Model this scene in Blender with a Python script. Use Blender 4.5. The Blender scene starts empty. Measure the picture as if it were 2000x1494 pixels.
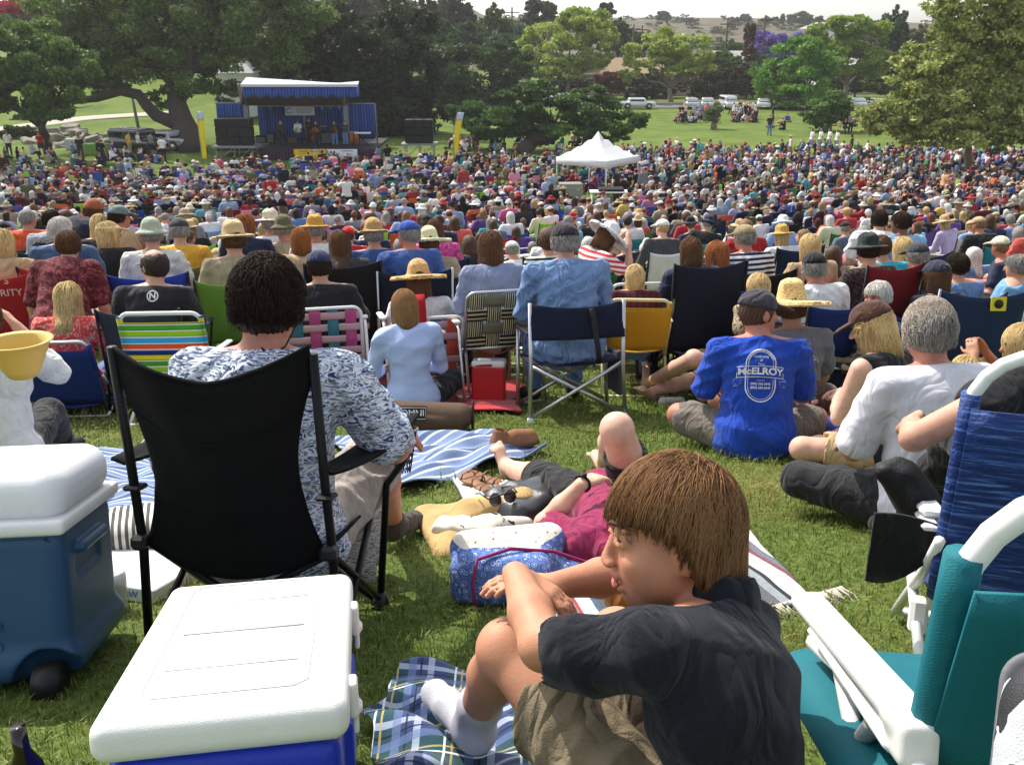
import bpy, math, random
import numpy as np
from mathutils import Vector, Matrix
from mathutils.bvhtree import BVHTree
random.seed(7); RNG = np.random.default_rng(7)
SC = bpy.context.scene
COL = SC.collection
R = math.radians
# ---------------------------------------------------------------- camera, sky, sun, exposure
F = 1880.0                      # focal length in pixels of the 2000 px wide photograph
PITCH = R(19.94)
SP, CP = math.sin(PITCH), math.cos(PITCH)
ZC = 8.04
cd = bpy.data.cameras.new('camera'); cam = bpy.data.objects.new('camera', cd); COL.objects.link(cam)
cd.sensor_width = 36; cd.lens = 36*F/2000; cd.clip_start = .05; cd.clip_end = 3000
cam.location = (0, 0, ZC); cam.rotation_euler = (R(90)-PITCH, 0, 0)
SC.camera = cam
SUN_AZ, SUN_EL = R(-42), R(50)   # azimuth measured from +Y (view direction), negative = left
w = bpy.data.worlds.new('World'); SC.world = w; w.use_nodes = True
nt = w.node_tree; bg = nt.nodes['Background']
sky = nt.nodes.new('ShaderNodeTexSky'); sky.sky_type = 'NISHITA'; sky.sun_disc = False
sky.sun_elevation = SUN_EL; sky.sun_rotation = SUN_AZ
sky.air_density = 1.0; sky.dust_density = 2.0; sky.ozone_density = 1.0; sky.altitude = 50
hsv = nt.nodes.new('ShaderNodeHueSaturation'); hsv.inputs['Saturation'].default_value = .35; hsv.inputs['Value'].default_value = 1.62
nt.links.new(sky.outputs[0], hsv.inputs['Color']); nt.links.new(hsv.outputs[0], bg.inputs[0]); bg.inputs[1].default_value = .15
sd = bpy.data.lights.new('sun', 'SUN'); sd.energy = 4.75; sd.angle = R(.5); sd.color = (1, .935, .83)
sun = bpy.data.objects.new('sun', sd); COL.objects.link(sun)
dv = Vector((math.sin(SUN_AZ)*math.cos(SUN_EL), math.cos(SUN_AZ)*math.cos(SUN_EL), math.sin(SUN_EL)))
sun.rotation_euler = dv.to_track_quat('Z', 'Y').to_euler()
SC.view_settings.view_transform = 'Standard'; SC.view_settings.look = 'None'
SC.view_settings.exposure = .33; SC.view_settings.gamma = 1
SC.cycles.max_bounces = 6; SC.cycles.transparent_max_bounces = 12
SC.cycles.sample_clamp_indirect = 6

# ---------------------------------------------------------------- where the ground is
_y = np.arange(-10, 60, .1); _sl = np.where(_y < 2.5, .27, np.where(_y < 6.3, .21, np.where(_y < 21, .165, .1145))); _sl = np.convolve(np.pad(_sl, 7, 'edge'), np.ones(15)/15, 'valid')
GY = _y; GD = np.cumsum(_sl)*.1; GD = GD-np.interp(0, GY, GD)+1.02; GD = GD+(8.04-np.interp(48, GY, GD))*np.clip((GY-21)/27, 0, 1.2)
def gz(x, y):
    x = np.asarray(x, float); y = np.asarray(y, float)
    n = np.interp(y, GY, GD)
    t = (y-48)/6.0; flat = 8.04
    n2 = np.where(t > 1, flat, np.where(t > -1, flat-.1145*6*.25*(1-t)**2, n))
    z = ZC-n2
    s1 = np.clip((y-76)/60, 0, 1)*np.clip((-x-10)/14, 0, 1)
    z = z+5.0*s1*s1*(3-2*s1)
    s2 = np.clip((y-150)/230, 0, 1); z = z+4.0*s2
    hx = np.exp(-((x-110)/150)**2)*.9+np.exp(-((x+160)/150)**2)*1.5
    s3 = np.clip((y-240)/260, 0, 1); z = z+(s3*s3*(3-2*s3))*(3+8*hx)
    z = z+.05*np.sin(x*.7+1)*np.sin(y*.31)*np.clip((y-8)/10, 0, 1)
    return z
def ray(px, py):
    u = (px-1000)/F; v = (py-747)/F
    return np.array([u, CP-v*SP, -(SP+v*CP)])
CAM = np.array([0, 0, ZC])
def W(px, py, Z): return CAM+ray(px, py)*Z            # a point at optical depth Z
def atD(px, py, D):
    r = ray(px, py); return CAM+r*(D/r[1])
def H(px, py, h=0.0):                                 # where a point h above the ground is seen at this pixel
    r = ray(px, py); lo, hi, above = .3, .3, False
    while hi < 900:
        hi *= 1.05
        p = CAM+r*hi; bel = p[2] < gz(p[0], p[1])+h
        if bel and above: break
        above = above or not bel; lo = hi
    for _ in range(40):
        m = (lo+hi)/2; p = CAM+r*m
        if p[2] < gz(p[0], p[1])+h: hi = m
        else: lo = m
    return CAM+r*hi
def G(px, py):
    p = H(px, py, 0); p[2] = gz(p[0], p[1]); return p
def px_of(p):
    d = np.asarray(p)-CAM; z = d[1]*CP-d[2]*SP; up = d[1]*SP+d[2]*CP
    return 1000+F*d[0]/z, 747-F*up/z
def nrm(v): v = np.asarray(v, float); return v/(np.linalg.norm(v)+1e-12)
A = lambda *v: np.array(v, float)

# ---------------------------------------------------------------- scene graph helpers
def thing(name, label, cat, loc=(0, 0, 0), rz=0., group=None, tilt=None):
    o = bpy.data.objects.new(name, None); COL.objects.link(o); o.empty_display_size = .1
    o.location = tuple(float(v) for v in loc); o.rotation_euler = (tilt[0] if tilt else 0, tilt[1] if tilt else 0, rz)
    tag(o, label, cat, group); return o
def tag(o, label=None, cat=None, group=None, kind=None):
    if label: o['label'] = label
    if cat: o['category'] = cat
    if group: o['group'] = group
    if kind: o['kind'] = kind
    return o
def link(name, me, parent=None, mats=()):
    o = bpy.data.objects.new(name, me); COL.objects.link(o)
    if parent: o.parent = parent
    for m in mats: me.materials.append(m)
    return o
def np_mesh(name, V, Fq, mats=(), smooth=True, mi=None, col=None):
    me = bpy.data.meshes.new(name); V = np.asarray(V, np.float32); Fq = np.asarray(Fq, np.int32)
    k = Fq.shape[1]; me.vertices.add(len(V)); me.vertices.foreach_set('co', V.ravel())
    me.loops.add(Fq.size); me.loops.foreach_set('vertex_index', Fq.ravel())
    me.polygons.add(len(Fq)); me.polygons.foreach_set('loop_start', np.arange(0, Fq.size, k, dtype=np.int32))
    me.polygons.foreach_set('use_smooth', np.full(len(Fq), smooth))
    if mi is not None: me.polygons.foreach_set('material_index', np.asarray(mi, np.int32))
    if col is not None:
        a = me.color_attributes.new('Col', 'FLOAT_COLOR', 'POINT')
        c = np.ones((len(V), 4), np.float32); c[:, :3] = col; a.data.foreach_set('color', c.ravel())
    for m in mats: me.materials.append(m)
    me.update(calc_edges=True); me.validate(); return me
def npo(name, V, Fq, mat, parent=None, smooth=True, col=None):
    return link(name, np_mesh(name, V, Fq, [mat] if mat else (), smooth, col=col), parent)

class MB:                                             # collects simple shapes, builds ONE mesh object
    def __init__(s): s.v = []; s.f = []; s.sm = []
    def add(s, V, Fc, smooth=False, M=None):
        b = len(s.v); V = np.asarray(V, float)
        if M is not None: M = np.array(M); V = V@M[:3, :3].T+M[:3, 3]
        s.v += [tuple(p) for p in V]; s.f += [tuple(int(i)+b for i in q) for q in Fc]; s.sm += [smooth]*len(Fc); return s
    def box(s, c, size, bev=0., M=None, rot=None):
        hx, hy, hz = [q/2 for q in size]; b = min(bev, hx*.9, hy*.9, hz*.9); V = []; 
        if b <= 0:
            V = [(x*hx, y*hy, z*hz) for x in(-1, 1) for y in(-1, 1) for z in(-1, 1)]
            Fc = [(0, 1, 3, 2), (4, 6, 7, 5), (0, 4, 5, 1), (2, 3, 7, 6), (0, 2, 6, 4), (1, 5, 7, 3)]
        else:
            idx = {}
            for x in(-1, 1):
                for y in(-1, 1):
                    for z in(-1, 1):
                        for a in range(3):
                            p = [x*(hx-b), y*(hy-b), z*(hz-b)]; p[a] += b*(x, y, z)[a]
                            idx[(x, y, z, a)] = len(V); V.append(tuple(p))
            Fc = []
            for a in range(3):
                o = [i for i in range(3) if i != a]
                for sg in(-1, 1):
                    q = []
                    for (p1, p2) in((-1, -1), (1, -1), (1, 1), (-1, 1)):
                        k = [0, 0, 0]; k[a] = sg; k[o[0]] = p1; k[o[1]] = p2; q.append(idx[(*k, a)])
                    Fc.append(q)
                for p1 in(-1, 1):
                    for p2 in(-1, 1):
                        k0 = [0, 0, 0]; k0[o[0]] = p1; k0[o[1]] = p2; k1 = list(k0); k0[a] = -1; k1[a] = 1
                        Fc.append([idx[(*k0, o[0])], idx[(*k1, o[0])], idx[(*k1, o[1])], idx[(*k0, o[1])]])
            for x in(-1, 1):
                for y in(-1, 1):
                    for z in(-1, 1): Fc.append([idx[(x, y, z, a)] for a in range(3)])
            V = np.array(V); out = []
            for q in Fc:
                P = V[list(q)]; n = np.cross(P[1]-P[0], P[2]-P[0])
                out.append(q if n@P.mean(0) > 0 else q[::-1])
            Fc = out
        V = np.array(V, float)
        if rot is not None: V = V@np.array(rot).T
        return s.add(V+np.array(c), Fc, False, M)
    def tube(s, P, r, n=8, M=None, closed=False, flat=None):
        P = [np.array(p, float) for p in P]; m = len(P); r = [r]*m if np.isscalar(r) else list(r); V = []
        up = None
        for i, p in enumerate(P):
            t = nrm((P[(i+1) % m] if (closed or i < m-1) else p)-(P[i-1] if (closed or i > 0) else p))
            if up is None: up = A(0, 0, 1) if abs(t[2]) < .9 else A(1, 0, 0)
            a = nrm(np.cross(t, up)); b = np.cross(a, t); up = b
            for k in range(n):
                an = 2*math.pi*k/n; V.append(p+a*r[i]*math.cos(an)+b*r[i]*math.sin(an)*(flat or 1))
        Fc = []
        for i in range(m if closed else m-1):
            j = (i+1) % m
            for k in range(n): Fc.append((i*n+k, i*n+(k+1) % n, j*n+(k+1) % n, j*n+k))
        if not closed: Fc += [tuple(range(n))[::-1], tuple((m-1)*n+k for k in range(n))]
        return s.add(V, Fc, True, M)
    def lathe(s, prof, c=(0, 0, 0), n=24, M=None, sy=1.):
        V = []; Fc = []; m = len(prof)
        for (r, z) in prof:
            for k in range(n):
                a = 2*math.pi*k/n; V.append((c[0]+r*math.cos(a), c[1]+r*sy*math.sin(a), c[2]+z))
        for i in range(m-1):
            for k in range(n): Fc.append((i*n+k, i*n+(k+1) % n, (i+1)*n+(k+1) % n, (i+1)*n+k))
        if prof[0][0] > 1e-4: Fc.append(tuple(range(n))[::-1])
        if prof[-1][0] > 1e-4: Fc.append(tuple((m-1)*n+k for k in range(n)))
        return s.add(V, Fc, True, M)
    def sheet(s, P, th=.003, M=None):                 # P[u][v] -> a cloth with thickness
        P = np.array(P, float); nu, nv = P.shape[:2]
        du = np.gradient(P, axis=0); dv_ = np.gradient(P, axis=1); N = np.cross(du, dv_); N /= np.linalg.norm(N, axis=2, keepdims=True)+1e-9
        V = np.concatenate([(P+N*th/2).reshape(-1, 3), (P-N*th/2).reshape(-1, 3)]); o = nu*nv; Fc = []
        for i in range(nu-1):
            for j in range(nv-1):
                a = i*nv+j; Fc.append((a, a+nv, a+nv+1, a+1)); Fc.append((o+a, o+a+1, o+a+nv+1, o+a+nv))
        for i in range(nu-1):
            a = i*nv; Fc.append((a, o+a, o+a+nv, a+nv)); a = i*nv+nv-1; Fc.append((a, a+nv, o+a+nv, o+a))
        for j in range(nv-1):
            a = j; Fc.append((a, a+1, o+a+1, o+a)); a = (nu-1)*nv+j; Fc.append((a, o+a, o+a+1, a+1))
        return s.add(V, Fc, True, M)
    def prism(s, poly, y0, y1, M=None):               # poly in (x,z), extruded in y
        n = len(poly); V = [(x, y0, z) for x, z in poly]+[(x, y1, z) for x, z in poly]
        Fc = [tuple(range(n)), tuple(range(2*n-1, n-1, -1))]+[(i, (i+1) % n+0, (i+1) % n+n, i+n)[::-1] for i in range(n)]
        return s.add(V, Fc, False, M)
    def mesh(s, name, mats=()):
        me = bpy.data.meshes.new(name); me.from_pydata(s.v, [], s.f); me.polygons.foreach_set('use_smooth', s.sm)
        for m in mats: me.materials.append(m)
        me.update(); return me
    def build(s, name, mat, parent=None): return link(name, s.mesh(name, [mat]), parent)
def rotz(a): c, s = math.cos(a), math.sin(a); return np.array([[c, -s, 0], [s, c, 0], [0, 0, 1.]])
def rotx(a): c, s = math.cos(a), math.sin(a); return np.array([[1., 0, 0], [0, c, -s], [0, s, c]])
def roty(a): c, s = math.cos(a), math.sin(a); return np.array([[c, 0, s], [0, 1., 0], [-s, 0, c]])

# ---------------------------------------------------------------- signed distance modelling: blended shapes -> one smooth skin
class Sdf:
    def __init__(s): s.p = []
    def cap(s, a, b, ra, rb=None, k=.02, flat=None, mode='u'):
        a = np.asarray(a, float); b = np.asarray(b, float); rb = ra if rb is None else rb
        r = max(ra, rb); s.p.append(('c', np.minimum(a, b)-r-k, np.maximum(a, b)+r+k, (a, b, ra, rb, flat), k, mode)); return s
    def ell(s, c, r, rot=None, k=.02, mode='u'):
        c = np.asarray(c, float); r = np.asarray(r, float); m = r.max()
        s.p.append(('e', c-m-k, c+m+k, (c, r, np.eye(3) if rot is None else np.array(rot)), k, mode)); return s
    def box(s, c, half, rnd=.01, rot=None, k=.005, mode='u'):
        c = np.asarray(c, float); half = np.asarray(half, float); m = np.linalg.norm(half)
        e = half if rot is None else np.full(3, m)
        s.p.append(('b', c-e-k, c+e+k, (c, half, rnd, np.eye(3) if rot is None else np.array(rot)), k, mode)); return s
    def plane(s, p, n):                               # keep what lies behind the plane
        s.p.append(('h', None, None, (np.asarray(p, float), nrm(n)), 0, 'i')); return s
    def build(s, h, disp=None, smooth=0):
        lo = np.min([q[1] for q in s.p if q[5] == 'u'], 0)-3*h-.01; hi = np.max([q[2] for q in s.p if q[5] == 'u'], 0)+3*h+.01
        n = np.ceil((hi-lo)/h).astype(int)+1; ax = [lo[i]+h*np.arange(n[i]) for i in range(3)]
        f = np.full(n, .5, np.float32)
        for kind, l, u, a, k, mode in s.p:
            if l is None: sl = [slice(0, n[i]) for i in range(3)]
            else: sl = [slice(max(0, int((l[i]-3*h-lo[i])/h)), min(n[i], int((u[i]+3*h-lo[i])/h)+2)) for i in range(3)]
            sl = tuple(sl)
            X = ax[0][sl[0]][:, None, None]; Y = ax[1][sl[1]][None, :, None]; Z = ax[2][sl[2]][None, None, :]
            if X.size == 0 or Y.size == 0 or Z.size == 0: continue
            if kind == 'c':
                p, q, ra, rb, fl = a; x, y, z = X-p[0], Y-p[1], Z-p[2]; d = q-p
                if fl is not None:
                    nn, sc = fl; e = (x*nn[0]+y*nn[1]+z*nn[2])*(1/sc-1); x = x+nn[0]*e; y = y+nn[1]*e; z = z+nn[2]*e; d = d+nn*((d@nn)*(1/sc-1))
                L = d@d+1e-12; t = np.clip((x*d[0]+y*d[1]+z*d[2])/L, 0, 1)
                D = np.sqrt((x-t*d[0])**2+(y-t*d[1])**2+(z-t*d[2])**2)-(ra+(rb-ra)*t)
            elif kind == 'h': D = (X-a[0][0])*a[1][0]+(Y-a[0][1])*a[1][1]+(Z-a[0][2])*a[1][2]
            else:
                M = a[-1]; x, y, z = X-a[0][0], Y-a[0][1], Z-a[0][2]
                lx = x*M[0, 0]+y*M[1, 0]+z*M[2, 0]; ly = x*M[0, 1]+y*M[1, 1]+z*M[2, 1]; lz = x*M[0, 2]+y*M[1, 2]+z*M[2, 2]
                if kind == 'e':
                    r = a[1]; k0 = np.sqrt((lx/r[0])**2+(ly/r[1])**2+(lz/r[2])**2); k1 = np.sqrt((lx/r[0]**2)**2+(ly/r[1]**2)**2+(lz/r[2]**2)**2)+1e-9
                    D = k0*(k0-1)/k1
                else:
                    hf, rd = a[1], a[2]; qx, qy, qz = np.abs(lx)-hf[0]+rd, np.abs(ly)-hf[1]+rd, np.abs(lz)-hf[2]+rd
                    D = np.sqrt(np.maximum(qx, 0)**2+np.maximum(qy, 0)**2+np.maximum(qz, 0)**2)+np.minimum(np.maximum(qx, np.maximum(qy, qz)), 0)-rd
            g = f[sl]
            if mode == 'u':
                if k > 0: t = np.clip(.5+.5*(g-D)/k, 0, 1); g = g*(1-t)+D*t-k*t*(1-t)
                else: g = np.minimum(g, D)
            elif mode == 's':
                if k > 0: t = np.clip(.5-.5*(g+D)/k, 0, 1); g = g*(1-t)-D*t+k*t*(1-t)
                else: g = np.maximum(g, -D)
            else: g = np.maximum(g, D)
            f[sl] = g
        if disp is not None:
            f = f+disp(ax[0][:, None, None], ax[1][None, :, None], ax[2][None, None, :]).astype(np.float32)
        V, Q = surfnet(f, lo, h)
        for _ in range(smooth): V = relax(V, Q)
        return V, Q
def surfnet(f, org, h):
    s = f < 0; nx, ny, nz = f.shape
    cnt = np.zeros((nx-1, ny-1, nz-1), np.int8)
    for i in(0, 1):
        for j in(0, 1):
            for k in(0, 1): cnt += s[i:nx-1+i, j:ny-1+j, k:nz-1+k]
    mix = (cnt > 0) & (cnt < 8); idx = np.argwhere(mix); mp = np.full(mix.shape, -1, np.int32); mp[mix] = np.arange(len(idx))
    P = np.zeros((len(idx), 3)); Wt = np.zeros(len(idx))
    cs = [(i, j, k) for i in(0, 1) for j in(0, 1) for k in(0, 1)]
    for a in cs:
        for ax in range(3):
            if a[ax]: continue
            b = list(a); b[ax] = 1
            fa = f[idx[:, 0]+a[0], idx[:, 1]+a[1], idx[:, 2]+a[2]]; fb = f[idx[:, 0]+b[0], idx[:, 1]+b[1], idx[:, 2]+b[2]]
            c = (fa < 0) != (fb < 0); t = np.where(c, fa/(fa-fb+1e-20), 0)
            for q in range(3): P[:, q] += c*(a[q]+(t if q == ax else 0))
            Wt += c
    V = np.asarray(org)+h*(idx+P/np.maximum(Wt, 1)[:, None]); Q = []
    for ax in range(3):
        o1, o2 = (ax+1) % 3, (ax+2) % 3
        s0 = [slice(None)]*3; s1 = [slice(None)]*3; s0[ax] = slice(0, -1); s1[ax] = slice(1, None)
        a, b = s[tuple(s0)], s[tuple(s1)]; e = np.argwhere(a != b)
        m = (e[:, o1] > 0) & (e[:, o2] > 0) & (e[:, o1] < f.shape[o1]-1) & (e[:, o2] < f.shape[o2]-1); e = e[m]
        ins = a[e[:, 0], e[:, 1], e[:, 2]]
        def cell(d1, d2):
            c = e.copy(); c[:, o1] -= d1; c[:, o2] -= d2; return mp[c[:, 0], c[:, 1], c[:, 2]]
        q = np.stack([cell(1, 1), cell(0, 1), cell(0, 0), cell(1, 0)], 1); q[~ins] = q[~ins][:, ::-1]; Q.append(q)
    return V, np.concatenate(Q)
def relax(V, Q):
    acc = np.zeros_like(V); n = np.zeros(len(V))
    for i in range(4):
        a, b = Q[:, i], Q[:, (i+1) % 4]; np.add.at(acc, a, V[b]); np.add.at(n, a, 1)
    return V*.5+.5*acc/np.maximum(n, 1)[:, None]
def folds(amp, fr=1., seed=0, dirs=None):             # cloth creases as displacement
    rg = np.random.default_rng(seed); ks = []
    for i in range(4):
        d = nrm(rg.normal(size=3)) if dirs is None else nrm(np.array(dirs[i % len(dirs)])+rg.normal(size=3)*.25)
        e = nrm(rg.normal(size=3)); ks.append((d*fr*rg.uniform(22, 46), e*fr*rg.uniform(5, 10), rg.uniform(0, 6.28), rg.uniform(.8, 1.5), nrm(rg.normal(size=3))*fr*8, rg.uniform(0, 6)))
    def fn(X, Y, Z):
        o = 0
        for d, e, ph, wp, g, p2 in ks:
            wv = np.sin(X*d[0]+Y*d[1]+Z*d[2]+ph+wp*np.sin(X*e[0]+Y*e[1]+Z*e[2]+p2))
            m = np.clip(np.sin(X*g[0]+Y*g[1]+Z*g[2]+p2)*.9+.35, 0, 1); o = o+m*(np.abs(wv)-.5)
        return o*amp
    return fn

# ---------------------------------------------------------------- materials
_mc = {}
def hexc(s):
    s = s.lstrip('#'); c = [int(s[i:i+2], 16)/255 for i in(0, 2, 4)]
    return tuple((x/12.92 if x <= .04045 else ((x+.055)/1.055)**2.4) for x in c)
def lin(c): return hexc(c) if isinstance(c, str) else tuple(c)
def N(nt, t, **kw):
    n = nt.nodes.new('ShaderNode'+t)
    for k, v in kw.items():
        if k.startswith('i_'):
            q = k[2:]; q = int(q) if q.isdigit() else q.replace('_', ' '); n.inputs[q].default_value = v
        else: setattr(n, k, v)
    return n
def ramp(nt, fac, stops, interp='LINEAR'):
    r = nt.nodes.new('ShaderNodeValToRGB'); r.color_ramp.interpolation = interp; el = r.color_ramp.elements
    while len(el) < len(stops): el.new(.5)
    for e, (p, c) in zip(el, stops): e.position = p; e.color = (c, c, c, 1) if isinstance(c, (int, float)) else (*lin(c), 1)
    nt.links.new(fac, r.inputs[0]); return r.outputs[0]
def coords(nt, scale=(1, 1, 1), kind='Object', rot=(0, 0, 0)):
    tc = nt.nodes.new('ShaderNodeTexCoord'); mp = nt.nodes.new('ShaderNodeMapping')
    mp.inputs['Scale'].default_value = scale; mp.inputs['Rotation'].default_value = rot
    nt.links.new(tc.outputs[kind], mp.inputs[0]); return mp.outputs[0]
def mixc(nt, fac, a, b, bt='MIX'):
    m = nt.nodes.new('ShaderNodeMix'); m.data_type = 'RGBA'; m.blend_type = bt
    for s, v in((m.inputs[0], fac), (m.inputs[6], a), (m.inputs[7], b)):
        if isinstance(v, bpy.types.NodeSocket): nt.links.new(v, s)
        elif s == m.inputs[0]: s.default_value = v
        else: s.default_value = (*lin(v), 1)
    return m.outputs[2]
def mth(nt, op, a, b=0., c=0.):
    m = nt.nodes.new('ShaderNodeMath'); m.operation = op
    for i, v in enumerate((a, b, c)):
        if isinstance(v, bpy.types.NodeSocket): nt.links.new(v, m.inputs[i])
        else: m.inputs[i].default_value = v
    return m.outputs[0]
def mat(name, col='#808080', rough=.8, metal=0., spec=.35, var=.18, vs=9., bump=.0, bs=120., trans=0., pat=None, attr=False, coat=0., sheen=0., emit=0., alpha=1., sss=0., tcol=None, cs='Object', wr=0.):
    if name in _mc: return _mc[name]
    m = bpy.data.materials.new(name); m.use_nodes = True; nt = m.node_tree; b = nt.nodes['Principled BSDF']; _mc[name] = m
    c = lin(col); co = coords(nt, kind=cs)
    if pat: cs_ = pat(nt, co)
    elif attr: cs_ = N(nt, 'VertexColor', layer_name='Col').outputs[0]
    else:
        n = N(nt, 'RGB'); n.outputs[0].default_value = (*c, 1); cs_ = n.outputs[0]
    if var > 0:
        nz = N(nt, 'TexNoise', i_Scale=vs, i_Detail=4., i_Roughness=.65); nt.links.new(co, nz.inputs[0])
        rr = ramp(nt, nz.outputs[0], [(.3, 1-var), (.7, 1.0)]); cs_ = mixc(nt, 1., cs_, rr, 'MULTIPLY')
    nt.links.new(cs_, b.inputs['Base Color'])
    b.inputs['Roughness'].default_value = rough; b.inputs['Metallic'].default_value = metal; b.inputs['Specular IOR Level'].default_value = spec
    b.inputs['Coat Weight'].default_value = coat; b.inputs['Sheen Weight'].default_value = sheen
    if sss: b.inputs['Subsurface Weight'].default_value = sss; b.inputs['Subsurface Radius'].default_value = (.02, .008, .004); b.inputs['Subsurface Scale'].default_value = .5
    if emit: b.inputs['Emission Color'].default_value = (*c, 1); b.inputs['Emission Strength'].default_value = emit
    if alpha < 1: b.inputs['Alpha'].default_value = alpha
    if bump:
        nz = N(nt, 'TexNoise', i_Scale=bs, i_Detail=3.); nt.links.new(co, nz.inputs[0])
        bp = N(nt, 'Bump', i_Strength=bump, i_Distance=.01); nt.links.new(nz.outputs[0], bp.inputs['Height']); nt.links.new(bp.outputs[0], b.inputs['Normal'])
        if wr:                                        # soft creases of worn cloth
            mp = N(nt, 'Mapping'); mp.inputs['Scale'].default_value = (1, 1, .6); mp.inputs['Rotation'].default_value = (.4, .5, .2); nt.links.new(co, mp.inputs[0])
            n2 = N(nt, 'TexNoise', i_Scale=8., i_Detail=2.5, i_Roughness=.45, i_Distortion=1.3); nt.links.new(mp.outputs[0], n2.inputs[0]); rd = mth(nt, 'ABSOLUTE', mth(nt, 'SUBTRACT', n2.outputs[0], .5))
            b2 = N(nt, 'Bump', i_Strength=wr, i_Distance=.09); nt.links.new(rd, b2.inputs['Height']); nt.links.new(b2.outputs[0], bp.inputs['Normal'])
    if trans:
        t = N(nt, 'BsdfTranslucent'); nt.links.new(cs_, t.inputs[0]); mx = N(nt, 'MixShader', i_0=trans)
        nt.links.new(b.outputs[0], mx.inputs[1]); nt.links.new(t.outputs[0], mx.inputs[2]); nt.links.new(mx.outputs[0], nt.nodes['Material Output'].inputs[0])
    return m
def cloth(c, trans=0.): return mat('cloth_'+c.strip('#')+('t' if trans else ''), c, .9, var=.22, vs=14, bump=.25, bs=260, trans=trans, sheen=.1, wr=.6)
def stripes(cols, axis=2, scale=1., wob=0., kind=None):   # cols: list of (width, colour) repeated
    tot = sum(q[0] for q in cols)
    def pat(nt, co):
        sx = N(nt, 'SeparateXYZ'); nt.links.new(co, sx.inputs[0]); v = sx.outputs[axis]
        if wob:
            nz = N(nt, 'TexNoise', i_Scale=6.); nt.links.new(co, nz.inputs[0]); v = mth(nt, 'ADD', v, mth(nt, 'MULTIPLY', nz.outputs[0], wob))
        v = mth(nt, 'FRACT', mth(nt, 'MULTIPLY', v, scale/tot)); st = []; a = 0
        for wd, c in cols: st.append((a/tot, c)); a += wd
        return ramp(nt, v, st, 'CONSTANT')
    return pat
def plaid(base, lines, axes=(0, 1)):                  # lines: (axis index, period, width, colour, alpha)
    def pat(nt, co):
        sx = N(nt, 'SeparateXYZ'); nt.links.new(co, sx.inputs[0]); cur = N(nt, 'RGB'); cur.outputs[0].default_value = (*lin(base), 1); cur = cur.outputs[0]
        for ax, per, off, wd, c, al in lines:
            t = mth(nt, 'FRACT', mth(nt, 'ADD', mth(nt, 'MULTIPLY', sx.outputs[axes[ax]], 1/per), off))
            cur = mixc(nt, mth(nt, 'MULTIPLY', mth(nt, 'LESS_THAN', t, wd), al), cur, c)
        return cur
    return pat
def blotch(cols, scale=12., dist=2.5, stretch=(1, 1, 1), interp='CONSTANT'):  # printed leafy cloth
    def pat(nt, co):
        mp = N(nt, 'Mapping'); mp.inputs['Scale'].default_value = stretch; nt.links.new(co, mp.inputs[0])
        nz = N(nt, 'TexNoise', i_Scale=scale, i_Detail=3., i_Distortion=dist); nt.links.new(mp.outputs[0], nz.inputs[0])
        return ramp(nt, nz.outputs[0], cols, interp)
    return pat
SKIN = {k: mat('skin_'+k, c, .55, spec=.4, var=.22, vs=24, bump=.12, bs=260, sss=.1) for k, c in
        dict(pale='#dcaf98', fair='#c6957b', tan='#ad7a5c', ruddy='#ba7c68', brown='#75503c').items()}
def hair_pat(c):
    a = np.array(lin(c))
    def pat(nt, co):
        mp = N(nt, 'Mapping'); mp.inputs['Scale'].default_value = (95, 95, 11); nt.links.new(co, mp.inputs[0]); nz = N(nt, 'TexNoise', i_Scale=1., i_Detail=5., i_Roughness=.7, i_Distortion=.6); nt.links.new(mp.outputs[0], nz.inputs[0])
        return ramp(nt, nz.outputs[0], [(.3, tuple(a*.38)), (.5, tuple(a)), (.72, tuple(np.minimum(a*1.7, .9)))])
    return pat
HAIRC = {k: mat('hair_'+k, c, .6, spec=.3, var=.25, vs=9, bump=.5, bs=160, pat=hair_pat(c)) for k, c in
         dict(dark='#2a1d17', brown='#4d3423', light='#7d5c3f', blond='#b0905f', red='#6a3d24', grey='#85807a', white='#cfcac2').items()}
alu = mat('aluminium', '#c2c4c6', .3, .9, var=.05)
steel_dark = mat('dark_steel_tube', '#1a1b1d', .4, .6, var=.1)
white_tube = mat('white_tube', '#dedfdc', .35, 0, var=.06)
black_plastic = mat('black_plastic', '#161616', .45, 0, var=.1)
white_plastic = mat('white_plastic', '#e4e4e2', .4, 0, var=.05, bump=.12, bs=500)
def text_mesh(txt, size, bold=0., ext=.0005, align='CENTER', sx=1.):
    cu = bpy.data.curves.new('t', 'FONT'); cu.body = txt; cu.size = size; cu.extrude = ext; cu.offset = bold; cu.align_x = align; cu.align_y = 'CENTER'; cu.resolution_u = 3
    o = bpy.data.objects.new('t', cu); COL.objects.link(o); bpy.context.view_layer.update()
    me = bpy.data.meshes.new_from_object(o.evaluated_get(bpy.context.evaluated_depsgraph_get())); bpy.data.objects.remove(o); bpy.data.curves.remove(cu)
    for v in me.vertices: v.co.x *= sx
    return me
def text_on(name, parent, M, mat_, lines, size, gap=1.15, bold=0., sx=1., ext=.0006):   # flat lettering, M places its XY plane
    V = []; Fc = []
    for i, l in enumerate(lines):
        me = text_mesh(l, size, bold, ext, sx=sx); b = len(V)
        V += [(v.co.x, v.co.y-(i-(len(lines)-1)/2)*size*gap, v.co.z) for v in me.vertices]; Fc += [tuple(j+b for j in p.vertices) for p in me.polygons]; bpy.data.meshes.remove(me)
    mb = MB(); mb.add(V, Fc, False, M); return mb.build(name, mat_, parent)
def M4(loc, Rm=None):
    m = np.eye(4); m[:3, 3] = loc
    if Rm is not None: m[:3, :3] = Rm
    return m
def plane_M(o, right, up): r = nrm(right); n = nrm(np.cross(r, up)); u = np.cross(n, r); return M4(o, np.stack([r, u, n], 1))
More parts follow.
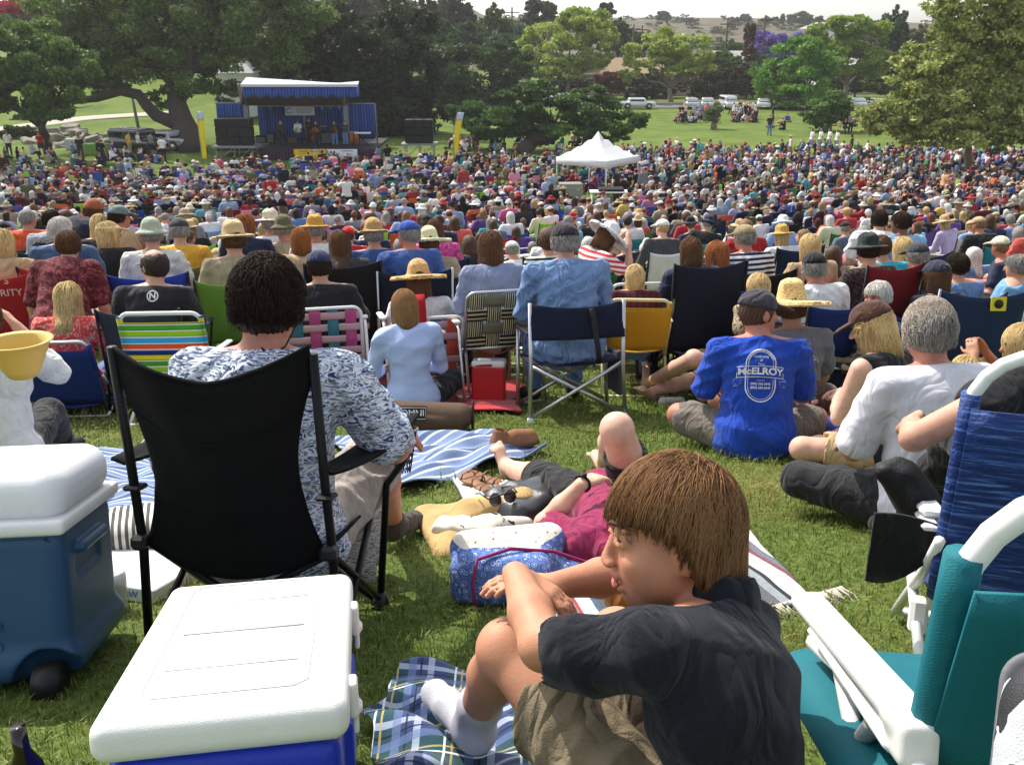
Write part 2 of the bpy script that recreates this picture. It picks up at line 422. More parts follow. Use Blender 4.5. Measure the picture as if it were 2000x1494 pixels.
# ---------------------------------------------------------------- people: pose -> joints -> one continuous body + clothes as children
def lerp(a, b, t): return a+(b-a)*t
def pose(kind, seat=.42, lean=0., arms='lap', hy=0., hp=0., tw=0., s=1., spread=1., wide=1.):
    J = {}
    if kind == 'stand': J['pel'] = A(0, 0, .93)
    elif kind in('chair',): J['pel'] = A(0, 0, seat+.10)
    elif kind == 'bend': J['pel'] = A(0, -.1, .88)
    else: J['pel'] = A(0, 0, .105)
    if kind == 'bend': lean = 1.15
    sp = A(0, math.sin(lean), math.cos(lean)); p = J['pel']
    J['wst'] = p+sp*.17+A(0, -.01, 0); J['cst'] = p+sp*.36+A(0, -.015, 0); J['nck'] = p+sp*.500
    hl = min(lean*.6, .5) if kind != 'bend' else .9
    J['hd'] = J['nck']+A(0, math.sin(hl)*.13+.03, math.cos(hl)*.130)
    sh = J['cst']+sp*.085; d = nrm(A(math.cos(tw), math.sin(tw), 0)); w_ = .178*wide
    J['shL'] = sh-d*w_; J['shR'] = sh+d*w_
    cy, sy = math.cos(-hy), math.sin(-hy); f = A(math.sin(hy)*-1, math.cos(hy), 0)
    J['hf'] = nrm(f*math.cos(hp)-A(0, 0, 1)*math.sin(hp)); J['hu'] = nrm(A(0, 0, 1)*math.cos(hp)+f*math.sin(hp))
    for S, x in(('L', -1), ('R', 1)):
        J['hip'+S] = p+A(x*.095, 0, -.01); q = J['hip'+S]
        if kind == 'chair':
            J['kn'+S] = A(x*.15*spread, .43, seat+.11); J['an'+S] = A(x*.14*spread, .50, .09) if seat > .33 else A(x*.13*spread, .82, .09)
            if seat <= .33: J['kn'+S] = A(x*.15*spread, .43, seat+.22)
        elif kind == 'cross': J['kn'+S] = A(x*.37, .26, .15); J['an'+S] = A(-x*.09, .36+.05*x, .075)
        elif kind == 'knees': J['kn'+S] = A(x*.14*spread, .30, .47); J['an'+S] = A(x*.13*spread, .48, .07)
        elif kind == 'out': J['kn'+S] = A(x*.12, .44, .15+(.12 if x > 0 else 0)); J['an'+S] = A(x*.13, .84, .07)
        elif kind == 'kneel': J['pel'] = A(0, 0, .32); J['kn'+S] = A(x*.14, .36, .08); J['an'+S] = A(x*.13, -.05, .07)
        elif kind == 'stand': J['kn'+S] = A(x*.11*spread, .03, .50); J['an'+S] = A(x*.12*spread, -.02, .09)
        else: J['kn'+S] = A(x*.12, .05, .50); J['an'+S] = A(x*.13, -.04, .09)
        J['to'+S] = J['an'+S]+A(x*.035, .15, -.045) if kind != 'cross' else J['an'+S]+A(-x*.13, .03, -.03)
        s0 = J['sh'+S]
        if arms == 'lap': J['el'+S] = s0+A(x*.06, .10, -.25); J['wr'+S] = s0+A(-x*.03, .32, -.27)
        elif arms == 'rest': J['el'+S] = s0+A(x*.10, .04, -.26); J['wr'+S] = s0+A(x*.08, .29, -.25)
        elif arms == 'back': J['el'+S] = s0+A(x*.05, -.13, -.24); J['wr'+S] = s0+A(x*.09, -.22, -.46)
        elif arms == 'fold': J['el'+S] = s0+A(x*.05, .10, -.25); J['wr'+S] = s0+A(-x*.12, .24, -.20)
        elif arms == 'up': J['el'+S] = s0+A(x*.08, .2, -.10); J['wr'+S] = s0+A(-x*.08, .27, .12)
        elif arms == 'down': J['el'+S] = s0+A(x*.06, -.02, -.28); J['wr'+S] = s0+A(x*.08, .08, -.52)
        elif arms == 'knee': J['el'+S] = s0+A(x*.02, .18, -.20); J['wr'+S] = s0+A(-x*.10, .38, -.15)
    for k in J:
        if k not in('hf', 'hu'): J[k] = J[k]*s
    J['s'] = s; return J
def skel(J):
    sp = nrm(J['nck']-J['pel']); rt = nrm(J['shR']-J['shL']); fr = nrm(np.cross(sp, rt)); return sp, rt, fr
def headframe(J):
    f = nrm(J['hf']); u = nrm(J['hu']-f*(J['hu']@f)); r = np.cross(f, u); return np.stack([r, f, u], 1)
def add_head(S, J, k=.012, ears=True, detail=False):
    s = J['s']*J.get('hs', 1); M = headframe(J); c = J['hd']; L = lambda x, y, z: c+M@A(x, y, z)*s
    S.ell(L(0, -.008, .012), A(.074, .094, .100)*s, M, k=k)
    S.ell(L(0, .028, -.048), A(.056, .060, .066)*s, M, k=.02*s)
    S.ell(L(0, .055, -.088), A(.026, .024, .020)*s, M, k=.02*s)
    nz_ = J.get('nose', 1.); S.cap(L(0, .088, .004), L(0, .088+.019*nz_, -.030), .008*s, .013*s*nz_, k=.012*s)
    S.cap(J['nck']-(J['hd']-J['nck'])*.2, L(0, -.022, -.06), .057*s, .051*s, k=.02*s)
    if ears:
        for x in(-1, 1): S.ell(L(x*.078, -.008, -.012), A(.011, .020, .030)*s, M, k=.006*s)
    if detail:
        for x in(-1, 1):
            S.ell(L(x*.032, .096, .012), A(.019, .016, .012)*s, M, k=.012*s, mode='s')
            S.cap(L(x*.016, .092, .031), L(x*.052, .076, .030), .006*s, .005*s, k=.012*s)
            S.ell(L(x*.042, .062, -.022), A(.020, .022, .018)*s, M, k=.016*s)
            S.ell(L(x*.012, .100, -.034), A(.008, .010, .008)*s, M, k=.006*s)
    return L, M, s
def add_hand(S, wr, d, pn, s=1., side=1, curl=.5, thumb=True, fing=True, r=.0085):
    d = nrm(d); pn = nrm(pn-d*(pn@d)); t = np.cross(d, pn)*side     # t: towards the thumb
    pc = wr+d*.052*s
    S.cap(wr, wr+d*.02*s, .026*s, .026*s, k=.012*s, flat=(pn, .7))
    S.box(pc, A(.036, .040, .012)*s, rnd=.011*s, rot=np.stack([t, d, pn], 1), k=.012*s)
    if not fing: S.cap(wr+d*.08*s, wr+d*.13*s+pn*.03*s, .026*s, .016*s, k=.01, flat=(pn, .5)); return
    for i, (o, ln) in enumerate(((.027, .066), (.009, .075), (-.009, .070), (-.026, .054))):
        p = wr+(d*.088+t*o)*s; a = .15+curl*.4
        for j, q in enumerate((.45, .32, .27)):
            e = p+(d*math.cos(a)+pn*math.sin(a)+t*o*1.2)*ln*q*s; S.cap(p, e, r*s*(1-.08*j), r*s*(.92-.08*j), k=.0035*s); p = e; a += curl*.9
    if thumb:
        p = wr+(d*.025+t*.026)*s; e = p+(d*.030+t*.026+pn*.008)*s; S.cap(p, e, .013*s, .011*s, k=.008*s); S.cap(e, e+(d*.034+t*.010+pn*.012)*s, .0105*s, .0085*s, k=.003*s)
def human(J, o):
    s = J['s']; h = o.get('vox', .012); g = o.get('girth', 1.); fem = o.get('fem', False); sp, rt, fr = skel(J); out = {}; det = o.get('detail', False); seed = o.get('seed', 1)
    kk = .03*s
    def torso(S, e, low=True):
        if low: S.cap(J['pel']-rt*.055*s, J['pel']+rt*.055*s, .118*s*g+e, k=kk)
        S.cap(J['pel'], J['wst'], (.150 if fem else .142)*s*g+e, (.118 if fem else .140)*s*g+e, k=kk, flat=(fr, .80))
        S.cap(J['wst'], J['cst'], (.120 if fem else .142)*s*g+e, (.138 if fem else .158)*s*(g*.5+.5)+e, k=kk, flat=(fr, .74))
        top = (J['shL']+J['shR'])/2; S.cap(J['shL']+rt*.03*s, J['shR']-rt*.03*s, (.050 if fem else .060)*s+e, k=.05*s)
        S.cap(J['cst']-rt*.07*s, J['cst']+rt*.07*s, .100*s+e, k=kk, flat=(fr, .85))
        S.cap(top-sp*.02*s, J['nck']-sp*.03*s, .085*s+e, .045*s+e*.5, k=.03*s, flat=(fr, .75))
        for sd in(J['shL'], J['shR']): S.cap(sd+(top-sd)*.25, J['nck']-sp*.02*s, .048*s+e, .035*s+e*.4, k=.03*s)
        if fem and o.get('bust', True):
            for x in(-1, 1): S.ell(J['cst']+rt*x*.07*s+fr*.085*s-sp*.02*s, A(1, 1, 1)*(.055*s+e), k=.03*s)
    def arm(S, d, t0, t1, e, flare=0.):
        sh, el, wr = J['sh'+d], J['el'+d], J['wr'+d]; q = .9 if fem else 1.
        if t1 <= 1: S.cap(sh, lerp(sh, el, t1), .054*s*q+e, (.054-.010*t1)*s*q+e+flare, k=.02*s)
        else:
            S.cap(sh, el, .054*s*q+e, .042*s*q+e, k=.02*s); fa = lerp(el, wr, t1-1)
            S.cap(el, lerp(el, fa, .45), .041*s*q+e, .040*s*q+e, k=.015*s); S.cap(lerp(el, fa, .45), fa, .040*s*q+e, (.026 if t1 > 1.9 else .036)*s*q+e, k=.015*s)
    def leg(S, d, t1, e, flare=0.):
        hp, kn, an = J['hip'+d], J['kn'+d], J['an'+d]; gg = g*.4+.6
        m = lerp(hp, kn, min(t1, 1)); S.cap(hp, m, .086*s*gg+e, (.086-.028*min(t1, 1))*s*gg+e+(flare if t1 <= 1 else 0), k=.03*s)
        if t1 > 1:
            f = lerp(kn, an, min(t1-1, 1)); S.ell(kn, A(1, 1, 1)*(.057*s+e), k=.02*s); c = lerp(kn, an, min(.35, t1-1)); bk = nrm(np.cross(rt, nrm(an-kn)))
            S.cap(kn, c, .054*s+e, .054*s+e, k=.02*s); S.cap(c, f, .054*s+e, (.054-.019*min(1, (t1-1)))*s+e+flare, k=.02*s)
    # body
    B = Sdf(); torso(B, 0); L, M, hs = add_head(B, J, detail=det, ears=h < .03)
    for d, x in(('L', -1), ('R', 1)):
        arm(B, d, 0, 2, 0); leg(B, d, 2, 0)
        wr = J['wr'+d]; dd = J.get('hd'+d, nrm(wr-J['el'+d])); pn = J.get('hn'+d, nrm(A(-x*.6, 0, -.8)))
        if h < .013: add_hand(B, wr, dd, pn, s*o.get('hand', 1), x*-1, o.get('curl', .5))
        else: B.cap(wr, wr+nrm(dd)*.12*s, .034*s, .028*s, k=.01)
        an, to = J['an'+d], J['to'+d]; fd = nrm(to-an)
        B.cap(an, an-A(0, 0, .02)*s, .038*s, .034*s, k=.01); B.cap(an-A(0, 0, .04)*s, to, .034*s, .030*s, k=.02*s)
        if h < .013 and o.get('toes'):
            lat = nrm(np.cross(fd, A(0, 0, 1)))*x
            for q in range(5): B.cap(to+lat*(q-1.6)*.015*s, to+lat*(q-1.6)*.017*s+fd*(.050-.006*abs(q-.3))*s+A(0, 0, -.004), (.013 if q == 0 else .0085)*s, k=.006*s)
    for fn in o.get('body_extra', ()): fn(B)
    out['body'] = B.build(h if h < .02 else h, smooth=1 if h < .013 else 0)
    fa = o.get('fold', .007)*s
    if not o.get('naked_top'):
        S = Sdf(); sl = o.get('sleeve', .62); e = .014*s if h < .02 else .02*s
        torso(S, e, low=False); S.cap(J['pel']-rt*.05*s, J['pel']+rt*.05*s, .136*s*g+e, k=kk)
        if o.get('back_puff'): S.ell(J['cst']-fr*.04*s, A(.16, .07, .2)*s, np.stack([rt, fr, sp], 1), k=.06*s)
        if sl > 0:
            for d in 'LR': arm(S, d, 0, sl, e+.002, .016*s if sl < 1 else 0)
        else:
            for d, x in(('L', -1), ('R', 1)): S.ell(J['sh'+d]+rt*x*.035*s, A(.062, .10, .085)*s, k=.02*s, mode='s')
        if o.get('collar'): S.cap(J['nck']-sp*.05*s, J['nck']-sp*.005*s, .066*s, .064*s, k=.012*s)
        S.plane(J['pel']-sp*o.get('hem', .05)*s, -sp)
        S.plane(J['nck']+sp*(.012 if o.get('collar') else .0)*s, nrm(sp*1.0+fr*.2)); S.cap(J['nck']+fr*.02*s-sp*.01*s, J['nck']+fr*.02*s+sp*.05*s, .062*s, .07*s, k=.004, mode='s')
        if sl > 0 and sl <= 2:
            for d in 'LR':
                if sl < 1: S.ell(lerp(J['sh'+d], J['el'+d], sl+.30), A(1, 1, 1)*.06*s, k=.004, mode='s')
        out['shirt'] = S.build(h, folds(fa, 1., seed, dirs=[sp*.8+rt*.3, sp*.8-rt*.4, sp, fr+rt*.3]) if h < .02 else None, 1 if h < .013 else 0)
    lg = o.get('leg', 2); T = Sdf(); e = (.012 if lg >= 1.9 else .018)*s if h < .02 else .018*s
    T.cap(J['pel']-rt*.055*s, J['pel']+rt*.055*s, .122*s*g+e*.5, k=kk); T.cap(J['pel'], J['wst'], .14*s*g+e*.5, .125*s*g+e*.5, k=kk, flat=(fr, .8)); T.plane(lerp(J['pel'], J['wst'], .75), sp)
    for d in 'LR': leg(T, d, lg, e, .014*s if lg < 1.9 else .01*s)
    for fn in o.get('pant_extra', ()): fn(T)
    if lg < 1.9:
        for d in 'LR':
            a, b = (J['hip'+d], J['kn'+d]) if lg <= 1 else (J['kn'+d], J['an'+d]); t = lg if lg <= 1 else lg-1
            u = nrm(b-a); q = lerp(a, b, t)+u*(.075*s); T.ell(q, A(1, 1, 1)*.088*s, k=.004, mode='s')
    out['trousers'] = T.build(h, folds(fa*1.1, 1.1, seed+5) if h < .02 else None, 1 if h < .013 else 0)
    # shoes
    if o.get('shoe', True):
        L2 = []
        for d in 'LR':
            S = Sdf(); an, to = J['an'+d], J['to'+d]; fd = nrm(to-an)
            S.cap(an-A(0, 0, .035)*s-fd*.02*s, to+fd*.035*s, .043*s, .038*s, k=.01); S.cap(an, an-A(0, 0, .03)*s, .044*s, .046*s, k=.02); L2.append(S.build(h))
        out['shoe'] = L2
    hr = make_hair(J, o, h)
    if hr: out['hair'] = hr
    if o.get('hat'): out['hat'] = make_hat(J, o['hat'], max(h, .005) if h < .02 else h*.9)
    return out
def make_hair(J, o, h):
    st = o.get('hair', 'short')
    if st == 'none': return None
    s = J['s']*J.get('hs', 1); M = headframe(J); c = J['hd']; L = lambda x, y, z: c+M@A(x, y, z)*s; S = Sdf(); sp, rt, fr = skel(J)
    up = o.get('hat') not in(None, 'visor'); t = .0 if up else .006
    S.ell(L(0, -.012, .011), A(.081+t, .100+t, .098+t)*s, M, k=.01)
    if st == 'curly': S.ell(L(0, -.01, .03), A(.098, .112, .112)*s, M, k=.02); S.ell(L(0, -.05, -.02), A(.082, .07, .075)*s, M, k=.02)
    S.ell(L(0, .085, -.045), A(.083, .082, .088)*s, M, k=.012, mode='s')
    if st == 'bald': S.ell(L(0, .01, .09), A(.066, .09, .085)*s, M, k=.01, mode='s'); S.plane(L(0, 0, -.055), M@A(0, .2, -1))
    elif st in('short', 'curly'): S.plane(L(0, 0, -.062 if st == 'short' else -.078), M@A(0, .3, -1)); S.ell(L(0, .02, -.09), A(.09, .07, .06)*s, M, k=.01, mode='s')
    elif st == 'bun': S.plane(L(0, 0, -.06), M@A(0, .3, -1)); S.ell(L(0, -.115, .045), A(.042, .04, .042)*s, M, k=.012)
    elif st == 'bob':
        S.cap(L(0, -.03, 0), L(0, -.035, -.10), .083*s, .082*s, k=.02); S.plane(L(0, 0, -.15), -M[:, 2])
        for x in(-1, 1): S.cap(L(x*.062, -.005, .0), L(x*.066, .0, -.11), .030*s, .030*s, k=.02)
    elif st in('long', 'pony'):
        e = J['cst']-fr*.085*s+sp*.06*s
        if st == 'pony': S.plane(L(0, 0, -.06), M@A(0, .3, -1)); S.cap(L(0, -.10, .02), L(0, -.13, -.05), .028*s, .034*s, k=.02); S.cap(L(0, -.13, -.05), e, .034*s, .016*s, k=.01)
        else:
            S.cap(L(0, -.035, -.01), L(0, -.04, -.11), .086*s, .088*s, k=.03, flat=(fr, .8)); S.cap(L(0, -.04, -.11), e, .088*s, .070*s, k=.02, flat=(fr, .5))
            for x in(-1, 1): S.cap(L(x*.066, -.005, 0), L(x*.075, -.015, -.13), .028*s, .028*s, k=.02)
    def disp(X, Y, Z):
        x, y, z = (X-c[0]), (Y-c[1]), (Z-c[2]); lx = x*M[0, 0]+y*M[1, 0]+z*M[2, 0]; ly = x*M[0, 1]+y*M[1, 1]+z*M[2, 1]; lz = x*M[0, 2]+y*M[1, 2]+z*M[2, 2]
        a = np.arctan2(lx, ly+.02*s); return .0028*s*np.sin(a*26+2.*np.sin(lz*38/s)+lz*20)+.002*s*np.sin(a*57+lz*60)+(.006*s*np.sin(lx*90)*np.sin(ly*85+1)*np.sin(lz*95) if st == 'curly' else 0)
    return S.build(h if h > .012 else h*.8, disp if h < .02 else None, 1 if h < .013 else 0)
def make_hat(J, kind, h):
    s = J['s']*J.get('hs', 1); M = headframe(J); c = J['hd']; L = lambda x, y, z: c+M@A(x, y, z)*s; S = Sdf(); th = max(.006, .62*h)
    Mt = M@rotx(-.10)
    if kind == 'cap':
        S.ell(L(0, -.012, .040), A(.090, .108, .088)*s, M, k=.005); S.plane(L(0, 0, .030), -M@nrm(A(0, .16, 1)))
        Mb = M@rotx(-.30); S.box(L(0, .125, .030), A(.070*s, .055*s, th), rnd=th*.95, rot=Mb, k=.01)
    elif kind == 'visor':
        S.ell(L(0, -.010, .040), A(.090, .108, .080)*s, M, k=.0); S.ell(L(0, -.010, .095), A(.085, .100, .062)*s, M, k=0, mode='s'); S.plane(L(0, 0, .028), -M[:, 2]); S.box(L(0, .125, .035), A(.072*s, .058*s, th), rnd=th*.95, rot=M@rotx(-.3), k=.01)
    elif kind == 'beanie': S.ell(L(0, -.008, .030), A(.092, .108, .100)*s, M, k=.005); S.plane(L(0, 0, .012), -M@nrm(A(0, .25, 1)))
    elif kind == 'bucket':
        S.cap(L(0, -.01, .075), L(0, -.01, .055), .085*s, .090*s, k=.01); S.cap(L(0, -.01, .05), L(0, -.01, .028), .088*s, .135*s, k=.01); S.ell(L(0, -.01, -.03), A(.16, .16, .055)*s, M, k=.0, mode='s'); S.plane(L(0, 0, .006), -M[:, 2])
    else:
        rb = dict(straw=.170, wide=.235, boater=.155, sun=.215)[kind]; cr = dict(straw=.10, wide=.125, boater=.085, sun=.095)[kind]
        S.ell(L(0, -.005, .030), A(rb*s, rb*1.05*s, th*1.3), Mt, k=.01)
        if kind in('wide', 'sun'): S.ell(L(0, -.005, .010), A(rb*1.02*s, rb*1.06*s, .035*s), Mt, k=.01); S.ell(L(0, -.005, .010-.010), A(rb*.98*s, rb*1.02*s, .037*s), Mt, k=.0, mode='s')
        S.cap(L(0, -.008, .030), L(0, -.008, .030+cr*.6), .094*s, .080*s, k=.012); S.box(L(0, -.008, .030+cr*.55), A(.066, .078, cr*.55)*s, rnd=.03*s, rot=M, k=.01)
        if kind in('straw', 'wide'): S.cap(L(0, -.07, .045+cr*1.25), L(0, .07, .035+cr*1.25), .014*s, k=.02, mode='s')
    return S.build(h, None, 1 if h < .012 else 0)
def person(label, J, o, mats, loc, rz, group=None, name='person'):
    t = thing(name, label, 'person', loc, rz, group); P = human(J, o); res = {'root': t}
    for k, vq in P.items():
        for (V, Q) in(vq if isinstance(vq, list) else [vq]): res[k] = npo(k, V, Q, mats.get(k), t)
    if 'hat' in P and mats.get('band'):
        M = headframe(J); s = J['s']*J.get('hs', 1); c = J['hd']+M@A(0, -.008, .046)*s; b = MB(); b.tube([c+M@A(.097*math.cos(a), .099*math.sin(a), 0)*s for a in np.linspace(0, 2*math.pi, 28)[:-1]], .009*s, 6, closed=True, flat=None); res['band'] = b.build('hat_band', mats['band'], res['hat'])
    return res
def decal(name, V, Fc, M, target, matt, parent, off=.003):   # print lettering onto a curved garment: vertices dropped onto its surface
    (TV, TQ) = target; bv = BVHTree.FromPolygons([Vector(v) for v in TV], [list(map(int, q)) for q in TQ]); M = np.array(M); d = Vector(-M[:3, 2]); out = []
    for v in V:
        p = M[:3, :3]@np.array(v)+M[:3, 3]; hit = bv.ray_cast(Vector(p), d, 1.)
        out.append(hit[0]-d*off if hit[0] is not None else None)
    good = [o for o in out if o is not None]
    if not good: return None
    Fc = [f for f in Fc if all(out[i] is not None for i in f)]; out = [tuple(o) if o is not None else tuple(good[0]) for o in out]
    b = MB(); b.add(out, Fc); return b.build(name, matt, parent)
def text_vf(lines, size, gap=1.15, bold=0., sx=1.):
    V = []; Fc = []
    for i, l in enumerate(lines):
        me = text_mesh(l, size, bold, 0, sx=sx); b = len(V); V += [(v.co.x, v.co.y-(i-(len(lines)-1)/2)*size*gap, 0) for v in me.vertices]; Fc += [tuple(j+b for j in p.vertices) for p in me.polygons]; bpy.data.meshes.remove(me)
    return V, Fc
def loopstroke(P, w_, closed=False):                   # a flat painted line along points
    P = np.array(P, float); n = len(P); V = []; Fc = []
    for i in range(n):
        t = P[(i+1) % n if closed else min(i+1, n-1)]-P[i-1 if (closed or i) else 0]; q = A(-t[1], t[0]); q = q/(np.linalg.norm(q)+1e-9)*w_/2; V += [(*(P[i]+q), 0), (*(P[i]-q), 0)]
    for i in range(n if closed else n-1): j = (i+1) % n; Fc.append((2*i, 2*i+1, 2*j+1, 2*j))
    return V, Fc
def strands(J, n, length, mats, parent, seed=0, th=.0012, seg=7, region=None, crown=(0, -.05, .11), gravity=.35, r=(.084, .102, .106), off=.003, name='hair_strands', curl=0., hug=.025, c0=None, trim=None):
    rg = np.random.default_rng(seed); s = J['s']*J.get('hs', 1); M = headframe(J); c = J['hd'] if c0 is None else c0; r = np.array(r); cw = nrm(np.array(crown)/r)
    V = np.zeros((n, seg+1, 3, 3), np.float32); C = np.zeros((n, seg+1, 3, 3), np.float32); k = 0; tries = 0
    while k < n and tries < n*20:
        tries += 1; d = nrm(rg.normal(size=3))
        if not region(d*r): continue
        ln = length(d*r)*(rg.uniform(.72, 1.1) if rg.uniform() < .93 else rg.uniform(1.05, 1.3)); p = d.copy(); P = []; cur = nrm(np.cross(np.cross(cw, d), cw)-cw*.0)
        pos = d*r*(1+rg.uniform(0, .035)); step = ln/seg; away = d-cw*(d@cw); vel = nrm(away*r+rg.normal(size=3)*.02); clump = rg.uniform(.45, 1.35); ph = rg.uniform(0, 6.3, 3)
        lift = 1+rg.uniform(.0, .05)
        for i in range(seg+1):
            if trim is not None and trim(pos): step = 0.
            P.append(pos.copy()); n_ = nrm(pos/r**2); vel = vel+A(0, 0, -gravity)*(.6+i/seg); rad = np.linalg.norm(pos/r)
            if rad < 1.02 or vel@n_ < 0 and rad < 1.12: vel = vel-n_*(vel@n_)
            if curl: vel = vel+curl*A(math.sin(ph[0]+i*1.9), math.sin(ph[1]+i*2.2), math.sin(ph[2]+i*1.7))
            vel = nrm(vel); pos = pos+vel*step
            q = np.linalg.norm(pos/r); hi = lift+hug
            if q < lift: pos = pos*lift/q
            elif q > hi and pos[2] > -.02: pos = pos*hi/q
            if pos[2] <= -.02:
                qh = math.hypot(pos[0]/r[0], pos[1]/r[1]); mx = .98*hi*(1+.5*(pos[2]+.02))
                if qh > mx: pos = A(pos[0]*mx/qh, pos[1]*mx/qh, pos[2])
        P = np.array(P); t = np.gradient(P, axis=0); t /= np.linalg.norm(t, axis=1, keepdims=True)+1e-9; nn = P/r**2; nn /= np.linalg.norm(nn, axis=1, keepdims=True); b = np.cross(t, nn)
        w_ = th*(1-.75*(np.arange(seg+1)/seg)**2)[:, None]*clump
        V[k, :, 0] = P+b*w_; V[k, :, 1] = P-b*w_; V[k, :, 2] = P+nn*w_*.9; C[k] = clump; k += 1
    V = V[:k]; C = C[:k]; Vw = c+(V.reshape(-1, 3)*s)@M.T; Q = []; base = (np.arange(k)*(seg+1)*3)[:, None, None]; i = np.arange(seg)[None, :, None]*3
    for a, b_ in((0, 2), (2, 1), (1, 0)): Q.append((base+i+np.array([a, b_, b_+3, a+3])).reshape(-1, 4))
    return npo(name, Vw, np.concatenate(Q), mats, parent, col=np.clip(C.reshape(-1, 3), 0, 2))
def hair_mat(name, a, b):
    def pat(nt, co):
        v = N(nt, 'VertexColor', layer_name='Col'); sx = N(nt, 'SeparateColor'); nt.links.new(v.outputs[0], sx.inputs[0]); return ramp(nt, sx.outputs[0], [(.55, a), (1., b)])
    return mat(name, a, .65, spec=.14, var=.2, vs=14, pat=pat)
# ---------------------------------------------------------------- ground
def ground_pat(nt, co):
    sx = N(nt, 'SeparateXYZ'); nt.links.new(co, sx.inputs[0])
    def nz(sc, det=4., w=None):
        n = N(nt, 'TexNoise', i_Scale=sc, i_Detail=det, i_Roughness=.6); nt.links.new(co, n.inputs[0]); return n.outputs[0]
    g = ramp(nt, nz(38., 5), [(.3, '#2c3c16'), (.5, '#475a2a'), (.72, '#69743e')])
    dry = ramp(nt, nz(.9, 6), [(.55, 0.), (.68, 1.)]); g = mixc(nt, mth(nt, 'MULTIPLY', dry, .45), g, '#8b7d4c')
    g = mixc(nt, ramp(nt, nz(.07, 3), [(.42, 0.), (.6, .45)]), g, '#666f33')
    far = mth(nt, 'MULTIPLY', mth(nt, 'SUBTRACT', sx.outputs[1], 30.), .03); cl = N(nt, 'Clamp'); nt.links.new(far, cl.inputs[0])
    g = mixc(nt, mth(nt, 'MULTIPLY', cl.outputs[0], .75), g, ramp(nt, nz(.35, 6), [(.35, '#46591f'), (.55, '#5d702c'), (.75, '#7a7343')]))
    hl = mth(nt, 'MULTIPLY', mth(nt, 'SUBTRACT', sx.outputs[1], 190.), .02); ch = N(nt, 'Clamp'); nt.links.new(hl, ch.inputs[0])
    return mixc(nt, ch.outputs[0], g, ramp(nt, nz(.12, 8), [(.32, '#353a26'), (.46, '#54503c'), (.58, '#665a50'), (.68, '#3c4a2a')]))
def u_sp(a, b, n, p): t = np.linspace(-1, 1, n); return (a+b)/2+(b-a)/2*np.sign(t)*np.abs(t)**p
ys = np.concatenate([np.linspace(-6, 12, 73), np.linspace(12.5, 100, 150), np.linspace(101, 900, 130)]); xs = u_sp(-640, 640, 161, 2.2)
XX, YY = np.meshgrid(xs, ys, indexing='ij'); ZZ = gz(XX, YY); nu, nv = XX.shape
ii = (np.arange(nu-1)[:, None]*nv+np.arange(nv-1)[None]).ravel()
ground = npo('ground', np.stack([XX, YY, ZZ], -1).reshape(-1, 3), np.stack([ii, ii+nv, ii+nv+1, ii+1], 1), mat('turf', rough=.95, spec=.1, var=0, pat=ground_pat, bump=.6, bs=60)); tag(ground, kind='structure')
def ribbon(name, pts, wd, matt, dz=.03, kind='structure', n=40):
    P = np.array(pts, float); t = np.linspace(0, len(P)-1, n); Q = np.stack([np.interp(t, np.arange(len(P)), P[:, i]) for i in(0, 1)], 1)
    d = np.gradient(Q, axis=0); d /= np.linalg.norm(d, axis=1, keepdims=True); nn = np.stack([-d[:, 1], d[:, 0]], 1)
    rows = [[(q[0]+n_[0]*o, q[1]+n_[1]*o, float(gz(q[0]+n_[0]*o, q[1]+n_[1]*o))+dz) for o in np.linspace(-wd/2, wd/2, 5)] for q, n_ in zip(Q, nn)]
    b = MB(); b.sheet(rows, .01); o = b.build(name, matt); tag(o, kind=kind); return o
asph = mat('asphalt', '#6b6a68', .9, var=.2, vs=2); conc = mat('concrete', '#a79f92', .85, var=.2, vs=3)
ribbon('road', [(-140, 121), (-40, 119), (20, 118), (80, 118), (190, 124)], 9, asph, .04, n=60)
ribbon('kerb', [(-140, 126.2), (-40, 124.2), (20, 123.2), (80, 123.2), (190, 129.2)], .5, mat('red_kerb', '#8d3a34', .8), .14, n=60)
pl = [G(x, y)[:2] for x, y in((-60, 262), (60, 246), (160, 233), (260, 226), (330, 222))]
ribbon('path', pl, 2.2, conc, .04, n=30)
